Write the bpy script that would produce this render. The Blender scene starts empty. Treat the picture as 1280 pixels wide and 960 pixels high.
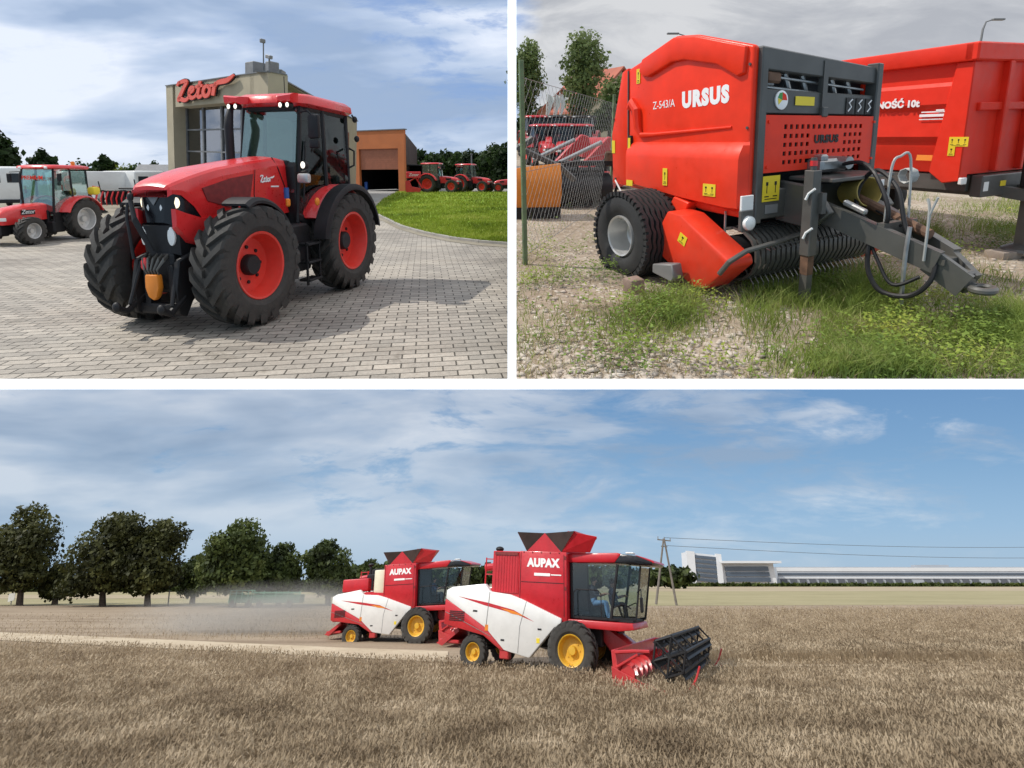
import bpy, bmesh, math, random
import numpy as np
from mathutils import Vector, Matrix, Euler

random.seed(7)
RNG = np.random.default_rng(11)
SC = bpy.context.scene
COL = SC.collection
PI = math.pi
R = math.radians

# ------------------------------------------------------------------ camera
F, CX, CY = 680.0, 640.0, 310.0            # focal length / principal point for a 1280 x 960 sheet
BETA = math.atan((728 - CY) / F)           # the field's horizon lies this far under the lens axis
CAMH = 2.7 * 21.0
CAM_R = Matrix(((1, 0, 0), (0, -math.sin(BETA), -math.cos(BETA)), (0, math.cos(BETA), -math.sin(BETA))))
cam_data = bpy.data.cameras.new('camera')
cam = bpy.data.objects.new('camera', cam_data)
COL.objects.link(cam)
cam.matrix_world = Matrix.Translation((0, 0, CAMH)) @ CAM_R.to_4x4()
cam_data.sensor_width = 36.0
cam_data.lens = 36.0 * F / 1280.0
cam_data.shift_y = (CY - 480.0) / 1280.0
cam_data.clip_start = 0.1
cam_data.clip_end = 80000.0
SC.camera = cam


class Place:
    """One of the three pieces of ground: its own level plane, eye height and scale."""
    def __init__(self, yh, h, s):
        a = math.atan((CY - yh) / F)
        self.up = Vector((0, math.cos(a), math.sin(a)))
        self.fw = Vector((0, math.sin(a), -math.cos(a)))
        self.h, self.s = h, s
        m = Matrix.Identity(4)
        o = -s * h * self.up
        for i in range(3):
            m[i][0] = s * (1, 0, 0)[i]
            m[i][1] = s * self.fw[i]
            m[i][2] = s * self.up[i]
            m[i][3] = o[i]
        self.M = cam.matrix_world @ m

    def ray(self, x, y):
        d = Vector(((x - CX) / F, -(y - CY) / F, -1))
        return Vector((d.x, d.dot(self.fw), d.dot(self.up)))

    def g(self, x, y, z=0.0):               # ground point under a pixel
        d = self.ray(x, y)
        t = (z - self.h) / d.z
        return Vector((d.x * t, d.y * t, z))

    def at(self, x, y, Y):                  # point at forward distance Y
        d = self.ray(x, y)
        t = Y / d.y
        return Vector((d.x * t, Y, self.h + d.z * t))

    def px(self, p):
        v = self.fw * p[1] + self.up * (p[2] - self.h) + Vector((p[0], 0, 0))
        return (CX + F * v.x / -v.z, CY - F * v.y / -v.z)


TL = Place(222, 1.70, 1.0)      # tractor yard
TR = Place(163, 1.65, 1.0)      # baler yard
BF = Place(728, 2.70, 21.0)      # harvest field


# ------------------------------------------------------------------ mesh builder
class MB:
    def __init__(self):
        self.v, self.f = [], []

    def add(self, vs, fs, M=None):
        o = len(self.v)
        if M is not None:
            vs = [M @ Vector(p) for p in vs]
        self.v.extend([tuple(p) for p in vs])
        self.f.extend([tuple(i + o for i in f) for f in fs])
        return self

    def _bm(self, bm, bev, seg, M):
        if bev > 0:
            bmesh.ops.bevel(bm, geom=list(bm.edges), offset=bev, offset_type='OFFSET', segments=seg, profile=0.5,
                            affect='EDGES', clamp_overlap=True)
        bm.verts.index_update()
        self.add([v.co.copy() for v in bm.verts], [[v.index for v in f.verts] for f in bm.faces], M)
        bm.free()
        return self

    def box(self, c, s, rot=None, bev=0.0, seg=1, M=None):
        bm = bmesh.new()
        bmesh.ops.create_cube(bm, size=1.0)
        for v in bm.verts:
            v.co = Vector((v.co.x * s[0], v.co.y * s[1], v.co.z * s[2]))
        T = Matrix.Translation(c)
        if rot is not None:
            T = T @ Euler(rot).to_matrix().to_4x4()
        return self._bm(bm, bev, seg, T if M is None else M @ T)

    def prism(self, poly, a0, a1, axis='y', bev=0.0, seg=1, M=None, top=None):
        """polygon in the two other axes (order x,z for y; y,z for x; x,y for z); top: optional different end polygon"""
        def P(p, a):
            if axis == 'y': return Vector((p[0], a, p[1]))
            if axis == 'x': return Vector((a, p[0], p[1]))
            return Vector((p[0], p[1], a))
        bm = bmesh.new()
        n = len(poly)
        A = [bm.verts.new(P(p, a0)) for p in poly]
        B = [bm.verts.new(P(p, a1)) for p in (top or poly)]
        bm.faces.new(A); bm.faces.new(B[::-1])
        for i in range(n):
            bm.faces.new((A[i], B[i], B[(i + 1) % n], A[(i + 1) % n])[::-1])
        bmesh.ops.recalc_face_normals(bm, faces=bm.faces)
        return self._bm(bm, bev, seg, M)

    def tube(self, pts, r, n=8, closed=False, M=None, caps=True):
        pts = [Vector(p) for p in pts]
        m = len(pts)
        rs = r if isinstance(r, (list, tuple)) else [r] * m
        vs, fs = [], []
        up = None
        for i, p in enumerate(pts):
            if closed:
                t = pts[(i + 1) % m] - pts[i - 1]
            else:
                t = pts[min(i + 1, m - 1)] - pts[max(i - 1, 0)]
            t.normalize()
            if up is None:
                up = Vector((0, 0, 1)) if abs(t.z) < 0.9 else Vector((1, 0, 0))
            s = t.cross(up)
            if s.length < 1e-5: s = t.orthogonal()
            s.normalize()
            up = s.cross(t).normalized()
            for k in range(n):
                a = 2 * PI * (k + 0.5) / n
                vs.append(p + (s * math.cos(a) + up * math.sin(a)) * rs[i])
        mm = m if closed else m - 1
        for i in range(mm):
            j = (i + 1) % m
            for k in range(n):
                l = (k + 1) % n
                fs.append((i * n + k, i * n + l, j * n + l, j * n + k))
        if caps and not closed:
            fs.append(tuple(range(n))[::-1])
            fs.append(tuple((m - 1) * n + k for k in range(n)))
        return self.add(vs, fs, M)

    def lathe(self, prof, c=(0, 0, 0), axis='y', n=32, M=None, a0=0.0, a1=2 * PI):
        """profile of (radius, offset along axis)"""
        full = abs(a1 - a0 - 2 * PI) < 1e-6
        m = len(prof)
        vs, fs = [], []
        k2 = n if full else n + 1
        for i in range(k2):
            a = a0 + (a1 - a0) * i / n
            ca, sa = math.cos(a), math.sin(a)
            for r, t in prof:
                if axis == 'y': p = (r * ca, t, r * sa)
                elif axis == 'x': p = (t, r * ca, r * sa)
                else: p = (r * ca, r * sa, t)
                vs.append((p[0] + c[0], p[1] + c[1], p[2] + c[2]))
        for i in range(n):
            j = (i + 1) % k2
            for q in range(m - 1):
                fs.append((i * m + q, j * m + q, j * m + q + 1, i * m + q + 1))
        return self.add(vs, fs, M)

    def hose(self, pts, r, n=8, k=6):
        P_ = [Vector(p) for p in pts]
        Q = []
        for i in range(len(P_) - 1):
            p0, p1, p2, p3 = P_[max(i - 1, 0)], P_[i], P_[i + 1], P_[min(i + 2, len(P_) - 1)]
            for j in range(k):
                t = j / k
                Q.append(0.5 * ((2 * p1) + (p2 - p0) * t + (2 * p0 - 5 * p1 + 4 * p2 - p3) * t * t + (3 * p1 - p0 - 3 * p2 + p3) * t ** 3))
        Q.append(P_[-1])
        return self.tube(Q, r, n)

    def cyl(self, a, b, r, n=16, r2=None, M=None):
        return self.tube([a, b], [r, r if r2 is None else r2], n, M=M)

    def ball(self, c, r, n=12, sc=(1, 1, 1), M=None):
        bm = bmesh.new()
        bmesh.ops.create_uvsphere(bm, u_segments=n, v_segments=max(6, n // 2), radius=r)
        for v in bm.verts:
            v.co = Vector((v.co.x * sc[0] + c[0], v.co.y * sc[1] + c[1], v.co.z * sc[2] + c[2]))
        return self._bm(bm, 0, 1, M)

    def loft(self, secs, ring=False, cap0=False, cap1=False, M=None):
        """secs: list of equal-length point lists"""
        n = len(secs[0])
        vs = [p for s in secs for p in s]
        fs = []
        for i in range(len(secs) - 1):
            for k in range(n if ring else n - 1):
                l = (k + 1) % n
                fs.append((i * n + k, i * n + l, (i + 1) * n + l, (i + 1) * n + k))
        if cap0: fs.append(tuple(range(n))[::-1])
        if cap1: fs.append(tuple((len(secs) - 1) * n + k for k in range(n)))
        return self.add(vs, fs, M)

    def arc_band(self, c, r, th, a0, a1, y0, y1, n=20, lip=0.0, M=None):
        """a curved mudguard about the y axis through c"""
        secs = []
        for i in range(n + 1):
            a = a0 + (a1 - a0) * i / n
            ca, sa = math.cos(a), math.sin(a)
            def q(rr, y): return (c[0] + rr * ca, y, c[2] + rr * sa)
            secs.append([q(r, y0), q(r + th, y0), q(r + th, y1 - (y1 - y0) * .12), q(r + th * .4 - lip * .5, y1), q(r - lip, y1), q(r - lip + .0, y1 - .02 * (1 if y1 > y0 else -1)), q(r, y1 - (y1 - y0) * .12)])
        return self.loft(secs, ring=True, cap0=True, cap1=True, M=M)

    def obj(self, name, mat, parent=None, sharp=35, smooth=True, kind=None, label=None, recalc=True):
        me = bpy.data.meshes.new(name)
        me.from_pydata(self.v, [], self.f)
        if recalc and len(self.f) < 60000:
            bm = bmesh.new(); bm.from_mesh(me)
            bmesh.ops.recalc_face_normals(bm, faces=bm.faces)
            bm.to_mesh(me); bm.free()
        if smooth:
            me.polygons.foreach_set('use_smooth', [True] * len(me.polygons))
            me.set_sharp_from_angle(angle=R(sharp))
        me.materials.append(mat)
        o = bpy.data.objects.new(name, me)
        COL.objects.link(o)
        if parent is not None: o.parent = parent
        if kind: o['kind'] = kind
        if label: o['label'] = label
        return o


def np_obj(name, V, faces_idx, nper, mat, parent=None, smooth=False):
    """big meshes straight from numpy: V (n,3), faces_idx flat, nper vertices per face"""
    me = bpy.data.meshes.new(name)
    nf = len(faces_idx) // nper
    me.vertices.add(len(V)); me.vertices.foreach_set('co', np.asarray(V, dtype=np.float32).ravel())
    me.loops.add(len(faces_idx)); me.loops.foreach_set('vertex_index', np.asarray(faces_idx, dtype=np.int32))
    me.polygons.add(nf)
    me.polygons.foreach_set('loop_start', np.arange(nf, dtype=np.int32) * nper)
    me.polygons.foreach_set('loop_total', np.full(nf, nper, dtype=np.int32))
    if smooth: me.polygons.foreach_set('use_smooth', np.ones(nf, dtype=bool))
    me.update(calc_edges=True); me.validate()
    me.materials.append(mat)
    o = bpy.data.objects.new(name, me); COL.objects.link(o)
    if parent is not None: o.parent = parent
    return o


def tag(o, label, cat, group=None, kind=None):
    o['label'] = label; o['category'] = cat
    if group: o['group'] = group
    if kind: o['kind'] = kind
    return o


def put(o, P, loc=(0, 0, 0), rz=0.0, sc=1.0, tilt=None):
    m = P.M @ Matrix.Translation(loc)
    if tilt is not None: m = m @ Euler(tilt).to_matrix().to_4x4()      # in the place's own axes
    m = m @ Matrix.Rotation(rz, 4, 'Z') @ Matrix.Scale(sc, 4)
    o.matrix_basis = m
    return o


def thing(name, label, cat, P=None, loc=(0, 0, 0), rz=0.0, group=None, sc=1.0, tilt=None):
    o = bpy.data.objects.new(name, None); COL.objects.link(o)
    o.empty_display_size = 0.3
    tag(o, label, cat, group)
    if P is not None: put(o, P, loc, rz, sc, tilt)
    return o


def dup(root, label=None, group=None):
    r = root.copy(); COL.objects.link(r)
    if label: r['label'] = label
    if group: r['group'] = group
    def rec(src, dst):
        for ch in list(src.children):
            c = ch.copy(); COL.objects.link(c); c.parent = dst
            rec(ch, c)
    rec(root, r)
    return r


def struct(o):
    o['kind'] = 'structure'
    return o


# ------------------------------------------------------------------ materials
MATS = {}


def nodes_of(name):
    m = bpy.data.materials.new(name); m.use_nodes = True
    nt = m.node_tree; nt.nodes.clear()
    out = nt.nodes.new('ShaderNodeOutputMaterial')
    return m, nt, out


def N(nt, t, **kw):
    n = nt.nodes.new(t)
    for k, v in kw.items():
        if k.startswith('i_'):
            n.inputs[k[2:].replace('_', ' ')].default_value = v
        else:
            setattr(n, k, v)
    return n


def ramp(nt, fac, stops, interp='LINEAR'):
    r = nt.nodes.new('ShaderNodeValToRGB')
    r.color_ramp.interpolation = interp
    el = r.color_ramp.elements
    while len(el) < len(stops): el.new(0.5)
    for e, (p, c) in zip(el, stops):
        e.position = p
        e.color = tuple(c) + (1.0,) if len(c) == 3 else c
    nt.links.new(fac, r.inputs[0])
    return r.outputs[0]


def mixc(nt, fac, a, b, mode='MIX'):
    n = nt.nodes.new('ShaderNodeMix'); n.data_type = 'RGBA'; n.blend_type = mode
    def s(sock, v):
        if isinstance(v, bpy.types.NodeSocket): nt.links.new(v, sock)
        elif isinstance(v, (int, float)): sock.default_value = v
        else: sock.default_value = tuple(v) + (1.0,) if len(v) == 3 else v
    s(n.inputs[0], fac); s(n.inputs[6], a); s(n.inputs[7], b)
    return n.outputs[2]


def math_(nt, op, a, b=0.0, clamp=False):
    n = nt.nodes.new('ShaderNodeMath'); n.operation = op; n.use_clamp = clamp
    for i, v in enumerate((a, b)):
        if isinstance(v, bpy.types.NodeSocket): nt.links.new(v, n.inputs[i])
        else: n.inputs[i].default_value = v
    return n.outputs[0]


def noise(nt, vec, scale, detail=4, rough=0.55, dist=0.0):
    n = N(nt, 'ShaderNodeTexNoise'); n.inputs['Scale'].default_value = scale
    n.inputs['Detail'].default_value = detail; n.inputs['Roughness'].default_value = rough
    n.inputs['Distortion'].default_value = dist
    if vec is not None: nt.links.new(vec, n.inputs['Vector'])
    return n.outputs['Fac']


def objco(nt, scale=None, rot=None):
    t = nt.nodes.new('ShaderNodeTexCoord')
    if scale is None and rot is None: return t.outputs['Object']
    m = nt.nodes.new('ShaderNodeMapping')
    if scale is not None: m.inputs['Scale'].default_value = scale
    if rot is not None: m.inputs['Rotation'].default_value = rot
    nt.links.new(t.outputs['Object'], m.inputs['Vector'])
    return m.outputs['Vector']


def paint(name, col, rough=0.4, metal=0.0, var=0.25, dirt=None, dirt_amt=0.0, bump=0.0, nscale=3.0, coat=0.0, spec=0.5):
    """painted / plastic / metal surface with uneven tone, dust low down and worn gloss"""
    if name in MATS: return MATS[name]
    m, nt, out = nodes_of(name)
    b = N(nt, 'ShaderNodeBsdfPrincipled')
    co = objco(nt)
    n1 = noise(nt, co, nscale, 5)
    dark = tuple(c * (1 - var) for c in col)
    lite = tuple(min(1, c * (1 + var * .5)) for c in col)
    c = ramp(nt, n1, [(0.3, dark), (0.7, lite)])
    if dirt_amt > 0:
        n2 = noise(nt, co, nscale * 2.3, 6, 0.65)
        sep = N(nt, 'ShaderNodeSeparateXYZ'); nt.links.new(co, sep.inputs[0])
        low = math_(nt, 'MULTIPLY_ADD', sep.outputs[2], -0.35); nt.nodes[-1].inputs[2].default_value = 0.75
        fz = math_(nt, 'MULTIPLY', n2, low, clamp=True)
        f2 = math_(nt, 'MULTIPLY', fz, dirt_amt, clamp=True)
        c = mixc(nt, f2, c, dirt or (0.30, 0.25, 0.19))
    nt.links.new(c, b.inputs['Base Color'])
    n3 = noise(nt, co, nscale * 4, 3)
    rr = ramp(nt, n3, [(0.25, (max(0, rough - .1),) * 3), (0.8, (min(1, rough + .12),) * 3)])
    nt.links.new(rr, b.inputs['Roughness'])
    b.inputs['Metallic'].default_value = metal
    b.inputs['Specular IOR Level'].default_value = spec
    if coat > 0:
        b.inputs['Coat Weight'].default_value = coat; b.inputs['Coat Roughness'].default_value = 0.12
    if bump > 0:
        bp = N(nt, 'ShaderNodeBump'); bp.inputs['Strength'].default_value = bump; bp.inputs['Distance'].default_value = 0.01
        nt.links.new(noise(nt, co, nscale * 14, 5), bp.inputs['Height']); nt.links.new(bp.outputs[0], b.inputs['Normal'])
    nt.links.new(b.outputs[0], out.inputs[0])
    MATS[name] = m
    return m


def glass(name, tint=(0.55, 0.68, 0.66), clear=0.5, rough=0.02, ior=1.5):
    if name in MATS: return MATS[name]
    m, nt, out = nodes_of(name)
    t = N(nt, 'ShaderNodeBsdfTransparent'); t.inputs[0].default_value = tuple(tint) + (1,)
    g = N(nt, 'ShaderNodeBsdfGlossy'); g.inputs['Color'].default_value = tuple(min(1, c * .5 + .45) for c in tint) + (1,)
    g.inputs['Roughness'].default_value = rough
    fr = N(nt, 'ShaderNodeFresnel')
    ge = N(nt, 'ShaderNodeNewGeometry')
    nt.links.new(math_(nt, 'ADD', math_(nt, 'MULTIPLY', ge.outputs['Backfacing'], 1.0 / ior - ior), ior), fr.inputs[0])
    f = math_(nt, 'ADD', fr.outputs[0], 1 - clear, clamp=True)
    x = N(nt, 'ShaderNodeMixShader')
    nt.links.new(f, x.inputs[0]); nt.links.new(t.outputs[0], x.inputs[1]); nt.links.new(g.outputs[0], x.inputs[2])
    nt.links.new(x.outputs[0], out.inputs[0])
    MATS[name] = m
    return m


def glow(name, col, e):
    if name in MATS: return MATS[name]
    m, nt, out = nodes_of(name)
    b = N(nt, 'ShaderNodeBsdfPrincipled'); b.inputs['Base Color'].default_value = tuple(col) + (1,)
    n = noise(nt, objco(nt), 30, 2)
    c = ramp(nt, n, [(0.3, tuple(x * .9 for x in col)), (0.7, col)])
    nt.links.new(c, b.inputs['Emission Color']); b.inputs['Emission Strength'].default_value = e
    b.inputs['Roughness'].default_value = 0.3
    nt.links.new(b.outputs[0], out.inputs[0])
    MATS[name] = m
    return m


def leafmat(name, cols, nscale=0.6, trans=0.35, rough=0.6, small=8.0):
    """foliage: dark and light clumps through the crown, fine variation leaf to leaf, some light through the leaf"""
    if name in MATS: return MATS[name]
    m, nt, out = nodes_of(name)
    co = objco(nt)
    oi = N(nt, 'ShaderNodeObjectInfo')
    n1 = noise(nt, co, nscale, 3)
    n2 = noise(nt, co, nscale * small, 2)
    f = math_(nt, 'MULTIPLY_ADD', n2, 0.45); nt.nodes[-1].inputs[2].default_value = -0.22
    f = math_(nt, 'ADD', f, n1)
    r_ = math_(nt, 'MULTIPLY_ADD', oi.outputs['Random'], 0.12); nt.nodes[-1].inputs[2].default_value = -0.06
    f = math_(nt, 'ADD', f, r_)
    k = len(cols)
    c = ramp(nt, f, [(0.28 + 0.46 * i / (k - 1), cols[i]) for i in range(k)])
    d = N(nt, 'ShaderNodeBsdfPrincipled'); d.inputs['Roughness'].default_value = rough
    d.inputs['Specular IOR Level'].default_value = 0.25
    nt.links.new(c, d.inputs['Base Color'])
    t = N(nt, 'ShaderNodeBsdfTranslucent'); nt.links.new(c, t.inputs[0])
    x = N(nt, 'ShaderNodeMixShader'); x.inputs[0].default_value = trans
    nt.links.new(d.outputs[0], x.inputs[1]); nt.links.new(t.outputs[0], x.inputs[2])
    nt.links.new(x.outputs[0], out.inputs[0])
    MATS[name] = m
    return m


RED = paint('red_paint', (0.70, 0.02, 0.022), 0.32, var=0.15, dirt_amt=0.25, coat=0.35)
REDB = paint('signal_red_paint', (0.84, 0.036, 0.008), 0.36, var=0.14, dirt_amt=0.30, coat=0.0, spec=0.30, bump=0.02)
REDT = paint('trailer_red_paint', (0.78, 0.032, 0.012), 0.45, var=0.12, dirt_amt=0.22, coat=0.0, spec=0.28)
REDC = paint('crimson_paint', (0.52, 0.012, 0.022), 0.35, var=0.15, dirt_amt=0.4, coat=0.25)
REDD = paint('dark_red_mesh', (0.21, 0.02, 0.02), 0.6, var=0.35, nscale=12)
REDRIM = paint('rim_red_paint', (0.80, 0.035, 0.02), 0.4, var=0.12, dirt_amt=0.2)
BLK = paint('black_plastic', (0.013, 0.013, 0.015), 0.55, var=0.4, dirt_amt=0.05, spec=0.35)
BLKG = paint('black_gloss', (0.008, 0.008, 0.01), 0.2, var=0.3)
RUB = paint('tyre_rubber', (0.022, 0.022, 0.022), 0.78, var=0.35, dirt=(0.12, 0.105, 0.085), dirt_amt=0.6, bump=0.25, nscale=5)
RUBN = paint('new_tyre_rubber', (0.02, 0.021, 0.022), 0.7, var=0.3, dirt=(0.09, 0.085, 0.08), dirt_amt=0.3, bump=0.2, nscale=5)
DGR = paint('machine_grey', (0.075, 0.075, 0.07), 0.45, var=0.25, dirt_amt=0.3, coat=0.15)
MGR = paint('mid_grey', (0.20, 0.20, 0.20), 0.5, var=0.25, dirt_amt=0.2)
SIL = paint('silver_rim', (0.62, 0.62, 0.61), 0.35, metal=0.55, var=0.15, dirt_amt=0.25)
STEEL = paint('bare_steel', (0.42, 0.42, 0.41), 0.38, metal=0.8, var=0.3, nscale=8)
RUST = paint('rusty_steel', (0.16, 0.085, 0.05), 0.8, var=0.5, nscale=9, bump=0.2)
WHT = paint('white_paint', (0.78, 0.78, 0.76), 0.35, var=0.06, dirt_amt=0.25, coat=0.2)
CREAM = paint('cream_paint', (0.72, 0.68, 0.52), 0.45, var=0.1, dirt_amt=0.2)
YEL = paint('yellow_paint', (0.75, 0.42, 0.012), 0.42, var=0.15, dirt_amt=0.35)
YSTK = paint('yellow_sticker', (0.78, 0.60, 0.03), 0.5, var=0.1)
ORG = paint('orange_paint', (0.80, 0.24, 0.015), 0.42, var=0.12, dirt_amt=0.15)
BLU = paint('blue_plastic', (0.03, 0.10, 0.35), 0.45)
TEAL = paint('green_fabric', (0.03, 0.13, 0.08), 0.7)
LAMPW = paint('lamp_glass_white', (0.80, 0.80, 0.78), 0.15, var=0.1)
LIT = glow('lit_lamp', (1.0, 0.93, 0.80), 1.3)
LITS = glow('lit_lamp_soft', (1.0, 0.85, 0.6), 1.4)
GLS = glass('cab_glass', (0.74, 0.88, 0.85), 0.78)
GLD = glass('dark_glass', (0.34, 0.40, 0.42), 0.97, ior=1.45)
GLW = paint('window_glass', (0.03, 0.035, 0.04), 0.22, spec=0.35)
LETW = paint('white_lettering', (0.85, 0.85, 0.84), 0.5, var=0.03)
LETB = paint('black_lettering', (0.01, 0.01, 0.01), 0.5, var=0.1)


def text_mb(s, size, offset=0.0, ext=0.004, shear=0.0, align='CENTER', spacing=1.0):
    """lettering as mesh: lies in local x (along) / y (up), faces +z"""
    cu = bpy.data.curves.new('lettering', 'FONT')
    cu.body = s; cu.size = size; cu.offset = offset; cu.extrude = ext; cu.shear = shear
    cu.align_x = align; cu.align_y = 'CENTER'; cu.space_character = spacing; cu.resolution_u = 3
    o = bpy.data.objects.new('lettering', cu); COL.objects.link(o)
    dg = bpy.context.evaluated_depsgraph_get()
    me = bpy.data.meshes.new_from_object(o.evaluated_get(dg))
    vs = [v.co.copy() for v in me.vertices]; fs = [tuple(p.vertices) for p in me.polygons]
    bpy.data.objects.remove(o); bpy.data.curves.remove(cu); bpy.data.meshes.remove(me)
    return vs, fs


def frame_m(o, u, v):
    """matrix taking local x,y to directions u,v at origin o"""
    u = Vector(u).normalized(); v = Vector(v); v = (v - u * v.dot(u)).normalized(); w = u.cross(v)
    m = Matrix.Identity(4)
    for i in range(3):
        m[i][0], m[i][1], m[i][2], m[i][3] = u[i], v[i], w[i], o[i]
    return m


def lettering(s, size, o, u, v, mat, parent, name='lettering', **kw):
    vs, fs = text_mb(s, size, **kw)
    return MB().add(vs, fs, frame_m(o, u, v)).obj(name, mat, parent, smooth=False, recalc=False)


# ------------------------------------------------------------------ wheels
def tyre_mb(r, w, rim, lugs=20, lugh=0.045, sweep=0.34, ribs=False):
    mb = MB()
    rc = r - lugh
    h = w / 2
    prof = [(rim, -h * .78), (rim + (rc - rim) * .25, -h * .97), (rim + (rc - rim) * .6, -h * 1.0), (rc - .035 * r / .7, -h * .93),
            (rc - .008, -h * .78), (rc, -h * .4), (rc + .004, 0), (rc, h * .4), (rc - .008, h * .78), (rc - .035 * r / .7, h * .93),
            (rim + (rc - rim) * .6, h * 1.0), (rim + (rc - rim) * .25, h * .97), (rim, h * .78)]
    mb.lathe(prof, n=48)
    if ribs:
        return mb
    for side in (-1, 1):
        for k in range(lugs):
            a0 = 2 * PI * (k + (0.5 if side > 0 else 0)) / lugs
            vs, fs = [], []
            st = [(0.02, 0, 1.0), (0.3, .28, 1.0), (0.62, .62, .995), (0.9, .90, .982), (1.0, 1.0, .95), (1.02, 1.06, .88)]
            wd = (2 * PI / lugs) * 0.21
            for t, u, q in st:
                y = side * h * t
                a = a0 + sweep * (u ** 1.15)
                ro = r * q; ri = rc * min(q, .985) - .02
                wl = wd * (0.8 + .35 * u)
                for (rr, da) in ((ri, -wl * 1.25), (ro, -wl), (ro, wl), (ri, wl * 1.25)):
                    vs.append((rr * math.cos(a + da), y, rr * math.sin(a + da)))
            for i in range(len(st) - 1):
                for q in range(4):
                    p = (q + 1) % 4
                    fs.append((i * 4 + q, i * 4 + p, (i + 1) * 4 + p, (i + 1) * 4 + q))
            fs.append((0, 1, 2, 3)); fs.append(tuple((len(st) - 1) * 4 + q for q in (3, 2, 1, 0)))
            mb.add(vs, fs)
    return mb


def wheel(parent, c, r, w, rim, rimmat, side, hubmat=None, hub_r=0.15, lugs=20, lugh=0.045, rub=None, dish=0.35, flip=1, share=None, steer=0.0):
    """tyre mesh named wheel with rim and hub as sub-parts; side = +1 when the outer face looks to +y"""
    if share is not None:
        o = share.copy(); COL.objects.link(o); o.parent = parent
        for ch in share.children:
            q = ch.copy(); COL.objects.link(q); q.parent = o
    else:
        o = tyre_mb(r, w, rim, lugs, lugh, sweep=0.34 * flip).obj('wheel', rub or RUB, parent, sharp=30)
        h = w / 2
        d = MB()
        d.lathe([(rim * 1.005, h * .80), (rim * .985, h * .84), (rim * .93, h * .80), (rim * .90, h * .62), (rim * .86, h * .45 - dish * .1),
                 (rim * .80, h * (.30 - dish)), (rim * .55, h * (.22 - dish)), (rim * .42, h * (.28 - dish)), (0.001, h * (.30 - dish))], n=40)
        d.lathe([(rim * 1.005, -h * .80), (rim * .93, -h * .8), (rim * .8, -h * .4), (0.001, -h * .4)], n=24)
        d.obj('rim', rimmat, o, sharp=40)
        hb = MB()
        hb.lathe([(hub_r, h * (.2 - dish)), (hub_r, h * (.62 - dish)), (hub_r * .85, h * (.74 - dish)), (0.001, h * (.74 - dish))], n=24)
        for k in range(8):
            a = 2 * PI * k / 8
            x, z = math.cos(a) * rim * .52, math.sin(a) * rim * .52
            hb.cyl((x, h * (.2 - dish), z), (x, h * (.32 - dish), z), 0.022 * rim / .4, 6)
        hb.obj('hub', hubmat or rimmat, o, sharp=40)
    o.location = c
    o.rotation_euler = (0, 0, (0 if side > 0 else PI) + steer)
    return o


# ------------------------------------------------------------------ foliage
def leaf_cloud(lobes, n, size, asp=0.6, shell=0.55, droop=0.0, seed=0):
    """n leaf quads spread through ellipsoid lobes [(cx,cy,cz,rx,ry,rz,weight)]"""
    g = np.random.default_rng(seed + 101)
    L = np.array(lobes, float)
    vol = L[:, 6] * (L[:, 3] * L[:, 4] * L[:, 5]) ** 0.75
    idx = g.choice(len(L), n, p=vol / vol.sum())
    d = g.normal(size=(n, 3)); d /= np.linalg.norm(d, axis=1)[:, None]
    rad = shell + (1 - shell) * g.random(n) ** 0.6
    inner = g.random(n) < 0.22
    rad[inner] = g.random(inner.sum()) ** 0.4 * .8
    # ragged outline: low frequency wobble plus stray sprays
    wob = 1 + 0.16 * np.sin(d[:, 0] * 7 + idx) * np.cos(d[:, 2] * 6 + idx * 2) + 0.10 * np.sin(d[:, 1] * 13 + d[:, 2] * 11)
    rad = rad * wob
    stray = g.random(n) < 0.05
    rad[stray] *= 1.12
    p = L[idx, :3] + d * L[idx, 3:6] * rad[:, None]
    p[:, 2] -= droop * g.random(n)
    nrm = d + g.normal(size=(n, 3)) * 0.75
    nrm /= np.linalg.norm(nrm, axis=1)[:, None]
    t = np.cross(nrm, g.normal(size=(n, 3))); t /= np.linalg.norm(t, axis=1)[:, None]
    b = np.cross(nrm, t)
    s = (size * (0.45 + 1.25 * g.random(n) ** 2.2))[:, None]
    V = np.empty((n, 4, 3))
    V[:, 0] = p - t * s
    V[:, 1] = p - b * s * asp
    V[:, 2] = p + t * s
    V[:, 3] = p + b * s * asp + nrm * s * .15
    return V.reshape(-1, 3), np.arange(n * 4)


BARK = paint('bark', (0.075, 0.055, 0.04), 0.9, var=0.5, bump=0.6, nscale=4)


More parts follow.
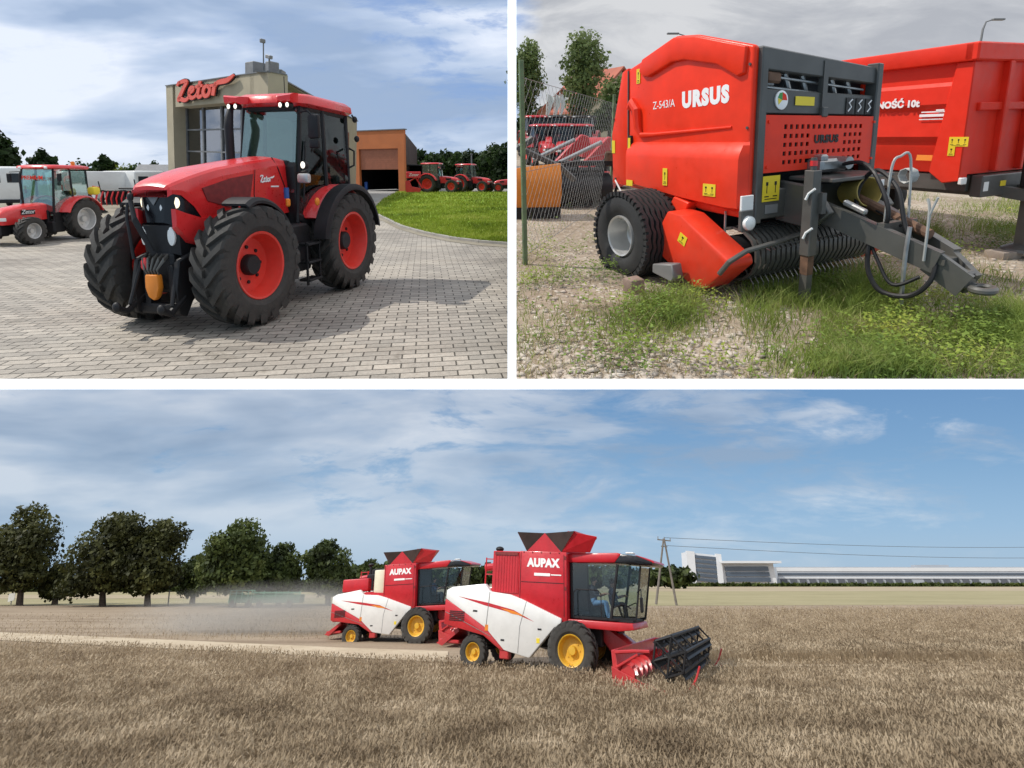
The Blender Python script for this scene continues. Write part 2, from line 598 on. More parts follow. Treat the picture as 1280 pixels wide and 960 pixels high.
def make_tree(label, P, loc, H, crown, n, size, lm, trunk_r=0.22, trunk_h=None, sc=1.0, seed=0, name='tree', cat='tree', group=None, tilt=None, limbs=5, shell=0.5, asp=0.6):
    """crown: lobes in fractions of H (x,y,z,rx,ry,rz[,w])"""
    g = random.Random(seed)
    t = thing(name, label, cat, P, loc, g.random() * 0.2, group, sc, tilt)
    L = []
    for c in crown:
        L.append((c[0] * H, c[1] * H, c[2] * H, c[3] * H, c[4] * H, c[5] * H, c[6] if len(c) > 6 else 1.0))
    th = trunk_h if trunk_h else 0.55 * H
    mb = MB()
    pts = [(0, 0, -.1), (g.uniform(-.02, .02) * H, 0, th * .4), (g.uniform(-.03, .03) * H, g.uniform(-.02, .02) * H, th)]
    mb.tube(pts, [trunk_r * 1.25, trunk_r * .85, trunk_r * .45], 9)
    for k in range(limbs):
        l = L[k % len(L)]
        z0 = th * g.uniform(.45, .95)
        e = (l[0] + g.uniform(-.4, .4) * l[3], l[1] + g.uniform(-.4, .4) * l[4], l[2] + g.uniform(-.1, .5) * l[5])
        m_ = ((e[0]) * .45, e[1] * .45, z0 + (e[2] - z0) * .35)
        mb.tube([(0, 0, z0), m_, e], [trunk_r * .5, trunk_r * .33, trunk_r * .1], 6)
    mb.obj('trunk', BARK, t)
    V, fi = leaf_cloud(L, n, size, asp, shell, seed=seed)
    np_obj('crown', V, fi, 4, lm, t)
    return t


def blades(pos, hgt, wid, lean, seed=0, seg=2):
    """grass blades at pos (n,3): thin bent strips; returns V, flat quad index"""
    g = np.random.default_rng(seed + 5)
    n = len(pos)
    az = g.random(n) * 2 * PI
    fa = g.random(n) * 2 * PI
    h = hgt * (0.55 + 0.8 * g.random(n)) if np.isscalar(hgt) else hgt
    w = (wid * (0.6 + 0.8 * g.random(n)))
    ln = lean * (0.3 + g.random(n)) * h
    dx, dy = np.cos(az) * ln, np.sin(az) * ln
    wx, wy = np.cos(fa) * w / 2, np.sin(fa) * w / 2
    V = np.empty((n, 2 * (seg + 1), 3))
    for k in range(seg + 1):
        t = k / seg
        c = pos + np.stack([dx * t * t, dy * t * t, h * t * (1 - .12 * t)], 1)
        ww = (1 - t) ** .7 if k < seg else 0.06
        V[:, 2 * k] = c - np.stack([wx * ww, wy * ww, np.zeros(n)], 1)
        V[:, 2 * k + 1] = c + np.stack([wx * ww, wy * ww, np.zeros(n)], 1)
    base = np.arange(n)[:, None] * (2 * (seg + 1))
    q = []
    for k in range(seg):
        q.append(base + np.array([[2 * k, 2 * k + 1, 2 * k + 3, 2 * k + 2]]))
    fi = np.stack(q, 1).reshape(-1)
    return V.reshape(-1, 3), fi
# ------------------------------------------------------------------ daylight
sun_l = Vector((-0.62, 0.08, 0.77)).normalized()               # toward the sun, in the tractor yard's axes
sun_w = (TL.M.to_3x3() @ sun_l).normalized()
sd = bpy.data.lights.new('sun', 'SUN'); so = bpy.data.objects.new('sun', sd); COL.objects.link(so)
sd.energy = 3.4; sd.angle = R(0.55); sd.color = (1.0, 0.945, 0.86)
so.rotation_mode = 'QUATERNION'
so.rotation_quaternion = (-sun_w).to_track_quat('-Z', 'Y')
so.location = (0, -20, 120)

W = bpy.data.worlds.new('World'); SC.world = W; W.use_nodes = True
nt = W.node_tree; nt.nodes.clear()
wo = nt.nodes.new('ShaderNodeOutputWorld')
sky = nt.nodes.new('ShaderNodeTexSky'); sky.sky_type = 'NISHITA'; sky.sun_disc = False
sky.sun_elevation = math.asin(max(-1, min(1, sun_w.z))); sky.sun_rotation = math.atan2(sun_w.x, sun_w.y)
bg1 = nt.nodes.new('ShaderNodeBackground'); bg1.inputs[1].default_value = 0.10
nt.links.new(sky.outputs[0], bg1.inputs[0])
tc = nt.nodes.new('ShaderNodeTexCoord')
sep = nt.nodes.new('ShaderNodeSeparateXYZ'); nt.links.new(tc.outputs['Generated'], sep.inputs[0])
X_, Y_, Z_ = sep.outputs
ang = math_(nt, 'MULTIPLY', math_(nt, 'ARCTAN2', Z_, Y_), 180 / PI)         # height above the field's horizon, degrees
ya = math_(nt, 'ABSOLUTE', Y_)
rad = math_(nt, 'SQRT', math_(nt, 'ADD', math_(nt, 'MULTIPLY', Y_, Y_), math_(nt, 'MULTIPLY', Z_, Z_)))
xr = math_(nt, 'DIVIDE', X_, math_(nt, 'MAXIMUM', rad, 0.05))
base = ramp(nt, math_(nt, 'DIVIDE', ang, 90.0, clamp=True),
            [(0.0, (.40, .56, .73)), (0.05, (.30, .49, .72)), (0.12, (.20, .38, .62)), (0.19, (.15, .31, .56)), (0.34, (.20, .36, .62)), (0.43, (.54, .64, .77)), (0.50, (.30, .46, .77)), (0.60, (.26, .42, .77)), (0.72, (.40, .52, .78)), (0.86, (1.05, 1.10, 1.20)), (1.0, (1.25, 1.27, 1.32))])  # sky overhead and behind the view brightened as added fill light
def streaks(sx, sa, sc, det, ro, dist, off=0.0):
    cb = nt.nodes.new('ShaderNodeCombineXYZ')
    nt.links.new(math_(nt, 'MULTIPLY', xr, sx), cb.inputs[0])
    nt.links.new(math_(nt, 'MULTIPLY', ang, sa), cb.inputs[1])
    cb.inputs[2].default_value = off
    return noise(nt, cb.outputs[0], sc, det, ro, dist)
c1 = streaks(2.2, 0.13, 1.6, 7, 0.62, 0.6)
c2 = streaks(6.0, 0.42, 1.5, 6, 0.6, 0.4, 3.7)
c3 = streaks(1.4, 0.10, 1.2, 5, 0.5, 0.3, 9.1)
cl = math_(nt, 'ADD', math_(nt, 'MULTIPLY', c1, 0.65), math_(nt, 'MULTIPLY', c2, 0.35))
lowm = ramp(nt, math_(nt, 'DIVIDE', ang, 90.0, clamp=True), [(0.015, (.15,) * 3), (0.06, (.7,) * 3), (0.17, (1, 1, 1)), (0.27, (.7,) * 3), (0.42, (.85,) * 3), (0.50, (1, 1, 1))])
left = math_(nt, 'MULTIPLY_ADD', xr, -0.16); nt.nodes[-1].inputs[2].default_value = 0.0    # cloudier toward the left
cm = ramp(nt, math_(nt, 'ADD', cl, left), [(0.38, (0, 0, 0)), (0.45, (.35,) * 3), (0.51, (.85,) * 3), (0.60, (1, 1, 1))])
cm = math_(nt, 'MULTIPLY', cm, lowm)
ccol = ramp(nt, c3, [(0.38, (.33, .42, .56)), (0.48, (.55, .63, .75)), (0.57, (.86, .89, .94))])
ccol = mixc(nt, 1.0, ccol, ramp(nt, math_(nt, 'DIVIDE', ang, 90.0, clamp=True), [(0.2, (.95, .95, .95)), (0.45, (1.22, 1.24, 1.27))]), 'MULTIPLY')
skyc = mixc(nt, math_(nt, 'MULTIPLY', cm, 0.85), base, ccol)
# an overcast bank fills the high sky to the right
ov = math_(nt, 'MULTIPLY', ramp(nt, math_(nt, 'ADD', xr, math_(nt, 'MULTIPLY', math_(nt, 'SUBTRACT', c2, 0.5), 0.05)), [(0.0, (0, 0, 0)), (0.05, (1, 1, 1))]),
           ramp(nt, math_(nt, 'DIVIDE', ang, 90.0, clamp=True), [(0.26, (0, 0, 0)), (0.40, (1, 1, 1)), (0.72, (1, 1, 1)), (0.9, (0, 0, 0))]))
ovc0 = ramp(nt, math_(nt, 'ADD', math_(nt, 'MULTIPLY', c1, 0.6), math_(nt, 'MULTIPLY', c3, 0.4)), [(0.40, (.46, .475, .51)), (0.49, (.64, .65, .67)), (0.56, (.88, .88, .88))])
ovl = ramp(nt, math_(nt, 'DIVIDE', ang, 90.0, clamp=True), [(0.48, (.86, .86, .84)), (0.56, (.60, .615, .64))])
ovc = mixc(nt, 0.4, ovc0, ovl)
skyc = mixc(nt, math_(nt, 'MULTIPLY', ov, 0.97), skyc, ovc)
bg2 = nt.nodes.new('ShaderNodeBackground'); nt.links.new(skyc, bg2.inputs[0]); bg2.inputs[1].default_value = 1.0
mx = nt.nodes.new('ShaderNodeMixShader'); mx.inputs[0].default_value = 0.88
nt.links.new(bg1.outputs[0], mx.inputs[1]); nt.links.new(bg2.outputs[0], mx.inputs[2])
nt.links.new(mx.outputs[0], wo.inputs[0])

SC.view_settings.view_transform = 'Standard'
SC.view_settings.look = 'None'; SC.view_settings.exposure = 0; SC.view_settings.gamma = 1
SC.render.film_transparent = False
SC.cycles.max_bounces = 6; SC.cycles.transparent_max_bounces = 16
SC.cycles.volume_bounces = 0


def sheet(name, P, pts, z, mat, kind='structure', sub=0):
    vs = [(p[0], p[1], z) for p in pts]
    o = MB().add(vs, [tuple(range(len(vs)))]).obj(name, mat, None, smooth=False, recalc=False)
    put(o, P)
    if kind: o['kind'] = kind
    # face up
    me = o.data
    if me.polygons[0].normal.z < 0: me.flip_normals()
    return o

# ------------------------------------------------------------------ ground materials
def paving_mat():
    m, nt, out = nodes_of('paving_blocks')
    co = objco(nt, rot=(0, 0, R(-9)))
    w = N(nt, 'ShaderNodeTexBrick'); w.offset = 0.5
    w.inputs['Scale'].default_value = 1.0
    w.inputs['Brick Width'].default_value = 0.25; w.inputs['Row Height'].default_value = 0.13
    w.inputs['Mortar Size'].default_value = 0.0085; w.inputs['Mortar Smooth'].default_value = 0.35; w.inputs['Bias'].default_value = -0.1
    w.inputs['Color1'].default_value = (.455, .415, .36, 1); w.inputs['Color2'].default_value = (.315, .29, .255, 1); w.inputs['Mortar'].default_value = (.075, .066, .053, 1)
    nt.links.new(co, w.inputs['Vector'])
    n1 = noise(nt, co, 0.35, 5, .6); n2 = noise(nt, co, 26, 5, .7); n4 = noise(nt, co, 1.7, 7, .75, .6); n5 = noise(nt, objco(nt, scale=(.22, 1.6, 1), rot=(0, 0, R(60))), 1.0, 4)
    c = mixc(nt, 1.0, w.outputs['Color'], ramp(nt, n1, [(.3, (.66, .64, .62)), (.5, (.95, .94, .92)), (.7, (1.18, 1.14, 1.08))]), 'MULTIPLY')
    c = mixc(nt, 1.0, c, ramp(nt, n2, [(.25, (.7, .7, .7)), (.75, (1.2, 1.2, 1.2))]), 'MULTIPLY')
    c = mixc(nt, 1.0, c, ramp(nt, n4, [(.30, (.62, .60, .57)), (.42, (1, 1, 1)), (.62, (1, 1, 1)), (.72, (1.12, 1.08, 1.0))]), 'MULTIPLY')
    c = mixc(nt, 1.0, c, ramp(nt, n5, [(.34, (.78, .77, .76)), (.5, (1, 1, 1))]), 'MULTIPLY')
    b = N(nt, 'ShaderNodeBsdfPrincipled'); nt.links.new(c, b.inputs['Base Color']); b.inputs['Roughness'].default_value = .75
    bp = N(nt, 'ShaderNodeBump'); bp.inputs['Strength'].default_value = .6; bp.inputs['Distance'].default_value = .012
    hh = math_(nt, 'ADD', math_(nt, 'MULTIPLY', w.outputs['Fac'], -1.0), math_(nt, 'MULTIPLY', n2, .25))
    nt.links.new(hh, bp.inputs['Height']); nt.links.new(bp.outputs[0], b.inputs['Normal'])
    nt.links.new(b.outputs[0], out.inputs[0])
    return m

def soil_mat(name, cols, s1=0.5, s2=9.0, s3=60.0, bump=.6, stones=None, mask=None):
    m, nt, out = nodes_of(name)
    co = objco(nt)
    n1 = noise(nt, co, s1, 6, .62); n2 = noise(nt, co, s2, 6, .65); n3 = noise(nt, co, s3, 3, .6)
    f = math_(nt, 'ADD', math_(nt, 'MULTIPLY', n1, .55), math_(nt, 'ADD', math_(nt, 'MULTIPLY', n2, .3), math_(nt, 'MULTIPLY', n3, .15)))
    k = len(cols)
    c = ramp(nt, f, [(.34 + .32 * i / (k - 1), cols[i]) for i in range(k)])
    hgt = n2
    if stones:
        v = N(nt, 'ShaderNodeTexVoronoi'); v.inputs['Scale'].default_value = stones[0]; nt.links.new(co, v.inputs['Vector'])
        sc_ = ramp(nt, v.outputs['Color'], [(.2, stones[1]), (.8, stones[2])])
        ms = ramp(nt, v.outputs['Distance'], [(.25, (1, 1, 1)), (.45, (0, 0, 0))])
        ms = math_(nt, 'MULTIPLY', ms, ramp(nt, n1, [(.38, (0, 0, 0)), (.55, (1, 1, 1))]))
        c = mixc(nt, ms, c, sc_)
        hgt = math_(nt, 'ADD', n2, math_(nt, 'MULTIPLY', ms, .6))
    b = N(nt, 'ShaderNodeBsdfPrincipled'); nt.links.new(c, b.inputs['Base Color']); b.inputs['Roughness'].default_value = .9
    b.inputs['Specular IOR Level'].default_value = .2
    bp = N(nt, 'ShaderNodeBump'); bp.inputs['Strength'].default_value = bump; bp.inputs['Distance'].default_value = .04
    nt.links.new(hgt, bp.inputs['Height']); nt.links.new(bp.outputs[0], b.inputs['Normal'])
    nt.links.new(b.outputs[0], out.inputs[0])
    MATS[name] = m
    return m

PAVE = paving_mat()
SAND = soil_mat('sandy_gravel', [(.17, .15, .11), (.27, .24, .185), (.36, .33, .27)], .35, 7, 40)
CONC = soil_mat('concrete', [(.22, .215, .20), (.29, .28, .265), (.35, .34, .32)], .2, 3, 30, .2)
LAWN = soil_mat('lawn_soil', [(.10, .16, .016), (.19, .30, .025), (.28, .38, .045)], .25, 3, 30, .4)
KERB = paint('kerb_concrete', (.33, .31, .28), .85, var=.25, bump=.3)
DIRT = soil_mat('dry_dirt', [(.16, .12, .085), (.28, .22, .16), (.39, .32, .245), (.46, .41, .33)], .8, 7, 45, .8,
                stones=(13, (.36, .30, .24), (.66, .59, .50)))

# ------------------------------------------------------------------ tractor yard ground
g = TL.g
near = TL.g(640, 475.5).y
sheet('paved_yard', TL, [(-9, near), (0, near), (0, 140), (-170, 140), (-170, 20)], 0.0, PAVE)
sheet('gravel_ground', TL, [g(0, 309), g(70, 296), g(128, 284), g(150, 268), g(205, 262), g(215, 250), g(60, 243), g(-260, 243), g(-260, 309)], 0.004, SAND)
apron = sheet('concrete_apron', TL, [g(430, 262), g(470, 252), g(497, 238.5), g(640, 238.5), g(640, 232), g(300, 232), g(380, 252)], 0.004, CONC)
lawn_edge = [g(466, 262), g(470, 268), (g(484, 275)), g(502, 284), g(530, 292), g(565, 299), g(600, 303.5), g(639, 306.5)]
lawn_back = [g(639, 239.5), g(497, 239.5), g(478, 250)]
sheet('lawn_ground', TL, lawn_edge + lawn_back, 0.03, LAWN)
strip = [Vector((p.x - .05, p.y - .55, 0)) for p in lawn_edge]
strip[0].x -= .8; strip[1].x -= .7
sheet('sandy_verge', TL, strip + [Vector((p.x, p.y + .1, 0)) for p in lawn_edge[::-1]], 0.009, SAND)
kb = MB()
for i in range(len(lawn_edge) - 1):
    a, b = lawn_edge[i], lawn_edge[i + 1]
    a = Vector((a.x, a.y, 0)); b = Vector((b.x, b.y, 0))
    d = (b - a).normalized(); n_ = Vector((d.y, -d.x, 0)) * .06
    kb.add([a + n_, b + n_, b - n_, a - n_, a + n_ + Vector((0, 0, .07)), b + n_ + Vector((0, 0, .07)), b - n_ + Vector((0, 0, .07)), a - n_ + Vector((0, 0, .07))],
           [(0, 1, 5, 4), (1, 2, 6, 5), (2, 3, 7, 6), (3, 0, 4, 7), (4, 5, 6, 7)])
struct(put(kb.obj('lawn_kerb', KERB), TL))

def in_poly(p, poly):
    x, y = p[:, 0], p[:, 1]
    c = np.zeros(len(p), bool)
    j = len(poly) - 1
    for i in range(len(poly)):
        xi, yi, xj, yj = poly[i][0], poly[i][1], poly[j][0], poly[j][1]
        c ^= ((yi > y) != (yj > y)) & (x < (xj - xi) * (y - yi) / (yj - yi + 1e-9) + xi)
        j = i
    return c

def scatter_px(P, n, x0, x1, y0, y1, rng):
    """ground points spread evenly over what the eye sees of a stretch of ground"""
    px = x0 + (x1 - x0) * rng.random(n); py = y0 + (y1 - y0) * rng.random(n)
    dx = (px - CX) / F; dyc = -(py - CY) / F
    Yc = dyc * P.fw.y - P.fw.z
    Zc = dyc * P.up.y - P.up.z
    t = -P.h / Zc
    return np.stack([dx * t, Yc * t, np.zeros(n)], 1)

pp = scatter_px(TL, 34000, 460, 645, 240, 308, RNG)
pp = pp[in_poly(pp, lawn_edge + lawn_back)]
pp[:, 2] = .03
dist = pp[:, 1]
V, fi = blades(pp, (.05 + .002 * dist) * (.5 + RNG.random(len(pp))), .010 + .0011 * dist, .6, 3)
LGRASS = leafmat('lawn_grass', [(.11, .15, .018), (.20, .26, .025), (.31, .37, .045), (.42, .44, .09)], .3, .3, small=6)
lg = np_obj('lawn_grass', V, fi, 4, LGRASS); put(lg, TL)
tag(lg, 'bright green mown lawn behind the red tractor', 'grass', kind='stuff')

# ------------------------------------------------------------------ baler yard ground
near = TR.g(640, 475.5).y
sheet('gravel_yard', TR, [(0, near), (9, near), (60, 12), (170, 140), (0, 140)], 0.0, DIRT)

# white divider wall and ledge between the grounds, glowing so shaded faces stay white
WALLW = glow('white_wall_glow', (.97, .97, .97), .93)
D = 3.3
def cb(x0, x1, y0, y1, d0, d1):
    """upright white block given by its front face's edges and its depth, square to the ledge"""
    vs = []
    for d in (d0, d1):
        for (x, y) in ((x0, y0), (x1, y0), (x1, y1), (x0, y1)):
            vs.append(cam.matrix_world @ Vector(((x - CX) / F * d0, -(y - CY) / F * d0, -d)))
    return vs, [(0, 1, 2, 3), (7, 6, 5, 4), (0, 4, 5, 1), (1, 5, 6, 2), (2, 6, 7, 3), (3, 7, 4, 0)]
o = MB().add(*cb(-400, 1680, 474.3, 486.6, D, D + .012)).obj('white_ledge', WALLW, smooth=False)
tag(o, 'long self-lit white divider ledge under the two yards, above the harvest field', 'ledge', kind='structure')
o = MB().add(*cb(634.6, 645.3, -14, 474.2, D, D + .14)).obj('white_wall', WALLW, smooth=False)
tag(o, 'thin self-lit white upright divider wall between the tractor yard and the baler yard', 'wall', kind='structure')
# ------------------------------------------------------------------ the large red tractor
def rbox_ring(x, w, z0, z1, r):
    return [(x, -w + r, z0), (x, w - r, z0), (x, w, z0 + r), (x, w, z1 - r), (x, w - r, z1), (x, -w + r, z1), (x, -w, z1 - r), (x, -w, z0 + r)]


def script_word(parent, M, mat, s, th=.05, name='lettering', outline=None):
    """the slanted brush lettering of the maker's name, drawn as flat strokes"""
    T = [  # each stroke: polyline in units, with half widths
        [(0.55, 1.55, .07), (0.25, 1.50, .10), (0.12, 1.30, .07)],
        [(0.20, 1.52, .10), (0.9, 1.62, .13), (1.25, 1.50, .12), (0.95, 1.15, .13), (0.55, .62, .14), (0.22, .18, .15)],
        [(0.10, .10, .10), (0.45, .24, .15), (0.85, .10, .14), (1.22, .14, .11), (1.5, .36, .08)],
        [(1.45, .62, .08), (1.85, .72, .10), (2.02, .92, .10), (1.82, 1.05, .11), (1.58, .85, .12), (1.52, .5, .12), (1.75, .22, .13), (2.15, .30, .09), (2.4, .55, .07)],
        [(2.78, 1.45, .10), (2.62, .95, .13), (2.48, .45, .13), (2.62, .22, .12), (2.95, .34, .08)],
        [(2.25, 1.02, .08), (2.6, 1.08, .10), (3.05, 1.08, .08)],
        [(3.55, 1.02, .10), (3.22, .90, .12), (3.08, .52, .13), (3.3, .24, .12), (3.65, .38, .12), (3.78, .75, .12), (3.55, 1.02, .10)],
        [(3.7, .95, .08), (4.05, 1.0, .08), (4.25, .98, .08)],
        [(4.42, 1.18, .09), (4.22, .75, .13), (4.10, .22, .13)],
        [(4.28, .85, .09), (4.55, 1.12, .12), (4.95, 1.18, .16), (5.5, 1.22, .15), (5.95, 1.42, .10), (6.15, 1.55, .05)],
    ]
    def build(grow, z0, z1):
        mb = MB()
        for st in T:
            # smooth the polyline
            P_ = [Vector(p) for p in st]
            Q = []
            for i in range(len(P_) - 1):
                p0, p1, p2, p3 = P_[max(i - 1, 0)], P_[i], P_[i + 1], P_[min(i + 2, len(P_) - 1)]
                for k in range(5):
                    t = k / 5
                    Q.append(0.5 * ((2 * p1) + (p2 - p0) * t + (2 * p0 - 5 * p1 + 4 * p2 - p3) * t * t + (3 * p1 - p0 - 3 * p2 + p3) * t ** 3))
            Q.append(P_[-1])
            secs = []
            for i, q in enumerate(Q):
                d = (Q[min(i + 1, len(Q) - 1)] - Q[max(i - 1, 0)]); d = Vector((d.x, d.y)).normalized()
                n = Vector((-d.y, d.x)) * (q.z + grow)
                x, y = q.x, q.y
                secs.append([(x + n.x, y + n.y, z0), (x + n.x, y + n.y, z1), (x - n.x, y - n.y, z1), (x - n.x, y - n.y, z0)])
            mb.loft([[tuple(c * s if k < 2 else c for k, c in enumerate(p)) for p in sec] for sec in secs], ring=True, cap0=True, cap1=True, M=M)
        return mb
    o = build(.03, 0.0, th).obj(name, mat, parent, smooth=False)
    if outline is not None:
        build(.10, -.5 * th, th * .25).obj('backing', outline, o, smooth=False)
    return o


def big_tractor():
    t = thing('tractor', 'large red tractor with lit roof lamps and orange front hook, on paving', 'tractor')
    XA = 2.78
    # wheels
    wheel(t, (XA, 1.02, .85), .85, .62, .48, REDRIM, 1, BLK, .15, lugs=19, lugh=.055, dish=.42, steer=R(-3))
    wheel(t, (XA, -1.02, .85), .85, .62, .48, REDRIM, -1, BLK, .15, lugs=19, lugh=.055, dish=.42, flip=-1, steer=R(-3))
    wheel(t, (0, 1.03, .90), .90, .58, .54, REDRIM, 1, BLK, .17, lugs=21, lugh=.06, dish=.55)
    wheel(t, (0, -1.03, .90), .90, .58, .54, REDRIM, -1, BLK, .17, lugs=21, lugh=.06, dish=.55, flip=-1)
    # chassis
    c = MB()
    c.box((1.5, 0, .82), (3.7, .52, .5), bev=.05)
    c.box((0, 0, .9), (.9, .8, .6), bev=.08)
    c.cyl((0, -.8, .93), (0, .8, .93), .17, 16)
    c.cyl((XA, -.8, .73), (XA, .8, .73), .11, 14)
    c.box((XA, 0, .72), (.5, .7, .32), bev=.06)
    for s in (-1, 1):
        c.box((XA, s * .62, .74), (.26, .26, .44), bev=.06)
        c.tube([(XA - .25, s * .2, .7), (XA - .2, s * .7, .72)], .035)
    c.box((3.2, 0, 1.0), (.9, .66, .22), bev=.04)
    c.obj('chassis', BLK, t)
    # hood
    def hs(x, w, zt, zs, zb):
        half = [(0, zt), (.40 * w, zt - .006), (.80 * w, zt - .022), (.90 * w, zt - .05), (.985 * w, zt - .135), (w * 1.01, (zs + zb) / 2 + .02), (w * .98, zb)]
        return [(x, -y, z) for y, z in half[::-1]] + [(x, y, z) for y, z in half[1:]]
    hood = [hs(1.0, .50, 2.02, 1.84, 1.22), hs(1.3, .50, 2.05, 1.86, 1.21), hs(2.0, .49, 1.97, 1.80, 1.18), hs(2.7, .475, 1.88, 1.70, 1.15), hs(3.1, .46, 1.82, 1.66, 1.17),
            hs(3.45, .45, 1.765, 1.62, 1.38), hs(3.75, .43, 1.71, 1.60, 1.52), hs(3.93, .38, 1.665, 1.59, 1.54), hs(3.98, .33, 1.635, 1.58, 1.55)]
    MB().loft(hood, cap0=True, cap1=True).obj('hood', RED, t, sharp=22)
    for s in (-1, 1):
        MB().tube([(1.05, s * .505, 1.24), (1.15, s * .51, 1.6), (1.3, s * .505, 1.86), (1.38, s * .43, 2.03)], .009, 4).obj('hood_seam', BLK, t); MB().tube([(1.9, s * .503, 1.20), (1.98, s * .503, 1.5), (1.92, s * .50, 1.84)], .006, 4).obj('hood_seam', BLK, t)
    # crease and dark side screen
    for s in (-1, 1):
        m = MB()
        out = [(1.98, 1.78), (2.5, 1.72), (3.22, 1.60), (3.10, 1.44), (2.55, 1.34), (2.10, 1.40)]
        wv = lambda x: np.interp(x, [1.5, 2.0, 2.7, 3.1, 3.45], [.508, .502, .488, .473, .463])
        vs = [(x, s * (wv(x) + .006), z) for x, z in out] + [(x, s * (wv(x) - .02), z) for x, z in out]
        n = len(out)
        m.add(vs, [tuple(range(n))] + [(i, (i + 1) % n, n + (i + 1) % n, n + i) for i in range(n)])
        m.obj('side_screen', REDD, t, smooth=False)
        # red lower lip sweeping to the nose
        lip = MB()
        lo = [(1.9, 1.22, 1.16), (2.4, 1.25, 1.12), (2.9, 1.24, 1.05), (3.3, 1.24, 1.04), (3.65, 1.30, 1.08), (3.90, 1.36, 1.18)]
        secs = []
        for i, (x, z1, z0) in enumerate(lo):
            y = s * np.interp(x, [1.9, 2.9, 3.4, 3.86], [.505, .505, .485, .40])
            secs.append([(x, y * .8, z0), (x, y, z0 + .02), (x, y + s * .012, (z0 + z1) / 2), (x, y, z1), (x, y * .8, z1)])
        lip.loft(secs, ring=True, cap0=True, cap1=True).obj('lower_panel', RED, t)
        # headlamps in the dark face
        for (x, y, z, r, mt) in ((3.76, .30, 1.43, .072, LITS), (3.86, .15, 1.37, .06, LAMPW)):
            l = MB()
            M = Matrix.Translation((x, s * y, z)) @ Euler((0, R(90), s * R(24))).to_matrix().to_4x4()
            l.lathe([(r, -.05), (r * 1.05, .0), (r * .95, .02), (0.001, .035)], axis='z', n=18, M=M)
            l.obj('headlamp', mt, t)
        l = MB()
        M = Matrix.Translation((3.86, s * .26, 1.13)) @ Euler((0, R(90), s * R(14))).to_matrix().to_4x4()
        l.lathe([(.062, -.06), (.065, .0), (.06, .025), (0.001, .04)], axis='z', n=18, M=M)
        l.obj('work_lamp', LAMPW, t)
    lettering_side = script_word(t, frame_m(Vector((1.62, .503, 1.66)) , (-1, 0, 0), (0.0, 0, 1)) @ Matrix.Translation((-.19, 0, 0)), LETW, .062, .006, 'badge')
    MB().box((1.42, .502, 1.60), (.22, .008, .022)).obj('badge_line', LETW, t)
    # dark face under the bonnet tip
    f = MB()
    f.loft([[(3.2, -.44, 1.16), (3.2, .44, 1.16), (3.2, .44, 1.62), (3.2, -.44, 1.62)],
            [(3.62, -.40, 1.18), (3.62, .40, 1.18), (3.62, .405, 1.56), (3.62, -.405, 1.56)],
            [(3.82, -.29, 1.20), (3.82, .29, 1.20), (3.80, .31, 1.53), (3.80, -.31, 1.53)],
            [(3.90, -.16, 1.22), (3.90, .16, 1.22), (3.89, .22, 1.53), (3.89, -.22, 1.53)]], ring=True, cap0=True, cap1=True)
    f.obj('grille', BLKG, t)
    f = MB()
    f.loft([[(3.2, -.42, .98), (3.2, .42, .98), (3.2, .43, 1.20), (3.2, -.43, 1.20)], [(3.75, -.34, 1.0), (3.75, .34, 1.0), (3.80, .36, 1.21), (3.80, -.36, 1.21)],
            [(3.86, -.22, 1.02), (3.86, .22, 1.02), (3.90, .24, 1.20), (3.90, -.24, 1.20)]], ring=True, cap0=True, cap1=True)
    f.obj('bumper', BLK, t)
    MB().prism([(-.16, 1.55), (.16, 1.55), (.10, 1.50), (0, 1.40), (-.10, 1.50)], 3.90, 3.915, axis='x').obj('nose_badge', MGR, t)
    # front linkage
    h = MB()
    for s in (-1, 1):
        h.prism([(3.55, 1.02), (3.95, .98), (4.08, .62), (4.05, .30), (3.85, .24), (3.62, .46)], s * .36, s * .44, bev=.012)
        h.tube([(3.85, s * .40, .50), (4.25, s * .42, .34), (4.45, s * .42, .40)], [.06, .05, .045], 8)
        h.ball((4.47, s * .42, .42), .07, 10)
        h.tube([(3.9, s * .34, .95), (4.18, s * .40, .42)], .035, 8)
        h.box((3.8, s * .24, .62), (.3, .10, .62), bev=.02)
    h.box((3.86, 0, .34), (.22, .8, .14), bev=.03)
    h.box((3.70, 0, .80), (.35, .5, .5), bev=.05)
    h.tube([(3.95, -.44, .98), (4.0, -.46, 1.25), (3.95, -.47, 1.42)], .03, 8)
    h.obj('front_linkage', BLK, t)
    tl = MB(); tl.tube([(3.95, -.05, 1.02), (4.12, -.22, 1.25), (4.05, -.32, 1.45)], [.035, .045, .04], 8); tl.ball((4.04, -.33, 1.5), .055, 10)
    tl.obj('top_link', BLK, t)
    pto = MB(); pto.prism([(-.12, .82), (.12, .82), (.13, .64), (.08, .52), (.02, .47), (-.08, .52), (-.13, .64)], 3.98, 4.13, axis='x', bev=.03, seg=2)
    pto.obj('pto_guard', ORG, t)
    MB().box((4.03, -.17, .93), (.1, .12, .12), bev=.03).obj('coupling', RED, t)
    hs_ = MB()
    for k in range(5):
        y = -.22 + .10 * k
        hs_.tube([(3.9, y, 1.0), (4.05, y + .03, .98), (4.1, y * .6, .88), (4.02, y * .5, .78)], .018, 6)
    hs_.obj('hose', DGR, t)
    # cab
    zb, zt = 1.28, 2.86
    A0, A1 = (1.05, .70), (.78, .66)            # (x,y) at sill and at roof
    B0, B1 = (.20, .80), (.18, .72)
    C0, C1 = (-.62, .78), (-.72, .68)
    fr = MB()
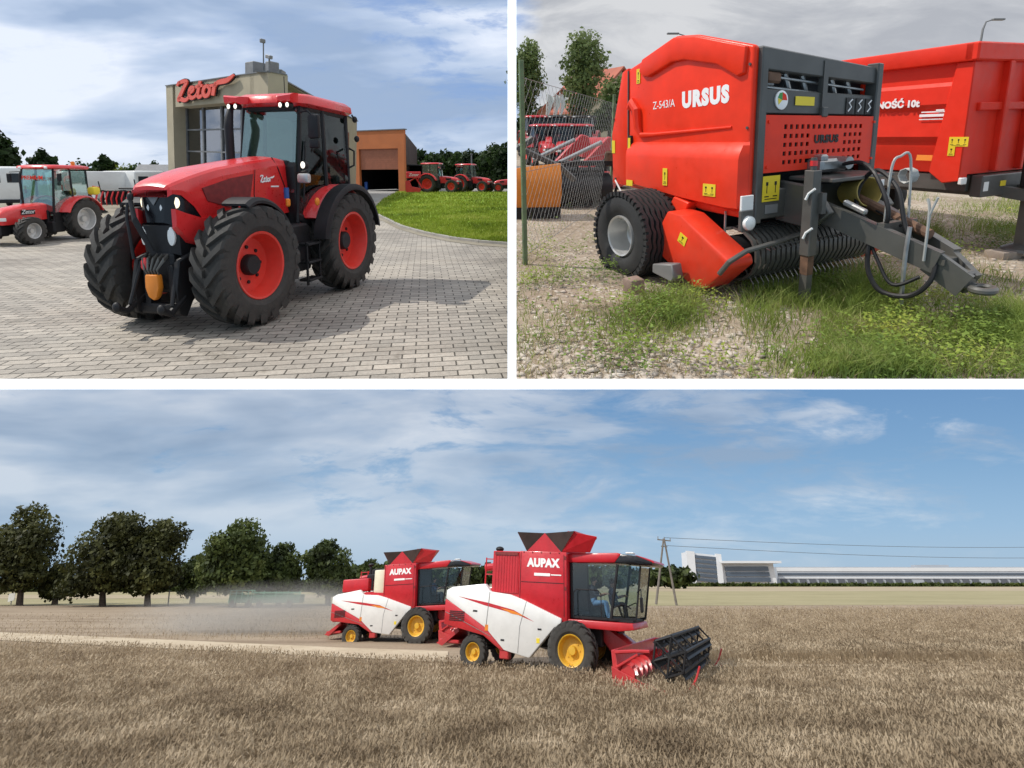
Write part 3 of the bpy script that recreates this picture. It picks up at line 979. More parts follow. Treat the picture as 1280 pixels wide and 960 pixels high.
    for s in (-1, 1):
        for (p, q, r) in ((A0, A1, .04), (B0, B1, .042), (C0, C1, .045)):
            fr.tube([(p[0], s * p[1], zb - .15), (q[0], s * q[1], zt)], r, 6)
        fr.tube([(A0[0], s * A0[1], zb - .1), (B0[0], s * B0[1], zb - .25), (C0[0], s * C0[1], zb + .25)], .045, 6)
        fr.tube([(A1[0], s * A1[1], zt - .02), (B1[0], s * B1[1], zt), (C1[0], s * C1[1], zt)], .04, 6)
        fr.prism([(.98, .75), (1.08, 1.9), (.98, 1.98), (.85, 1.2), (.7, .75)], s * .45, s * .68, bev=.02)
        fr.tube([(.93, s * (A0[1] + .07), 1.35), (.74, s * (A1[1] + .06), 2.3)], .018, 6)
    fr.tube([(A1[0], -A1[1], zt - .03), (A1[0], A1[1], zt - .03)], .05, 6)
    fr.tube([(C1[0], -C1[1], zt - .03), (C1[0], C1[1], zt - .03)], .05, 6)
    fr.box((.2, 0, 1.1), (1.6, 1.2, .34), bev=.04)
    fr.box((1.0, 0, 1.62), (.12, 1.0, .75), bev=.03)
    fr.obj('cab_frame', BLK, t)
    def pane(pts, mat, name):
        m = MB(); v = [Vector(p) for p in pts]
        n = (v[1] - v[0]).cross(v[2] - v[0]).normalized() * .004
        m.add([p + n for p in v] + [p - n for p in v], [tuple(range(len(v))), tuple(range(len(v), 2 * len(v)))[::-1]] + [(i, (i + 1) % len(v), len(v) + (i + 1) % len(v), len(v) + i) for i in range(len(v))])
        return m.obj(name, mat, t, smooth=False)
    pane([(1.06, -.66, 1.5), (1.06, .66, 1.5), (.80, .62, zt - .04), (.80, -.62, zt - .04)], GLS, 'windscreen')
    for s in (-1, 1):
        pane([(1.03, s * .70, 1.2), (.22, s * .80, 1.05), (.20, s * .72, zt - .04), (.79, s * .66, zt - .04)], GLD, 'door_glass')
        pane([(.18, s * .80, 1.05), (-.60, s * .78, 1.5), (-.70, s * .68, zt - .04), (.17, s * .72, zt - .04)], GLD, 'side_glass')
    pane([(-.64, -.74, 1.5), (-.64, .74, 1.5), (-.72, .66, zt - .04), (-.72, -.66, zt - .04)], GLD, 'rear_glass')
    # roof
    def ring(zz, gx0, gx1, w, rr=.22):
        return [(gx1, -w + rr, zz), (gx1, w - rr, zz), (gx1 - rr, w, zz), (gx0 + rr, w, zz), (gx0, w - rr, zz), (gx0, -w + rr, zz), (gx0 + rr, -w, zz), (gx1 - rr, -w, zz)]
    MB().loft([ring(2.83, -.85, .92, .76), ring(2.87, -.94, 1.02, .86), ring(2.97, -.92, 1.0, .85), ring(3.03, -.82, .85, .76), ring(3.06, -.55, .55, .5)], ring=True, cap0=True, cap1=True).obj('roof', RED, t, sharp=60)
    MB().loft([ring(2.775, -.80, .86, .72), ring(2.828, -.82, .88, .74)], ring=True, cap0=True, cap1=True).obj('roof_lining', BLK, t)
    for s in (-1, 1):
        p = MB(); p.loft([[(1.0, s * .34, 2.86), (1.0, s * .80, 2.86), (1.0, s * .82, 3.0), (1.0, s * .34, 2.97)],
                          [(1.14, s * .42, 2.85), (1.14, s * .78, 2.85), (1.14, s * .80, 2.99), (1.14, s * .42, 2.96)], [(1.19, s * .48, 2.88), (1.19, s * .76, 2.88), (1.19, s * .77, 2.96), (1.19, s * .48, 2.94)]], ring=True, cap0=True, cap1=True)
        p.obj('lamp_pod', RED, t)
        for y in (.52, .68):
            l = MB(); M = Matrix.Translation((1.15, s * y, 2.815)) @ Euler((0, R(90), 0)).to_matrix().to_4x4()
            l.lathe([(.042, -.12), (.048, .0), (.04, .02), (0.001, .012)], axis='z', n=14, M=M); lo_ = l.obj('roof_lamp', BLK, t); l = MB(); l.lathe([(.038, .021), (.03, .030), (0.001, .034)], axis='z', n=14, M=M); l.obj('lens', LIT, lo_)
        # mirror
        if s > 0:
         a = MB(); a.tube([(.92, s * .70, 2.72), (1.0, s * 1.0, 2.74), (1.0, s * 1.12, 2.66)], .018, 6); a.obj('mirror_arm', BLK, t)
         a = MB(); a.box((1.0, s * 1.14, 2.50), (.10, .24, .36), bev=.035, seg=2); a.box((1.0, s * 1.14, 2.24), (.09, .22, .13), bev=.03, seg=2); a.obj('mirror', BLK, t)
        # lamp on the pillar and silver indicator
        a = MB(); a.box((1.10, s * .93, 1.72), (.12, .26, .15), bev=.04, seg=2); a.obj('marker_lamp', SIL, t)
        a = MB(); M = Matrix.Translation((1.10, s * .93, 1.92)) @ Euler((0, R(90), 0)).to_matrix().to_4x4()
        a.lathe([(.055, -.10), (.065, .0), (.058, .02), (0.001, .012)], axis='z', n=14, M=M); lo_ = a.obj('work_lamp', BLK, t); a = MB(); a.lathe([(.052, .021), (.04, .03), (0.001, .034)], axis='z', n=14, M=M); a.obj('lens', LIT, lo_)
        a = MB(); a.tube([(1.02, s * .72, 1.80), (1.04, s * .95, 1.82)], .02, 6); a.obj('lamp_arm', BLK, t)
        a = MB(); a.ball((-.86, s * .84, 2.78), .06, 10); a.cyl((-.86, s * .84, 2.78), (-.8, s * .8, 2.86), .02, 6); a.obj('rear_lamp', BLK, t)
        # rear mudguard: red inner, black outer lip
        MB().arc_band((0, 0, .90), 1.0, .05, R(28), R(165), s * .60, s * 1.04, n=22).obj('mudguard', RED, t)
        MB().arc_band((0, 0, .90), 1.005, .055, R(8), R(168), s * 1.045, s * 1.36, n=22, lip=.05).obj('mudguard_lip', BLK, t)
        MB().prism([(.75, 1.0), (1.0, 1.3), (.72, 1.78), (.3, 1.95), (-.5, 1.95), (-.7, 1.5), (-.5, 1.0)], s * .66, s * .72).obj('mudguard_wall', RED if s > 0 else BLK, t)
        # front mudguard
        MB().arc_band((XA, 0, .85), .92, .035, R(66), R(186), s * .78, s * 1.30, n=18, lip=.05).obj('front_mudguard', BLK, t)
        MB().tube([(XA, s * .7, .9), (XA - .1, s * .74, 1.4), (XA - .1, s * .9, 1.53)], .04, 6).obj('mudguard_bracket', BLK, t)
    # tank and steps
    k = MB(); k.box((1.35, .72, .82), (.80, .40, .62), bev=.06, seg=2); k.obj('fuel_tank', BLK, t)
    k = MB()
    for z in (.38, .68, .98): k.box((1.16, 1.03, z), (.42, .26, .04), bev=.01)
    for x in (.96, 1.36): k.box((x, 1.10, .66), (.035, .05, .72), bev=.008)
    k.obj('steps', BLK, t)
    MB().box((1.35, -.72, .82), (.80, .40, .62), bev=.06, seg=2).obj('battery_box', BLK, t)
    e = MB(); e.tube([(1.22, -.66, 1.3), (1.22, -.66, 2.5), (1.20, -.66, 2.62), (1.10, -.70, 2.78)], [.075, .085, .08, .055], 14); e.obj('exhaust', BLK, t)
    MB().tube([(1.35, .70, 1.42), (1.35, .70, 1.58)], .05, 10).obj('filler_cap', BLU, t)
    MB().box((1.42, .78, 1.36), (.10, .06, .12), bev=.02).obj('indicator', ORG, t)
    MB().ball((.98, 1.12, 1.36), .065, 10, (1, .6, 1)).obj('indicator', ORG, t)
    # inside: seat, wheel, console
    i_ = MB(); i_.box((-.1, 0, 1.5), (.5, .5, .16), bev=.06, seg=2); i_.box((-.33, 0, 1.9), (.14, .48, .75), rot=(0, R(-8), 0), bev=.06, seg=2); i_.box((-.36, 0, 2.38), (.1, .28, .2), bev=.04)
    i_.obj('seat', BLK, t)
    i_ = MB(); i_.lathe([(.19, -.014), (.21, 0), (.19, .014), (.175, 0), (.19, -.014)], axis='z', n=24, M=Matrix.Translation((.52, 0, 1.93)) @ Euler((0, R(-35), 0)).to_matrix().to_4x4())
    i_.tube([(.75, 0, 1.4), (.52, 0, 1.93)], .04, 8); i_.box((.85, 0, 1.75), (.12, .5, .25), bev=.04); i_.obj('steering_wheel', BLK, t)
    # door handle, hand rails, small parts low on the rear
    h = MB(); h.tube([(-.55, .83, 1.9), (-.60, .95, 1.95), (-.62, .95, 2.2), (-.66, .80, 2.25)], .02, 6); h.ball((-.70, .98, 2.42), .06, 8); h.obj('hand_rail', BLK, t)
    MB().tube([(.75, .3, 3.0), (.75, .3, 3.3)], .008, 5).obj('aerial', BLK, t)
    def sx(x):
        if x > 2.78: return 2.64 + (x - 2.78) * .62
        return 1 + (x - 1) * .92 if x > 1 else x
    for ch in t.children:
        if ch.name.startswith('wheel'):
            ch.location.x = sx(ch.location.x)
            continue
        if 'mudguard' in ch.name or ch.name.startswith('steps'): lift = False
        else: lift = True
        for me in [ch.data] + [q.data for q in ch.children]:
            for v in me.vertices:
                v.co.x = sx(v.co.x)
                z = v.co.z
                if lift: v.co.z = z + .30 * max(0, min(1, (z - .95) / .3)) + max(0, z - 1.25) * .09
    return t
# ------------------------------------------------------------------ smaller tractors, used in both yards
def yard_tractor(label, P, loc, rz, sc=1.0, group=None, red=RED, rimm=REDRIM, wb=2.3, rr=.78, fr=.55, roof=RED, beacon=False, tw=.42, roofz=2.62, lugs=16, tilt=None, name='tractor', glassm=None):
    GLS_ = glassm or GLS
    t = thing(name, label, 'tractor', P, loc, rz, group, sc, tilt)
    wheel(t, (wb, .78, fr), fr, tw * .8, fr * .56, rimm, 1, rimm, .08, lugs=lugs, lugh=.035)
    wheel(t, (wb, -.78, fr), fr, tw * .8, fr * .56, rimm, -1, rimm, .08, lugs=lugs, lugh=.035, flip=-1)
    wheel(t, (0, .80, rr), rr, tw, rr * .58, rimm, 1, rimm, .12, lugs=lugs, lugh=.045)
    wheel(t, (0, -.80, rr), rr, tw, rr * .58, rimm, -1, rimm, .12, lugs=lugs, lugh=.045, flip=-1)
    hz = rr * 1.9                                   # bonnet top
    c = MB(); c.box((wb * .5, 0, rr * .75), (wb + .5, .42, .38), bev=.04); c.cyl((0, -.7, rr), (0, .7, rr), .13, 12); c.cyl((wb, -.7, fr), (wb, .7, fr), .08, 10)
    c.box((wb + .35, 0, fr * 1.1), (.35, .5, .4), bev=.04); c.box((wb * .40, .52, rr * .7), (.5, .3, .4), bev=.04); c.box((wb * .40, -.52, rr * .7), (.5, .3, .4), bev=.04)
    c.obj('chassis', BLK, t)
    def hs(x, w, zt, zb):
        half = [(0, zt), (.6 * w, zt - .015), (.92 * w, zt - .07), (w, zt - .2), (w, zb)]
        return [(x, -y, z) for y, z in half[::-1]] + [(x, y, z) for y, z in half[1:]]
    x0 = wb * .42
    MB().loft([hs(x0, .40, hz, rr * 1.12), hs(wb * .75, .39, hz - .04, rr * 1.05), hs(wb + .25, .36, hz - .16, rr * .95), hs(wb + .50, .31, hz - .30, rr * .95), hs(wb + .58, .24, hz - .40, rr * 1.0)], cap0=True, cap1=True).obj('hood', red, t, sharp=50)
    g_ = MB(); g_.loft([[(wb + .3, -.33, rr * 1.0), (wb + .3, .33, rr * 1.0), (wb + .3, .345, hz - .42), (wb + .3, -.345, hz - .42)], [(wb + .585, -.25, rr * 1.0), (wb + .585, .25, rr * 1.0), (wb + .60, .26, hz - .42), (wb + .60, -.26, hz - .42)]], ring=True, cap0=True, cap1=True)
    g_.obj('grille', BLKG, t)
    for s in (-1, 1):
        l = MB(); l.box((wb + .595, s * .16, hz - .50), (.04, .15, .12), bev=.015, seg=2); l.box((wb + .47, s * .315, hz - .50), (.2, .035, .11), rot=(0, 0, -s * R(30)), bev=.01)
        l.obj('headlamp', LAMPW, t)
        MB().box((wb * .82, s * .395, hz - .30), (.5, .012, .16)).obj('side_grille', BLK, t)
    zb = rr * 1.25
    f = MB()
    A0, A1, B0, B1, C0, C1 = (x0 + .12, .62), (x0 - .08, .58), (.22, .72), (.2, .64), (-.52, .68), (-.55, .60)
    for s in (-1, 1):
        for p, q in ((A0, A1), (B0, B1), (C0, C1)):
            f.tube([(p[0], s * p[1], zb - .3), (q[0], s * q[1], roofz)], .035, 6)
        f.prism([(A0[0] - .02, zb - .35), (A0[0], zb + .1), (-.5, zb + .25), (-.5, zb - .1), (.2, zb - .4)], s * .60, s * .66)
    f.box(((x0 + .1), 0, zb - .05), (.12, .9, .5), bev=.02)
    f.box((.0, 0, zb - .15), (1.0, 1.1, .3), bev=.03)
    f.box((-.1, 0, zb + .2), (.4, .42, .14), bev=.04); f.box((-.28, 0, zb + .55), (.12, .4, .6), bev=.04)
    f.obj('cab_frame', BLK, t)
    def pane(pts, nm, mt):
        v = [Vector(p) for p in pts]; n = (v[1] - v[0]).cross(v[2] - v[0]).normalized() * .004
        k = len(v)
        MB().add([p + n for p in v] + [p - n for p in v], [tuple(range(k)), tuple(range(k, 2 * k))[::-1]] + [(i, (i + 1) % k, k + (i + 1) % k, k + i) for i in range(k)]).obj(nm, mt, t, smooth=False)
    pane([(A0[0] + .01, -.6, zb + .15), (A0[0] + .01, .6, zb + .15), (A1[0] + .01, .55, roofz - .02), (A1[0] + .01, -.55, roofz - .02)], 'windscreen', GLS_)
    for s in (-1, 1):
        pane([(A0[0] - .03, s * .63, zb), (B0[0] + .03, s * .72, zb), (B1[0] + .03, s * .64, roofz - .02), (A1[0] - .03, s * .585, roofz - .02)], 'door_glass', GLS_)
        pane([(B0[0] - .03, s * .72, zb + .1), (C0[0] + .03, s * .69, zb + .2), (C1[0] + .03, s * .61, roofz - .02), (B1[0] - .03, s * .64, roofz - .02)], 'side_glass', GLS_)
        MB().arc_band((0, 0, rr), rr + .10, .045, R(20), R(160), s * .52, s * 1.02, n=12, lip=.03).obj('mudguard', red, t)
        MB().prism([(rr + .05, rr * .9), (rr * .8, rr * 1.55), (0, rr * 2.0), (-rr * .8, rr * 1.5), (-.3, rr)], s * .50, s * .545).obj('mudguard_wall', BLK, t)
        m = MB(); m.tube([(A1[0], s * .58, roofz - .1), (A1[0] + .15, s * .9, roofz - .12)], .014, 5); m.box((A1[0] + .15, s * .93, roofz - .3), (.06, .16, .28), bev=.02); m.obj('mirror', BLK, t)
        MB().box((A1[0] + .17, s * .48, roofz + .03), (.06, .13, .08), bev=.02).obj('roof_lamp', LAMPW, t)
    def ring(z, a, b, w, q=.14):
        return [(b, -w + q, z), (b, w - q, z), (b - q, w, z), (a + q, w, z), (a, w - q, z), (a, -w + q, z), (a + q, -w, z), (b - q, -w, z)]
    MB().loft([ring(roofz - .01, -.68, A1[0] + .12, .70), ring(roofz + .03, -.72, A1[0] + .18, .74), ring(roofz + .10, -.70, A1[0] + .15, .72), ring(roofz + .14, -.5, A1[0], .55)], ring=True, cap0=True, cap1=True).obj('roof', roof, t, sharp=55)
    if beacon:
        b = MB(); b.lathe([(.07, 0), (.075, .02), (.065, .03), (.065, .12), (.04, .16), (.001, .165)], (-.2, .45, roofz + .12), 'z', 14); b.obj('beacon', ORG, t)
    e = MB(); e.tube([(x0 + .25, -.34, hz - .1), (x0 + .25, -.36, roofz - .25), (x0 + .18, -.36, roofz - .12)], .04, 8); e.obj('exhaust', BLK, t)
    return t


bt = big_tractor()
put(bt, TL, (-3.26, 8.5, 0), R(-102), .82)
bt.matrix_basis = bt.matrix_basis @ Matrix.Diagonal((1, .81, 1, 1))

ct = yard_tractor('small red compact tractor with orange beacon and silver wheels, far left of the paving', TL, (-12.75, 15.4, 0), R(-93), .76, rimm=SIL, wb=2.1, rr=.72, fr=.47, beacon=True, roofz=2.55)
lettering('Zetor', .2, (1.75, .415, 1.08), (-1, 0, 0), (0, 0, 1), LETW, ct, 'badge', shear=.35)
lettering('PREMIUM', .19, (1.03, 0, 2.23), (0, 1, 0), (-.12, 0, 1), REDB, ct, 'windscreen_lettering', offset=.004)
MB().box((-.25, 1.12, 1.75), (.34, .3, .3), bev=.09, seg=2).obj('work_lamp_cover', YSTK, ct)

# ------------------------------------------------------------------ vans and other things along the left of the yard
def van(label, loc, rz, sc=1.0, L=5.2, H=2.3, P=TL):
    t = thing('van', label, 'van', P, loc, rz, 'white vans at the back of the yard', sc)
    b = MB()
    side = [(-L / 2, .35), (-L / 2, H - .12), (-L / 2 + .12, H), (L * .20, H), (L * .30, H - .12), (L * .40, 1.25), (L * .49, 1.05), (L / 2, .85), (L / 2, .35)]
    b.prism(side, -.95, .95, bev=.07, seg=2); b.obj('body', WHT, t, sharp=50)
    b = MB(); b.prism([(L * .205, H - .25), (L * .285, H - .3), (L * .375, 1.3), (L * .205, 1.3)], -.957, .957); b.obj('cab_window', GLW, t, smooth=False)
    b = MB(); b.add([(L * .303, -.8, H - .17), (L * .303, .8, H - .17), (L * .405, .84, 1.3), (L * .405, -.84, 1.3)], [(0, 1, 2, 3)], Matrix.Translation((.02, 0, .01))); b.obj('windscreen', GLW, t, smooth=False)
    for s in (-1, 1):
        MB().box((-L / 2 - .005, s * .45, H - .62), (.012, .62, .5)).obj('rear_window', GLW, t)
        MB().box((-L / 2 - .01, s * .86, 1.05), (.03, .1, .4), bev=.01).obj('tail_lamp', RED, t)
        for x in (-L * .3, L * .32):
            w = MB(); w.lathe([(.2, -.1), (.33, -.1), (.35, -.07), (.35, .07), (.33, .1), (.2, .1), (.15, .06), (.001, .06)], (x, s * .87, .35), n=20); w.obj('wheel', RUBN, t)
    MB().box((-L / 2 - .03, 0, .42), (.1, 1.8, .2), bev=.03).obj('bumper', BLK, t)
    return t

def gx(x, d): return (x - CX) / F * d
van('long white panel van with its plain side to the yard, beyond the black tined implement', (gx(150, 37), 38, 0), R(152), 1.0, 5.6, 2.15)
van('white van half hidden behind the red tractor bonnet', (gx(204, 39), 41, 0), R(165), .85)
van('white van with dark rear window just right of the small tractor cab', (gx(101, 34), 36, 0), R(60), 1.0, 5.0, 2.1)
van('white van at the left edge of the yard behind the small tractor', (gx(-14, 30), 32, 0), R(120), 1.0, 5.4, 2.3)

def tined(label, loc, rz, w=3.0):
    t = thing('bale_grab', label, 'farm implement', TL, loc, rz)
    f = MB()
    for z in (.25, .95): f.box((0, 0, z), (w, .12, .12), bev=.02)
    for k in range(5):
        x = -w / 2 + .1 + k * (w - .2) / 4
        f.box((x, 0, .6), (.1, .12, .8), bev=.015)
    f.tube([(-w / 2, 0, .95), (-w / 2, -.1, 1.5)], .03, 6); f.tube([(w / 4, 0, .95), (w / 4, -.1, 1.6)], .03, 6); f.tube([(-.3, 0, 1.1), (.9, -.3, 1.1)], .05, 6)
    f.box((0, .18, .6), (w * .9, .06, .6)); f.obj('frame', BLK, t)
    n = 9
    for k in range(n):
        x = -w / 2 + .2 + k * (w - .4) / (n - 1)
        MB().tube([(x, -.06, .92), (x, -.25, .55), (x, -.22, .16)], [.045, .04, .02], 6).obj('tine', RED, t)
    return t
tined('black implement frame with a row of red tines, in front of the white van', (gx(150, 30), 30.5, 0), R(-6), 2.9)
t = thing('loader_bucket', 'black open loader bucket standing behind the small tractor', 'bucket', TL, (gx(107, 26.5), 26.5, 0), R(70))
b = MB(); b.prism([(-.5, .05), (.45, .0), (.5, .08), (-.3, .2), (-.42, .5), (-.3, .95), (-.4, 1.0), (-.6, .5)], -.85, .85); b.prism([(-.55, .05), (.45, .02), (-.3, .95), (-.58, .6)], .85, .89); b.prism([(-.55, .05), (.45, .02), (-.3, .95), (-.58, .6)], -.89, -.85)
b.obj('shell', BLK, t); MB().box((.47, 0, .02), (.1, 1.7, .03)).obj('cutting_edge', MGR, t)
t = thing('warning_board', 'narrow leaning red board with white mark by the black bucket', 'board', TL, (gx(119, 28.5), 28.5, 0), R(5))
MB().box((0, 0, .72), (.36, .04, 1.1), rot=(R(-12), R(10), 0), bev=.01).obj('panel', RED, t); MB().box((.02, -.04, .72), (.18, .02, .18), rot=(R(-12), R(10), 0)).obj('mark', LETW, t); MB().tube([(0, .25, 0), (0, 0, 1.0)], .02, 6).obj('prop', BLK, t)

# ------------------------------------------------------------------ the office building with the sign, and the orange hall
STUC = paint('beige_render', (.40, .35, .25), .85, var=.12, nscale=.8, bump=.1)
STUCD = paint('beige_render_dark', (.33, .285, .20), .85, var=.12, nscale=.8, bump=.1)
BRN = paint('brown_panel', (.23, .13, .105), .7, var=.15, nscale=1.2)
ORH = paint('orange_cladding', (.50, .15, .045), .7, var=.12, nscale=.7)
ORD = paint('roller_door', (.36, .13, .07), .6, var=.15)
ALU = paint('grey_frame', (.16, .165, .17), .5)
CLAD = paint('dark_cladding', (.12, .085, .075), .65, var=.2, nscale=.9)

def wallplane(a, b):
    """local frame of a wall standing from a to b: x along, y into the building, z up"""
    a = Vector((a[0], a[1], 0)); b = Vector((b[0], b[1], 0))
    u = (b - a).normalized(); n = Vector((-u.y, u.x, 0))
    m = Matrix.Identity(4)
    for i in range(3): m[i][0], m[i][1], m[i][2], m[i][3] = u[i], n[i], (0, 0, 1)[i], a[i]
    return m, (b - a).length

HB = 7.6
cn, lf, rt = (gx(336, 31.5), 31.5), (gx(213, 40), 40), (gx(446, 60), 60)
ob = thing('office_building', 'beige two storey building with a framed glass front, behind the red tractor', 'building', TL, (cn[0], cn[1], 0), tilt=(0, R(3.0), 0))
Off = Matrix.Translation((-cn[0], -cn[1], 0))
Mf, Lf = wallplane(lf, cn); Mf = Off @ Mf
Ms, Ls = wallplane(cn, rt); Ms = Off @ Ms
w = MB()
w.box((.55, .6, HB / 2), (1.1, 1.2, HB), M=Mf); w.box((Lf - 1.0, .6, HB / 2), (2.0, 1.2, HB), M=Mf)
w.box((Lf / 2, .6, HB - .75), (Lf - 3.104, 1.2, 1.5), M=Mf)
w.obj('front_frame', STUC, ob, smooth=False)
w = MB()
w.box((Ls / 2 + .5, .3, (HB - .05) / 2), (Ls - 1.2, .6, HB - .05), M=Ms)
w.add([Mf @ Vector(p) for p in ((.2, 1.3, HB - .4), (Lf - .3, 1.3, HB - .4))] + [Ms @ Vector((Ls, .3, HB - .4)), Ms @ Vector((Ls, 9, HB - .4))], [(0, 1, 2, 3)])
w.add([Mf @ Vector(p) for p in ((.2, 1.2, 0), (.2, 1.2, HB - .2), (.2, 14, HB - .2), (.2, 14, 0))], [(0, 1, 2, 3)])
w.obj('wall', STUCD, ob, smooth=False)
w = MB(); w.box((Lf / 2 + .02, .54, HB + .03), (Lf + .06, 1.2, .06), M=Mf); w.box((Ls / 2, .28, HB + .0), (Ls, .8, .08), M=Ms); w.obj('coping', ALU, ob, smooth=False)
w = MB(); w.box(((Lf - .9) / 2, 1.0, 2.2), (Lf - 3.1, .1, 4.4), M=Mf); w.obj('recess_panel', BRN, ob, smooth=False)
x0_, x1_ = 1.1, Lf - 2.0
for i in range(4):
    xa = x0_ + (x1_ - x0_) * i / 4; xb = x0_ + (x1_ - x0_) * (i + 1) / 4
    fr_ = MB()
    for zz in (1.2, 3.1, 4.6, 6.46): fr_.box(((xa + xb) / 2, .86, zz), (xb - xa - .12, .1, .1), M=Mf)
    for xx in (xa + .05, xb - .05): fr_.box((xx, .85, 3.85), (.1, .1, 5.3), M=Mf)
    o = fr_.obj('window', ALU, ob, smooth=False)
    MB().box(((xa + xb) / 2, .90, 3.85), (xb - xa - .14, .02, 5.1), M=Mf).obj('pane', glass('office_glass', (.42, .44, .48), .72), o, smooth=False)
for x in (Ls * .62, Ls * .82):
    o = MB().box((x, -.01, 4.6), (.9, .06, 3.0), M=Ms).obj('window', ALU, ob, smooth=False)
    MB().box((x, -.05, 4.6), (.75, .03, 2.85), M=Ms).obj('pane', GLW, o, smooth=False)
for (f_, z_, s_) in ((Lf * .80, HB + .45, (1.0, .9, .8)), (Lf * .93, HB + .4, (.5, .6, .7))):
    MB().box((f_, .8, z_), s_, bev=.04, M=Mf).obj('roof_unit', MGR, ob)
MB().box((3.6, .6, HB + .35), (.9, .8, .7), bev=.03, M=Ms).obj('roof_unit', MGR, ob)
a = MB(); a.tube([Mf @ Vector((Lf * .9, .5, HB)), Mf @ Vector((Lf * .9, .5, HB + 1.9))], .04, 6); a.obj('mast', ALU, ob)
a = MB(); a.box((Lf * .9, .45, HB + 1.9), (.16, .3, .22), bev=.03, M=Mf); a.obj('camera', MGR, ob)
a = MB(); a.tube([Mf @ Vector((Lf - .2, .2, HB)), Mf @ Vector((Lf - .2, .2, HB + .8))], .05, 6); a.box((Lf - .05, .1, HB + .82), (.5, .2, .2), rot=(0, R(12), 0), bev=.03, M=Mf); a.obj('camera', MGR, ob)
SIGNR = paint('sign_red', (.72, .085, .045), .45, var=.06)
sg = thing('shop_sign', 'big red slanted brush letter sign on the beige building front', 'sign', TL, (cn[0], cn[1], 0), tilt=(0, R(3.0), 0))
script_word(sg, Mf @ frame_m(Vector((Lf * .18, -.22, HB - 1.25)), (1, 0, .0), (.05, 0, 1)) @ Matrix.Diagonal((1, .62, 1, 1)), SIGNR, Lf * .58 / 6.15, .10, 'lettering', outline=BLK)

# orange hall
c0, c1 = (gx(444, 70), 70), (gx(507, 67), 67)
hl = thing('workshop_hall', 'orange workshop hall with its roller door half raised, right of the beige building', 'building', TL, (c0[0], c0[1], 0))
Off = Matrix.Translation((-c0[0], -c0[1], 0))
Mo, Lo = wallplane(c0, c1); Mo = Off @ Mo
HO = 7.45
w = MB(); w.box((.45, .2, HO / 2), (.9, .4, HO), M=Mo); w.box((Lo - .45, .2, HO / 2), (.9, .4, HO), M=Mo); w.box((Lo / 2, .2, HO - 1.1), (Lo - 1.804, .4, 2.2), M=Mo)
w.obj('wall', ORH, hl, smooth=False)
w = MB(); w.box((Lo / 2, .3, 4.0), (Lo - 1.9, .1, 2.6), M=Mo)
for k in range(10): w.box((Lo / 2, .24, 2.85 + .25 * k), (Lo - 1.9, .03, .03), M=Mo)
w.obj('roller_door', ORD, hl, smooth=False)
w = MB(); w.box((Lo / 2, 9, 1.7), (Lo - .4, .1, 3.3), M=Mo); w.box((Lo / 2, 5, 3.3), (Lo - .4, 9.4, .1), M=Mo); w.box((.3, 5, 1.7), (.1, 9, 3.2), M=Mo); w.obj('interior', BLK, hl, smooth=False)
c2 = (gx(523, 104), 104)
Mw, Lw = wallplane(c1, c2); Mw = Off @ Mw
w = MB(); w.box((Lw / 2 + .3, .22, HO / 2 - .1), (Lw - .3, .4, HO - .2), M=Mw)
for k in range(14): w.box((1.5 + k * 2.6, .0, HO / 2 - .1), (.2, .14, HO - .3), M=Mw)
w.obj('side_wall', CLAD, hl, smooth=False)
w = MB(); w.box((Lo / 2, .2, HO + .06), (Lo + .3, .6, .12), M=Mo); w.obj('roof_edge', ALU, hl, smooth=False)
MB().box((1.1, 1.0, .6), (.4, .4, 1.1), bev=.1, M=Mo).obj('barrel', BLU, hl)

# tractors at the far side of the lawn
yard_tractor('red tractor with cab standing beside the orange hall, beyond the lawn', TL, (gx(538, 62), 62.5, 0), R(-12), 1.22, rr=.82, fr=.6)
yard_tractor('second red tractor beyond the lawn, in front of the white light pole', TL, (gx(580, 64), 65, 0), R(-22), 1.2, rr=.8, fr=.55)
yard_tractor('red tractor cut off by the white wall at the far right of the lawn', TL, (gx(648, 63), 64, 0), R(176), 1.0, rr=.8, fr=.55)
t = thing('front_loader', 'red loader bucket and arms on the ground left of the far tractors', 'farm implement', TL, (gx(518, 61), 61, 0), R(10))
MB().prism([(-.9, .1), (.7, .1), (.8, .5), (-.2, .7), (-.5, 1.4), (-.9, 1.3)], -.5, .9).obj('bucket', RED, t)
MB().box((0, -.1, 2.0), (1.6, .5, .7), bev=.05).obj('hood', RED, t); MB().tube([(-.6, 0, 1.2), (.2, 0, 1.7), (1.0, 0, .5)], .09, 6).obj('arm', RED, t)
lettering('Zetor', .45, (0, -.36, 2.0), (1, 0, 0), (0, 0, 1), LETW, t, 'badge', shear=.3)
t = thing('light_pole', 'thin pale pole standing behind the far red tractors', 'pole', TL, (gx(590, 75), 75, 0))
MB().tube([(0, 0, 0), (0, 0, 4.8)], [.13, .09], 8).obj('post', MGR, t); MB().box((0, 0, 4.85), (.35, .25, .12), bev=.02).obj('head', MGR, t)

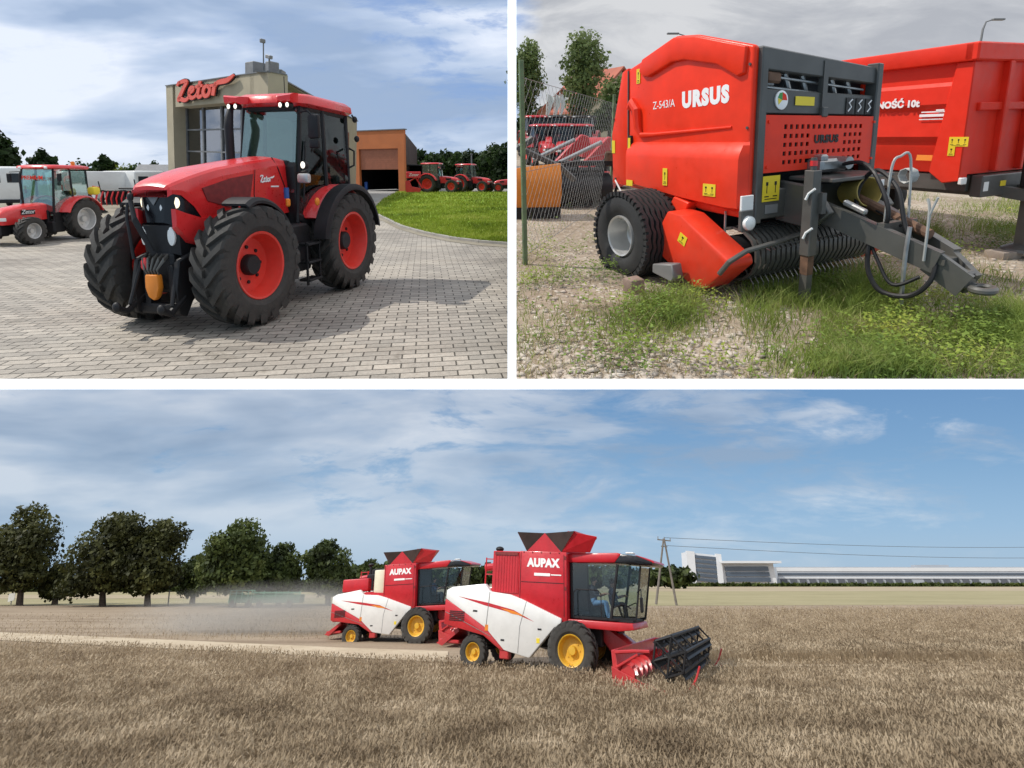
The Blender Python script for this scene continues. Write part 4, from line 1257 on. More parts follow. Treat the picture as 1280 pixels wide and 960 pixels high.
# trees behind the yard
LEAF_D = leafmat('dark_leaves', [(.008, .018, .005), (.022, .045, .010), (.05, .085, .018)], .25)
LEAF_M = leafmat('mid_leaves', [(.014, .032, .006), (.035, .07, .012), (.075, .12, .022)], .25)
LEAF_Y = leafmat('yellow_leaves', [(.05, .075, .010), (.11, .15, .018), (.18, .22, .03)], .3)
round_c = [(0, 0, .62, .30, .30, .26), (.16, .05, .55, .22, .22, .2), (-.17, -.04, .56, .22, .22, .2), (.03, .02, .80, .2, .2, .18)]
bush_c = [(0, 0, .5, .45, .35, .42), (.35, 0, .4, .3, .3, .34), (-.35, .05, .38, .32, .3, .33)]
pine_c = [(0, 0, .82, .12, .12, .16), (.05, 0, .62, .22, .22, .12), (-.08, 0, .55, .26, .24, .1), (.12, .05, .72, .18, .16, .08), (-.14, 0, .70, .16, .16, .08)]
for i, (x, d, H, kind, lm, lab) in enumerate([
        (512, 118, 6.6, round_c, LEAF_M, 'tree at the left end of the row, right beside the orange hall'),
        (526, 122, 8.2, round_c, LEAF_D, 'second tree from the orange hall in the row beyond the lawn'),
        (543, 118, 7.4, round_c, LEAF_M, 'broad tree above the roof of the first far tractor'),
        (558, 124, 8.2, round_c, LEAF_D, 'tree between the two far red tractors'),
        (573, 120, 7.6, round_c, LEAF_M, 'tree just left of the thin pale pole'),
        (588, 118, 8.0, round_c, LEAF_D, 'tree right behind the thin pale pole'),
        (603, 118, 7.8, round_c, LEAF_M, 'tree right of the thin pale pole'),
        (618, 112, 9.0, round_c, LEAF_D, 'dark taller tree near the right end of the row'),
        (633, 108, 9.0, round_c, LEAF_D, 'dark taller tree at the right end of the row by the white wall')]):
    make_tree(lab, TL, (gx(x, d), d, 0), H * .93, [tuple(c[:3]) + (c[3] * 1.2, c[4] * 1.2, c[5] * 1.25) for c in kind] + [(0, 0, .22, .42, .4, .25)], 2600, .42, lm, seed=20 + i, group='trees beyond the lawn')
for i, (x, d, H, kind, lm, lab, n) in enumerate([
        (-8, 52, 6.6, round_c, LEAF_D, 'dark tree at the left edge above the small tractor', 2600),
        (60, 70, 5.4, pine_c, LEAF_D, 'small dark pine tip behind the orange beacon', 1600),
        (104, 75, 4.3, bush_c, LEAF_D, 'low dark bushes above the van right of the small tractor', 2000),
        (136, 78, 5.0, pine_c, LEAF_D, 'dark spreading pine above the long white van', 2400),
        (160, 74, 3.7, bush_c, LEAF_Y, 'yellow green bush behind the long white van', 1600),
        (175, 72, 3.7, bush_c, LEAF_M, 'green bush left of the red tractor bonnet', 1600),
        (198, 80, 4.2, pine_c, LEAF_D, 'small pine behind the grey roof left of the beige building', 1200)]):
    make_tree(lab, TL, (gx(x, d), d, 0), H, kind, n, .22 if H < 5 else .3, lm, seed=40 + i, trunk_r=.14)
t = thing('house', 'small house with a grey pitched roof beyond the red bonnet', 'house', TL, (gx(196, 66), 68, 0), R(20))
MB().box((0, 0, 1.2), (4.5, 4, 2.4)).obj('wall', STUC, t, smooth=False); MB().prism([(-2.3, 2.4), (2.3, 2.4), (0, 3.3)], -2.6, 2.6, axis='x').obj('roof', MGR, t, smooth=False)
MB().box((.9, -2.01, 1.3), (.8, .06, .9)).obj('window', GLW, t, smooth=False)
# ------------------------------------------------------------------ the round baler
def sticker(parent, o, u, v, w, h, mat=YSTK, marks=1, name='sticker'):
    """a printed warning label: plate with a few dark strokes as its own print"""
    M = frame_m(Vector(o), u, v)
    s = MB().box((0, 0, .001), (w, h, .004), M=M).obj(name, mat, parent, smooth=False)
    p = MB()
    if marks:
        k = max(1, int(marks))
        for i in range(k):
            cx = (i + .5 - k / 2) * w / k
            p.box((cx, h * .20, .0035), (w / k * .26, h * .14, .002), M=M)
            p.box((cx, -h * .02, .0035), (w / k * .08, h * .3, .002), M=M)
            p.box((cx, -h * .3, .0035), (w / k * .5, h * .045, .002), M=M)
        p.box((0, -h * .40, .0035), (w * .7, h * .03, .002), M=M)
        p.obj('print', LETB, s, smooth=False)
    return s


def baler():
    t = thing('round_baler', 'red round baler with grey drawbar and white lettering on its side panel', 'baler')
    y0 = -.98
    # side shields
    main = [(-.92, 1.02), (-.92, 2.46), (-.55, 2.55), (-.05, 2.70), (.30, 2.66), (1.06, 2.46), (1.06, .84), (.45, .86), (-.30, .98)]
    for s in (-1, 1):
        MB().prism(main if s < 0 else [(x, min(z, 2.40)) for x, z in main], s * .90, s * .98, bev=.03, seg=3).obj('side_shield', REDB, t, sharp=40)
        tg = [(-1.30, 1.05), (-1.32, 1.72), (-1.08, 2.44), (-.95, 2.48), (-.95, 1.03)]
        MB().prism(tg, s * .88, s * .975, bev=.02, seg=2).obj('tailgate', REDB, t, sharp=40)
        # raised lower bulge with its sloping shoulder
        secs = []
        for (x, a, b) in ((-.93, .0, 1.0), (-.90, .07, 1.0), (-.78, .11, 1.0), (.2, .125, 1.0), (.86, .125, 1.0), (1.0, .09, 1.0), (1.055, .0, 1.0)):
            yb = s * .975
            zl = np.interp(x, [-.93, -.3, .45, 1.06], [1.06, 1.02, .92, .90])
            secs.append([(x, yb, zl), (x, yb + s * a * .9, zl + .05), (x, yb + s * a, zl + .14), (x, yb + s * a, 1.44), (x, yb + s * a * .85, 1.50), (x, yb + s * a * .35, 1.585), (x, yb, 1.62)])
        MB().loft(secs).obj('side_bulge', REDB, t, sharp=24)
        # roof-shaped ridge along the top
        rd = [(-.68, 2.40), (-.62, 2.53), (-.05, 2.685), (.30, 2.645), (1.0, 2.455), (.98, 2.22), (.90, 2.20), (.62, 2.34), (.12, 2.44), (-.08, 2.44), (-.50, 2.33), (-.60, 2.34)]
        if s < 0: MB().prism(rd, s * .955, s * 1.022, bev=.012, seg=2, top=[(x * .985 + .004, (z - 2.45) * .96 + 2.45) for x, z in rd]).obj('top_ridge', REDB, t, sharp=45)
        hd = MB(); hd.tube([(-.90, s * .985, 2.02), (-.82, s * 1.0, 2.07), (-.72, s * 1.01, 1.98), (-.70, s * 1.005, 1.78), (-.64, s * 1.0, 1.70), (-.4, s * .995, 1.705), (.82, s * .985, 1.76)], [.045, .06, .06, .05, .035, .022, .012], 8)
        hd.obj('pressed_rib', REDB, t)
        MB().box((-.86, s * .99, 1.60), (.05, .05, .20), bev=.01).obj('latch', BLK, t)
        for x, z in ((-.83, 2.05), (-1.26, 1.9), (-1.22, 1.12), (-.62, 1.72), (1.02, 2.3), (1.02, 1.75)): MB().cyl((x, s * .97, z), (x, s * .992, z), .014, 8).obj('bolt', DGR, t)
        MB().tube([(-.935, s * .978, 1.04), (-.935, s * .978, 2.44)], .012, 4).obj('panel_seam', DGR, t)
    # white lettering and stickers on the near side
    U, V_ = (1, 0, 0), (0, 0, 1)
    lettering('URSUS', .205, (.42, -.982, 2.05), (1, 0, .03), V_, LETW, t, 'lettering', offset=.014, spacing=1.2, ext=.0015)
    lettering('Z-543/A', .115, (-.24, -.982, 2.02), (1, 0, .03), V_, LETW, t, 'lettering', offset=.0, ext=.0015)
    sticker(t, (-.72, -.984, 2.36), U, V_, .07, .16)
    sticker(t, (-.86, -1.02, 1.60), U, V_, .05, .14, marks=0)
    sticker(t, (-1.27, -.978, 1.55), U, V_, .07, .17, marks=0)
    sticker(t, (-.05, -1.103, 1.22), U, V_, .08, .20)
    sticker(t, (.66, -1.103, 1.12), U, V_, .18, .13, marks=2)
    sticker(t, (-.76, -1.088, 1.10), U, V_, .13, .075, marks=0)
    # frame, front panels
    f = MB()
    f.prism([(-.89, 2.26), (-.89, 2.46), (.89, 2.40), (.89, 2.22)], .96, 1.08, axis='x', bev=.012); f.box((1.02, 0, 1.985), (.10, 1.78, .22), bev=.01)
    for s in (-1, 1):
        f.box((1.04, s * .87, 1.62), (.14, .09, 1.66), bev=.012)
        f.box((1.03, s * .45, .98), (.16, .80, .30), bev=.012)
    f.box((1.06, .02, 2.15), (.06, .07, .5)); f.box((1.09, .02, 1.9), (.05, .09, .1), bev=.01)
    f.box((.2, 0, 1.0), (1.5, 1.7, .10)); f.box((-1.2, 0, 1.7), (.1, 1.74, 1.2), bev=.02)
    f.obj('frame', DGR, t)
    b = MB(); b.box((.2, 0, 1.75), (1.4, 1.72, 1.3)); b.box((.0, 0, .80), (1.1, 1.6, .35)); b.obj('bale_chamber', BLK, t)
    sh = MB()
    for z, y_a, y_b in ((2.22, -.80, .75), (2.12, -.80, .8)): sh.tube([(1.0, y_a, z), (1.0, y_b, z - .06)], .014, 6)
    sh.box((.98, -.72, 2.18), (.1, .16, .12), bev=.02)
    for y in (-.45, -.2, .25, .5): sh.tube([(.97, y, 2.26), (.95, y + .12, 2.05)], .03, 8)
    sh.obj('tying_gear', STEEL, t)
    MB().box((1.05, -.70, 2.20), (.05, .20, .10), bev=.02).obj('bracket', RUST, t)
    rows = [1.755, 1.665, 1.575, 1.485, 1.395]
    ys = [-.54 + ci * .083 for ci in range(15)]
    ye = [-.825] + [v for y in ys for v in (y - .022, y + .022)] + [.70, .87]
    ze = [1.30, 1.345] + [v for z in rows[::-1] for v in (z - .022, z + .022)] + [1.862]
    p = MB()
    for a in range(len(ye) - 1):
        for b_ in range(len(ze) - 1):
            cy_, cz = (ye[a] + ye[a + 1]) / 2, (ze[b_] + ze[b_ + 1]) / 2
            ci = next((k for k, y in enumerate(ys) if abs(y - cy_) < .01), None); ri = next((k for k, z in enumerate(rows) if abs(z - cz) < .01), None)
            hole = ci is not None and ri is not None
            if hole and ri in (1, 2) and 5 <= ci <= 10: hole = False
            if hole and ri == 4 and 5 <= ci <= 10: hole = False
            if hole or (cz < 1.44 and -.19 < cy_ < .26): continue
            y0_, y1_, z0_, z1_ = ye[a], ye[a + 1], ze[b_], ze[b_ + 1]
            p.add([(1.10, y0_, z0_), (1.10, y1_, z0_), (1.10, y1_, z1_), (1.10, y0_, z1_), (1.085, y0_, z0_), (1.085, y1_, z0_), (1.085, y1_, z1_), (1.085, y0_, z1_)], [(0, 1, 2, 3), (0, 4, 5, 1), (1, 5, 6, 2), (2, 6, 7, 3), (3, 7, 4, 0)])
    for y in (-.78, .84):
        for z in (1.36, 1.80): p.cyl((1.10, y, z), (1.112, y, z), .016, 8)
    p.obj('front_panel', REDB, t, smooth=False, recalc=False)
    MB().box((1.05, 0, 1.60), (.02, 1.64, .52)).obj('vent_backing', LETB, t)
    lettering('URSUS', .115, (1.103, .075, 1.62), (0, 1, 0), V_, LETB, t, 'lettering', offset=.006, spacing=1.15)
    g_ = MB(); M = Matrix.Translation((1.078, -.60, 2.0)) @ Euler((0, R(90), 0)).to_matrix().to_4x4()
    g_.lathe([(.085, -.02), (.088, .006), (.08, .010), (.001, .010)], axis='z', n=24, M=M); gd = g_.obj('gauge', LETW, t)
    M2 = frame_m(Vector((1.091, -.60, 2.0)), (0, 1, 0), V_)
    MB().add([(0, 0, 0), (-.065, .02, 0), (-.04, .062, 0), (0, .07, 0)], [(0, 1, 2, 3)], M2).obj('dial_sector', paint('dial_green', (.05, .32, .06)), gd, smooth=False)
    MB().add([(0, 0, 0), (0, .07, 0), (.05, .05, 0), (.068, 0, 0)], [(0, 1, 2, 3)], M2).obj('dial_sector', REDB, gd, smooth=False)
    MB().add([(0, 0, 0), (-.05, -.045, 0), (-.065, .015, 0)], [(0, 1, 2)], M2).obj('dial_sector', YSTK, gd, smooth=False)
    sticker(t, (1.078, -.26, 2.0), (0, 1, 0), V_, .28, .085, marks=0)
    for y in (.44, .60, .76): sticker(t, (1.078, y, 1.97), (0, 1, 0), V_, .115, .17, mat=LETB, marks=0, name='pictogram')
    for y in (.44, .60, .76):
        q = MB(); q.tube([(1.083, y - .03, 1.91), (1.083, y + .02, 1.96), (1.083, y - .02, 2.0), (1.083, y + .03, 2.04)], .008, 4); q.obj('pictogram_print', LETW, t)
    gb = MB(); gb.box((1.16, .03, 1.34), (.22, .42, .14), bev=.03); gb.cyl((1.1, .12, 1.36), (1.35, .12, 1.36), .07, 12); gb.box((1.2, -.12, 1.42), (.12, .1, .08), bev=.02); gb.obj('gearbox', STEEL, t)
    MB().box((1.30, .08, 1.22), (.5, .95, .04), bev=.008).obj('platform', DGR, t)
    sticker(t, (1.115, -.72, 1.14), (0, 1, 0), V_, .24, .26, marks=2); sticker(t, (1.115, -.70, .93), (0, 1, 0), V_, .18, .09, mat=MGR, marks=0, name='type_plate')
    for s in (-1, 1):
        lp = MB(); lp.box((1.10, s * 1.03, 1.02), (.03, .16, .15), bev=.005); lp.obj('reflector', LAMPW, t)
        lp = MB(); lp.box((1.10, s * 1.03, .84), (.05, .17, .22), bev=.01); lp.tube([(1.06, s * .6, .98), (1.08, s * 1.03, .98)], .018, 6); lp.obj('lamp_bracket', DGR, t)
        lp = MB(); M = Matrix.Translation((1.13, s * 1.03, .82)) @ Euler((0, R(90), 0)).to_matrix().to_4x4(); lp.lathe([(.07, -.03), (.075, 0), (.07, .03), (.04, .05), (.001, .052)], axis='z', n=18, M=M); lp.obj('lamp', LAMPW, t)
    # wheels and axle
    for s in (-1, 1):
        w = tyre_mb(.54, .50, .25, ribs=True)
        for k in range(-3, 4):                      # tread ribs with waves
            secs = []
            for i in range(61):
                a = 2 * PI * i / 60
                yy = k * .066 + .012 * math.sin(a * 20 + k)
                secs.append([(.480 * math.cos(a), yy - .024, .480 * math.sin(a)), (.541 * math.cos(a), yy - .02, .541 * math.sin(a)), (.541 * math.cos(a), yy + .02, .541 * math.sin(a)), (.480 * math.cos(a), yy + .024, .480 * math.sin(a))])
            w.loft(secs, ring=True)
        for sd_ in (-1, 1):
            for i in range(44):
                a = 2 * PI * i / 44
                w.box((.515 * math.cos(a), sd_ * .228, .515 * math.sin(a)), (.05, .045, .045), rot=(0, -a, 0))
        o = w.obj('wheel', RUBN, t, sharp=40); o.location = (-.28, s * 1.36, .53); o.rotation_euler = (0, 0, 0 if s > 0 else PI)
        r_ = MB(); r_.lathe([(.253, .20), (.245, .23), (.225, .22), (.215, .15), (.205, .06), (.19, -.02), (.13, -.05), (.10, -.02), (.001, -.02)], n=36)
        for k in range(6): r_.cyl((.15 * math.cos(k * PI / 3), -.04, .15 * math.sin(k * PI / 3)), (.15 * math.cos(k * PI / 3), -.01, .15 * math.sin(k * PI / 3)), .014, 6)
        r_.lathe([(.06, -.02), (.06, .05), (.04, .06), (.001, .06)], n=14)
        r_.obj('rim', SIL, o, sharp=40)
    ax = MB(); ax.box((-.28, 0, .53), (.14, 2.3, .14), bev=.01)
    for s in (-1, 1): ax.box((-.28, s * .85, .78), (.3, .1, .5), bev=.01)
    ax.obj('axle', DGR, t)
    # red pick-up cheeks, bent guard bars, tines
    for s in (-1, 1):
        MB().prism([(.12, .60), (.30, .88), (.52, .86), (1.20, .50), (1.22, .42), (.90, .12), (.72, .10), (.22, .34)], s * 1.02, s * 1.36, bev=.025, seg=2).obj('pickup_cheek', REDB, t, sharp=40)
        MB().prism([(-.10, .70), (.10, 1.0), (.35, .95), (.2, .62)], s * .95, s * 1.10, bev=.01).obj('cheek_arm', REDB, t)
        sticker(t, (.56, s * 1.363, .60), (1, 0, -.45), (.45, 0, 1), .12, .11, marks=1)
        ck = MB(); ck.prism([(.30, .30), (.62, .36), (.66, .22), (.62, .16), (.30, .20)], s * 1.42, s * 1.56, bev=.012); ck.obj('wheel_chock', MGR, t)
        MB().tube([(.8, s * 1.0, .9), (.8, s * 1.0, .55)], .012, 5).obj('chain', STEEL, t)
        MB().tube([(1.12, s * 1.38, .34), (1.22, s * 1.36, .48), (1.28, s * 1.2, .58), (1.30, s * .85, .62), (1.26, s * .30, .68)], .026, 8).obj('guard_bar', DGR, t)
    pk = MB()
    for k in range(26):
        y = -.92 + k * .0735
        secs = []
        for i in range(11):
            a = R(115) - R(250) * i / 10
            secs.append([(.86 + .30 * math.cos(a), y - .024, .44 + .27 * math.sin(a)), (.86 + .325 * math.cos(a), y - .024, .44 + .295 * math.sin(a)), (.86 + .325 * math.cos(a), y + .024, .44 + .295 * math.sin(a)), (.86 + .30 * math.cos(a), y + .024, .44 + .27 * math.sin(a))])
        pk.loft(secs, ring=True, cap0=True, cap1=True)
    pk.obj('pickup_reel', DGR, t)
    MB().cyl((.86, -.98, .44), (.86, .98, .44), .2, 14).obj('pickup_core', BLK, t)
    tn = MB()
    for k in range(25):
        y = -.885 + k * .0735
        for a in (R(20), R(-50), R(-115)):
            c_, s_ = math.cos(a), math.sin(a)
            tn.tube([(.86 + .2 * c_, y, .44 + .2 * s_), (.86 + .38 * c_, y, .44 + .38 * s_), (.86 + .44 * c_ - .05 * s_ * -1, y, .44 + .43 * s_ - .04)], .006, 4, caps=False)
    o = tn.obj('pickup_tines', STEEL, t)
    o['kind'] = 'stuff'
    # drawbar
    d = MB()
    def beam(p, q, w, h, up=(0, 0, 1)):
        p, q = Vector(p), Vector(q); u = (q - p).normalized(); s_ = u.cross(Vector(up)).normalized(); n = s_.cross(u)
        vs = []
        for c in (p, q):
            for a, b in ((-1, -1), (1, -1), (1, 1), (-1, 1)): vs.append(c + s_ * a * w / 2 + n * b * h / 2)
        return vs, [(0, 1, 2, 3), (7, 6, 5, 4), (0, 4, 5, 1), (1, 5, 6, 2), (2, 6, 7, 3), (3, 7, 4, 0)]
    for s in (-1, 1):
        d.add(*beam((1.12, s * .42, 1.02), (2.50, s * .12, .54), .09, .20))
        d.prism([(1.0, 1.20), (1.42, 1.16), (1.62, .92), (1.42, .74), (1.0, .78)], s * .42, s * .50, bev=.01)
        d.add(*beam((2.42, s * .12, .55), (2.72, s * .05, .36), .06, .22))
    d.box((2.0, 0, .76), (.08, .5, .16)); d.box((2.42, 0, .55), (.3, .28, .05)); d.box((2.62, 0, .41), (.26, .14, .16), bev=.02)
    d.obj('drawbar', DGR, t)
    rg = MB(); pts = [(2.84 + .085 * math.cos(2 * PI * i / 20), .085 * math.sin(2 * PI * i / 20), .35) for i in range(20)]
    rg.tube(pts, .032, 8, closed=True); rg.tube([(2.66, 0, .38), (2.77, 0, .35)], [.05, .04], 8); rg.obj('tow_ring', DGR, t)
    j = MB(); j.box((1.50, -.62, .92), (.11, .11, .84), bev=.008); j.box((1.50, -.56, 1.02), (.2, .06, .2)); j.cyl((1.50, -.62, 1.34), (1.50, -.62, 1.46), .028, 8); js = j.obj('jack', DGR, t)
    MB().box((1.50, -.62, .46), (.085, .085, .30)).obj('jack_sleeve', RUST, js); MB().box((1.50, -.62, .16), (.08, .08, .34)).obj('jack_leg', DGR, js)
    MB().cyl((1.50, -.62, 1.38), (1.50, -.62, 1.43), .034, 8).obj('jack_grip', RED, js)
    for z in (1.12, .74):
        q = MB(); q.tube([(1.50, -.70, z - .06), (1.52, -.69, z + .0), (1.58, -.68, z + .05)], .013, 6); q.obj('pin', LAMPW, t)
    yg = MB(); M = Matrix.Translation((1.42, .18, 1.05)) @ Euler((0, R(82), R(-15))).to_matrix().to_4x4(); yg.lathe([(.12, -.14), (.15, .16), (.14, .16), (.11, -.1)], axis='z', n=22, M=M); yg.obj('shaft_guard', paint('faded_yellow', (.48, .36, .10), .6, var=.3), t)
    MB().tube([(1.4, .18, 1.0), (2.3, .05, .74)], .05, 10).obj('drive_shaft', RUST, t)
    # hoses and holders
    PALE = paint('pale_grey_metal', (.42, .42, .40), .5, var=.2)
    hz = MB(); hz.hose([(1.25, .10, 1.33), (1.55, -.02, 1.38), (1.80, -.12, 1.28), (2.02, -.2, 1.0), (2.0, -.18, .82), (1.8, -.1, .80), (1.55, 0, .92), (1.5, .1, 1.15), (1.7, .05, 1.3), (2.0, -.05, 1.15), (2.15, -.12, .85), (2.28, -.15, .66)], .022, 8)
    hz.obj('hose', BLK, t)
    hz = MB(); hz.hose([(1.9, -.25, .66), (1.95, -.3, .4), (2.1, -.3, .22), (2.35, -.25, .22), (2.5, -.2, .38), (2.48, -.1, .6)], .024, 8); hz.obj('hose', BLK, t)
    hz = MB(); hz.hose([(1.75, -.2, .86), (2.0, -.25, .5), (2.2, -.28, .3), (2.4, -.2, .4)], .018, 8); hz.obj('hose', BLK, t)
    hz = MB()
    for k in range(4): hz.hose([(1.7, .1 + .03 * k, .9), (1.9, .04 + .04 * k, .84), (2.05, -.02 + .05 * k, .80)], .016, 6)
    hz.obj('cable_bundle', BLK, t)
    hz = MB(); hz.hose([(1.88, -.02, .82), (1.92, -.05, 1.35), (1.95, .02, 1.45), (2.0, .1, 1.42), (2.02, .14, .75)], .013, 8); hz.obj('hose_holder', PALE, t)
    hz = MB()
    for k in range(6): hz.tube([(1.95 + .07 * math.cos(a), .12 + .02 * k, 1.25 + .07 * math.sin(a)) for a in [i * PI / 4 for i in range(8)]], .008, 5, closed=True)
    hz.obj('coiled_cable', PALE, t)
    MB().box((1.78, -.34, .98), (.26, .06, .05), rot=(0, R(18), 0), bev=.012).obj('valve', STEEL, t)
    hz = MB(); hz.hose([(2.28, -.24, .12), (2.27, -.24, .55), (2.27, -.22, .84)], .022, 6); hz.obj('spare_pin', STEEL, t)
    hz = MB(); hz.hose([(2.42, -.2, .55), (2.42, -.2, .98), (2.39, -.2, 1.10)], .014, 6); hz.hose([(2.42, -.2, .95), (2.48, -.2, 1.12)], .012, 6); hz.obj('hook_rod', PALE, t)
    # little parts behind the wheel
    hz = MB(); hz.tube([(-1.2, -1.0, 1.1), (-1.0, -1.04, .95), (-.7, -1.05, 1.0)], .012, 5); hz.obj('cable', LAMPW, t)
    for ch in t.children:
        if ch.name.startswith('wheel'): continue
        for q in [ch] + list(ch.children):
            for v in q.data.vertices:
                if v.co.x > 1.55: v.co.x = 1.55 + (v.co.x - 1.55) * .88
                if v.co.z > 1.7: v.co.z = 1.7 + (v.co.z - 1.7) * 1.09
                if v.co.z > 1.3: v.co.z -= .13 * (v.co.y + .9) / 1.8 * (v.co.z - 1.3) / 1.1
    return t


def trailer():
    t = thing('tipping_trailer', 'red tipping trailer with folded side panels standing behind the baler', 'trailer')
    L, W_, zb, zt = 2.25, 1.22, 1.10, 2.72
    for s in (-1, 1):
        # folded side: stations down the height, out to the rail and in to the floor
        prof = [(zt - .22, 1.16), (zt - .45, 1.15), (zt - .5, 1.185), (2.0, 1.19), (1.92, 1.13), (1.88, 1.13), (1.58, 1.14), (1.50, 1.07), (1.42, 1.06), (1.25, .98), (zb, .94)]
        m = MB(); m.loft([[(x, s * y, z) for z, y in prof] for x in (-L, -L * .4, L * .3, L - .12)], ring=False)
        m.loft([[(x, s * (y - .04), z) for z, y in prof] for x in (-L, L - .12)])
        m.obj('side_panel', REDT, t, sharp=20)
        m = MB(); m.box((0, s * 1.19, zt - .11), (2 * L + .1, .16, .22), bev=.02, seg=2); m.obj('top_rail', REDT, t)
        m = MB()
        m.prism([(L - .34, zb + .02), (L - .16, zt - .22), (L + .04, zt - .22), (L + .04, zb - .08), (L - .16, zb - .12)], s * 1.05, s * 1.215, bev=.012); m.obj('corner_post', REDT, t)
        for x in (-L + .1, -.6):
            MB().prism([(x - .06, zb), (x - .06, zt - .2), (x + .08, zt - .2), (x + .08, zb)], s * 1.02, s * 1.20, bev=.01).obj('side_post', REDT, t)
    m = MB(); m.box((L, 0, (zb + zt) / 2 - .05), (.06, 2.15, zt - zb - .1)); m.obj('front_panel', REDT, t)
    m = MB(); m.prism([(-1.27, zt - .22), (-1.27, zt), (1.27, zt), (1.27, zt - .22)], L - .06, L + .10, axis='x', bev=.02); m.obj('front_rail', REDT, t)
    for y in (-.55, 0, .55):
        MB().box((L + .06, y, (zb + zt) / 2 - .1), (.10, .10, zt - zb - .24), bev=.01).obj('front_post', REDT, t)
    MB().box((L + .05, 0, 1.95), (.06, 2.1, .10), bev=.01).obj('cross_rib', REDT, t)
    MB().box((-L, 0, (zb + zt) / 2), (.06, 2.2, zt - zb)).obj('tailgate', REDT, t)
    MB().box((0, 0, zb + .03), (2 * L, 1.85, .08)).obj('floor', REDT, t)
    c = MB(); c.box((.1, -.72, .94), (2 * L + .1, .14, .28), bev=.01); c.box((.1, .72, .94), (2 * L + .1, .14, .28), bev=.01); c.box((L + .1, 0, .94), (.14, 1.9, .28), bev=.012); c.box((-L, 0, .94), (.12, 1.7, .24)); c.box((0, 0, .9), (.14, 1.5, .2))
    c.box((0, -.95, .97), (2 * L, .08, .2))
    c.obj('chassis', DGR, t)
    d = MB(); d.tube([(L + .05, -.45, .86), (L + 1.4, -.06, .62)], .10, 4); d.tube([(L + .05, .45, .86), (L + 1.4, .06, .62)], .10, 4); d.box((L + .55, 0, .82), (.9, .35, .2), bev=.01); d.box((L + 1.5, 0, .62), (.4, .2, .18), bev=.02); d.obj('drawbar', DGR, t)
    j = MB(); j.box((L + .36, -.28, .62), (.12, .12, 1.0), bev=.01); j.tube([(L + .36, -.28, .35), (L + .36, -.28, .12)], .045, 8); j.lathe([(.001, .16), (.10, .15), (.20, .10), (.22, .06), (.001, .06)], (L + .36, -.28, 0), 'z', 18); j.obj('jack', DGR, t)
    MB().box((L + .34, -.3, 1.55), (.14, .10, 1.3), bev=.01).obj('hose_stand', BLK, t)
    MB().box((L + .30, -.3, 1.5), (.3, .08, .08)).box((L + .28, -.3, 2.0), (.2, .06, .06)).obj('bracket', BLK, t) if False else None
    for x in (-1.3, -.2):
        for s in (-1, 1):
            w = tyre_mb(.48, .36, .24, ribs=True).obj('wheel', RUBN, t); w.location = (x, s * .95, .48); w.rotation_euler = (0, 0, 0 if s > 0 else PI)
            MB().lathe([(.245, .13), (.22, .15), (.19, .06), (.10, .02), (.001, .03)], n=24).obj('rim', SIL, w)
    U, V_ = (1, 0, 0), (0, 0, 1)
    lettering('ŁADOWNOŚĆ 10t', .125, (1.16, -1.196, 2.02), U, V_, LETW, t, 'lettering', offset=.006)
    q = MB(); q.box((1.86, -1.158, 1.86), (.36, .006, .035)); q.box((1.87, -1.158, 1.905), (.34, .006, .016)); q.box((1.93, -1.158, 1.92), (.1, .006, .03)); q.box((1.86, -1.158, 1.81), (.36, .006, .012)); q.obj('printed_mark', LETW, t, smooth=False)
    sticker(t, (L - .02, -1.219, 1.52), U, V_, .22, .12, marks=3); sticker(t, (L - .09, -1.219, 1.40), U, V_, .08, .12, marks=1)
    sticker(t, (1.80, -1.148, 1.30), (1, 0, 0), (0, .2, 1), .20, .075, mat=ORG, marks=0)
    sticker(t, (L + .174, -.52, .96), (0, 1, 0), V_, .12, .07, marks=0); sticker(t, (L + .174, -.05, .96), (0, 1, 0), V_, .12, .07, marks=0); sticker(t, (L + .174, -.88, .94), (0, 1, 0), V_, .10, .12, mat=LAMPW, marks=0)
    sticker(t, (-1.0, -.995, .98), U, V_, .28, .08, marks=0)
    MB().box((L + .05, -1.16, 1.02), (.05, .11, .09), bev=.01).obj('reflector', LAMPW, t)
    MB().tube([(L + .5, -.32, .95), (L + .75, -.5, .82), (L + .95, -.4, .84)], .02, 6).obj('safety_strap', ORG, t)
    return t


bl = baler()
put(bl, TR, (2.78, 6.62, 0), R(-65.5), .965, tilt=(0, R(-2.5), 0))
tr_ = trailer()
put(tr_, TR, (6.05, 9.6, 0), R(-68), 1.0, tilt=(0, R(-2.0), 0))

def rock(label, name, loc, s, mat, seed=0, P=TR, rz=0):
    g = random.Random(seed)
    bm = bmesh.new(); bmesh.ops.create_cube(bm, size=1.0)
    for v in bm.verts: v.co = Vector((v.co.x * s[0], v.co.y * s[1], v.co.z * s[2])) * g.uniform(.85, 1.1)
    m = MB(); m._bm(bm, min(s) * .12, 2, Matrix.Translation((0, 0, s[2] * .45)))
    o = m.obj(name, mat, None); put(o, P, loc, rz); tag(o, label, name)
    return o
ROCK = paint('pinkish_stone', (.30, .215, .17), .85, var=.3, nscale=7, bump=.6)
q = TR.g(792, 365)
rock('pinkish stone block wedged under the baler wheel', 'stone', q, (.20, .15, .16), ROCK, 3, rz=.5)
q = TR.g(1253, 322)
rock('pale brick lying under the foot of the trailer jack', 'brick', (q.x, q.y, 0), (.34, .22, .10), paint('pale_brick', (.33, .27, .22), .85, var=.25, nscale=6, bump=.4), 5, rz=.3)
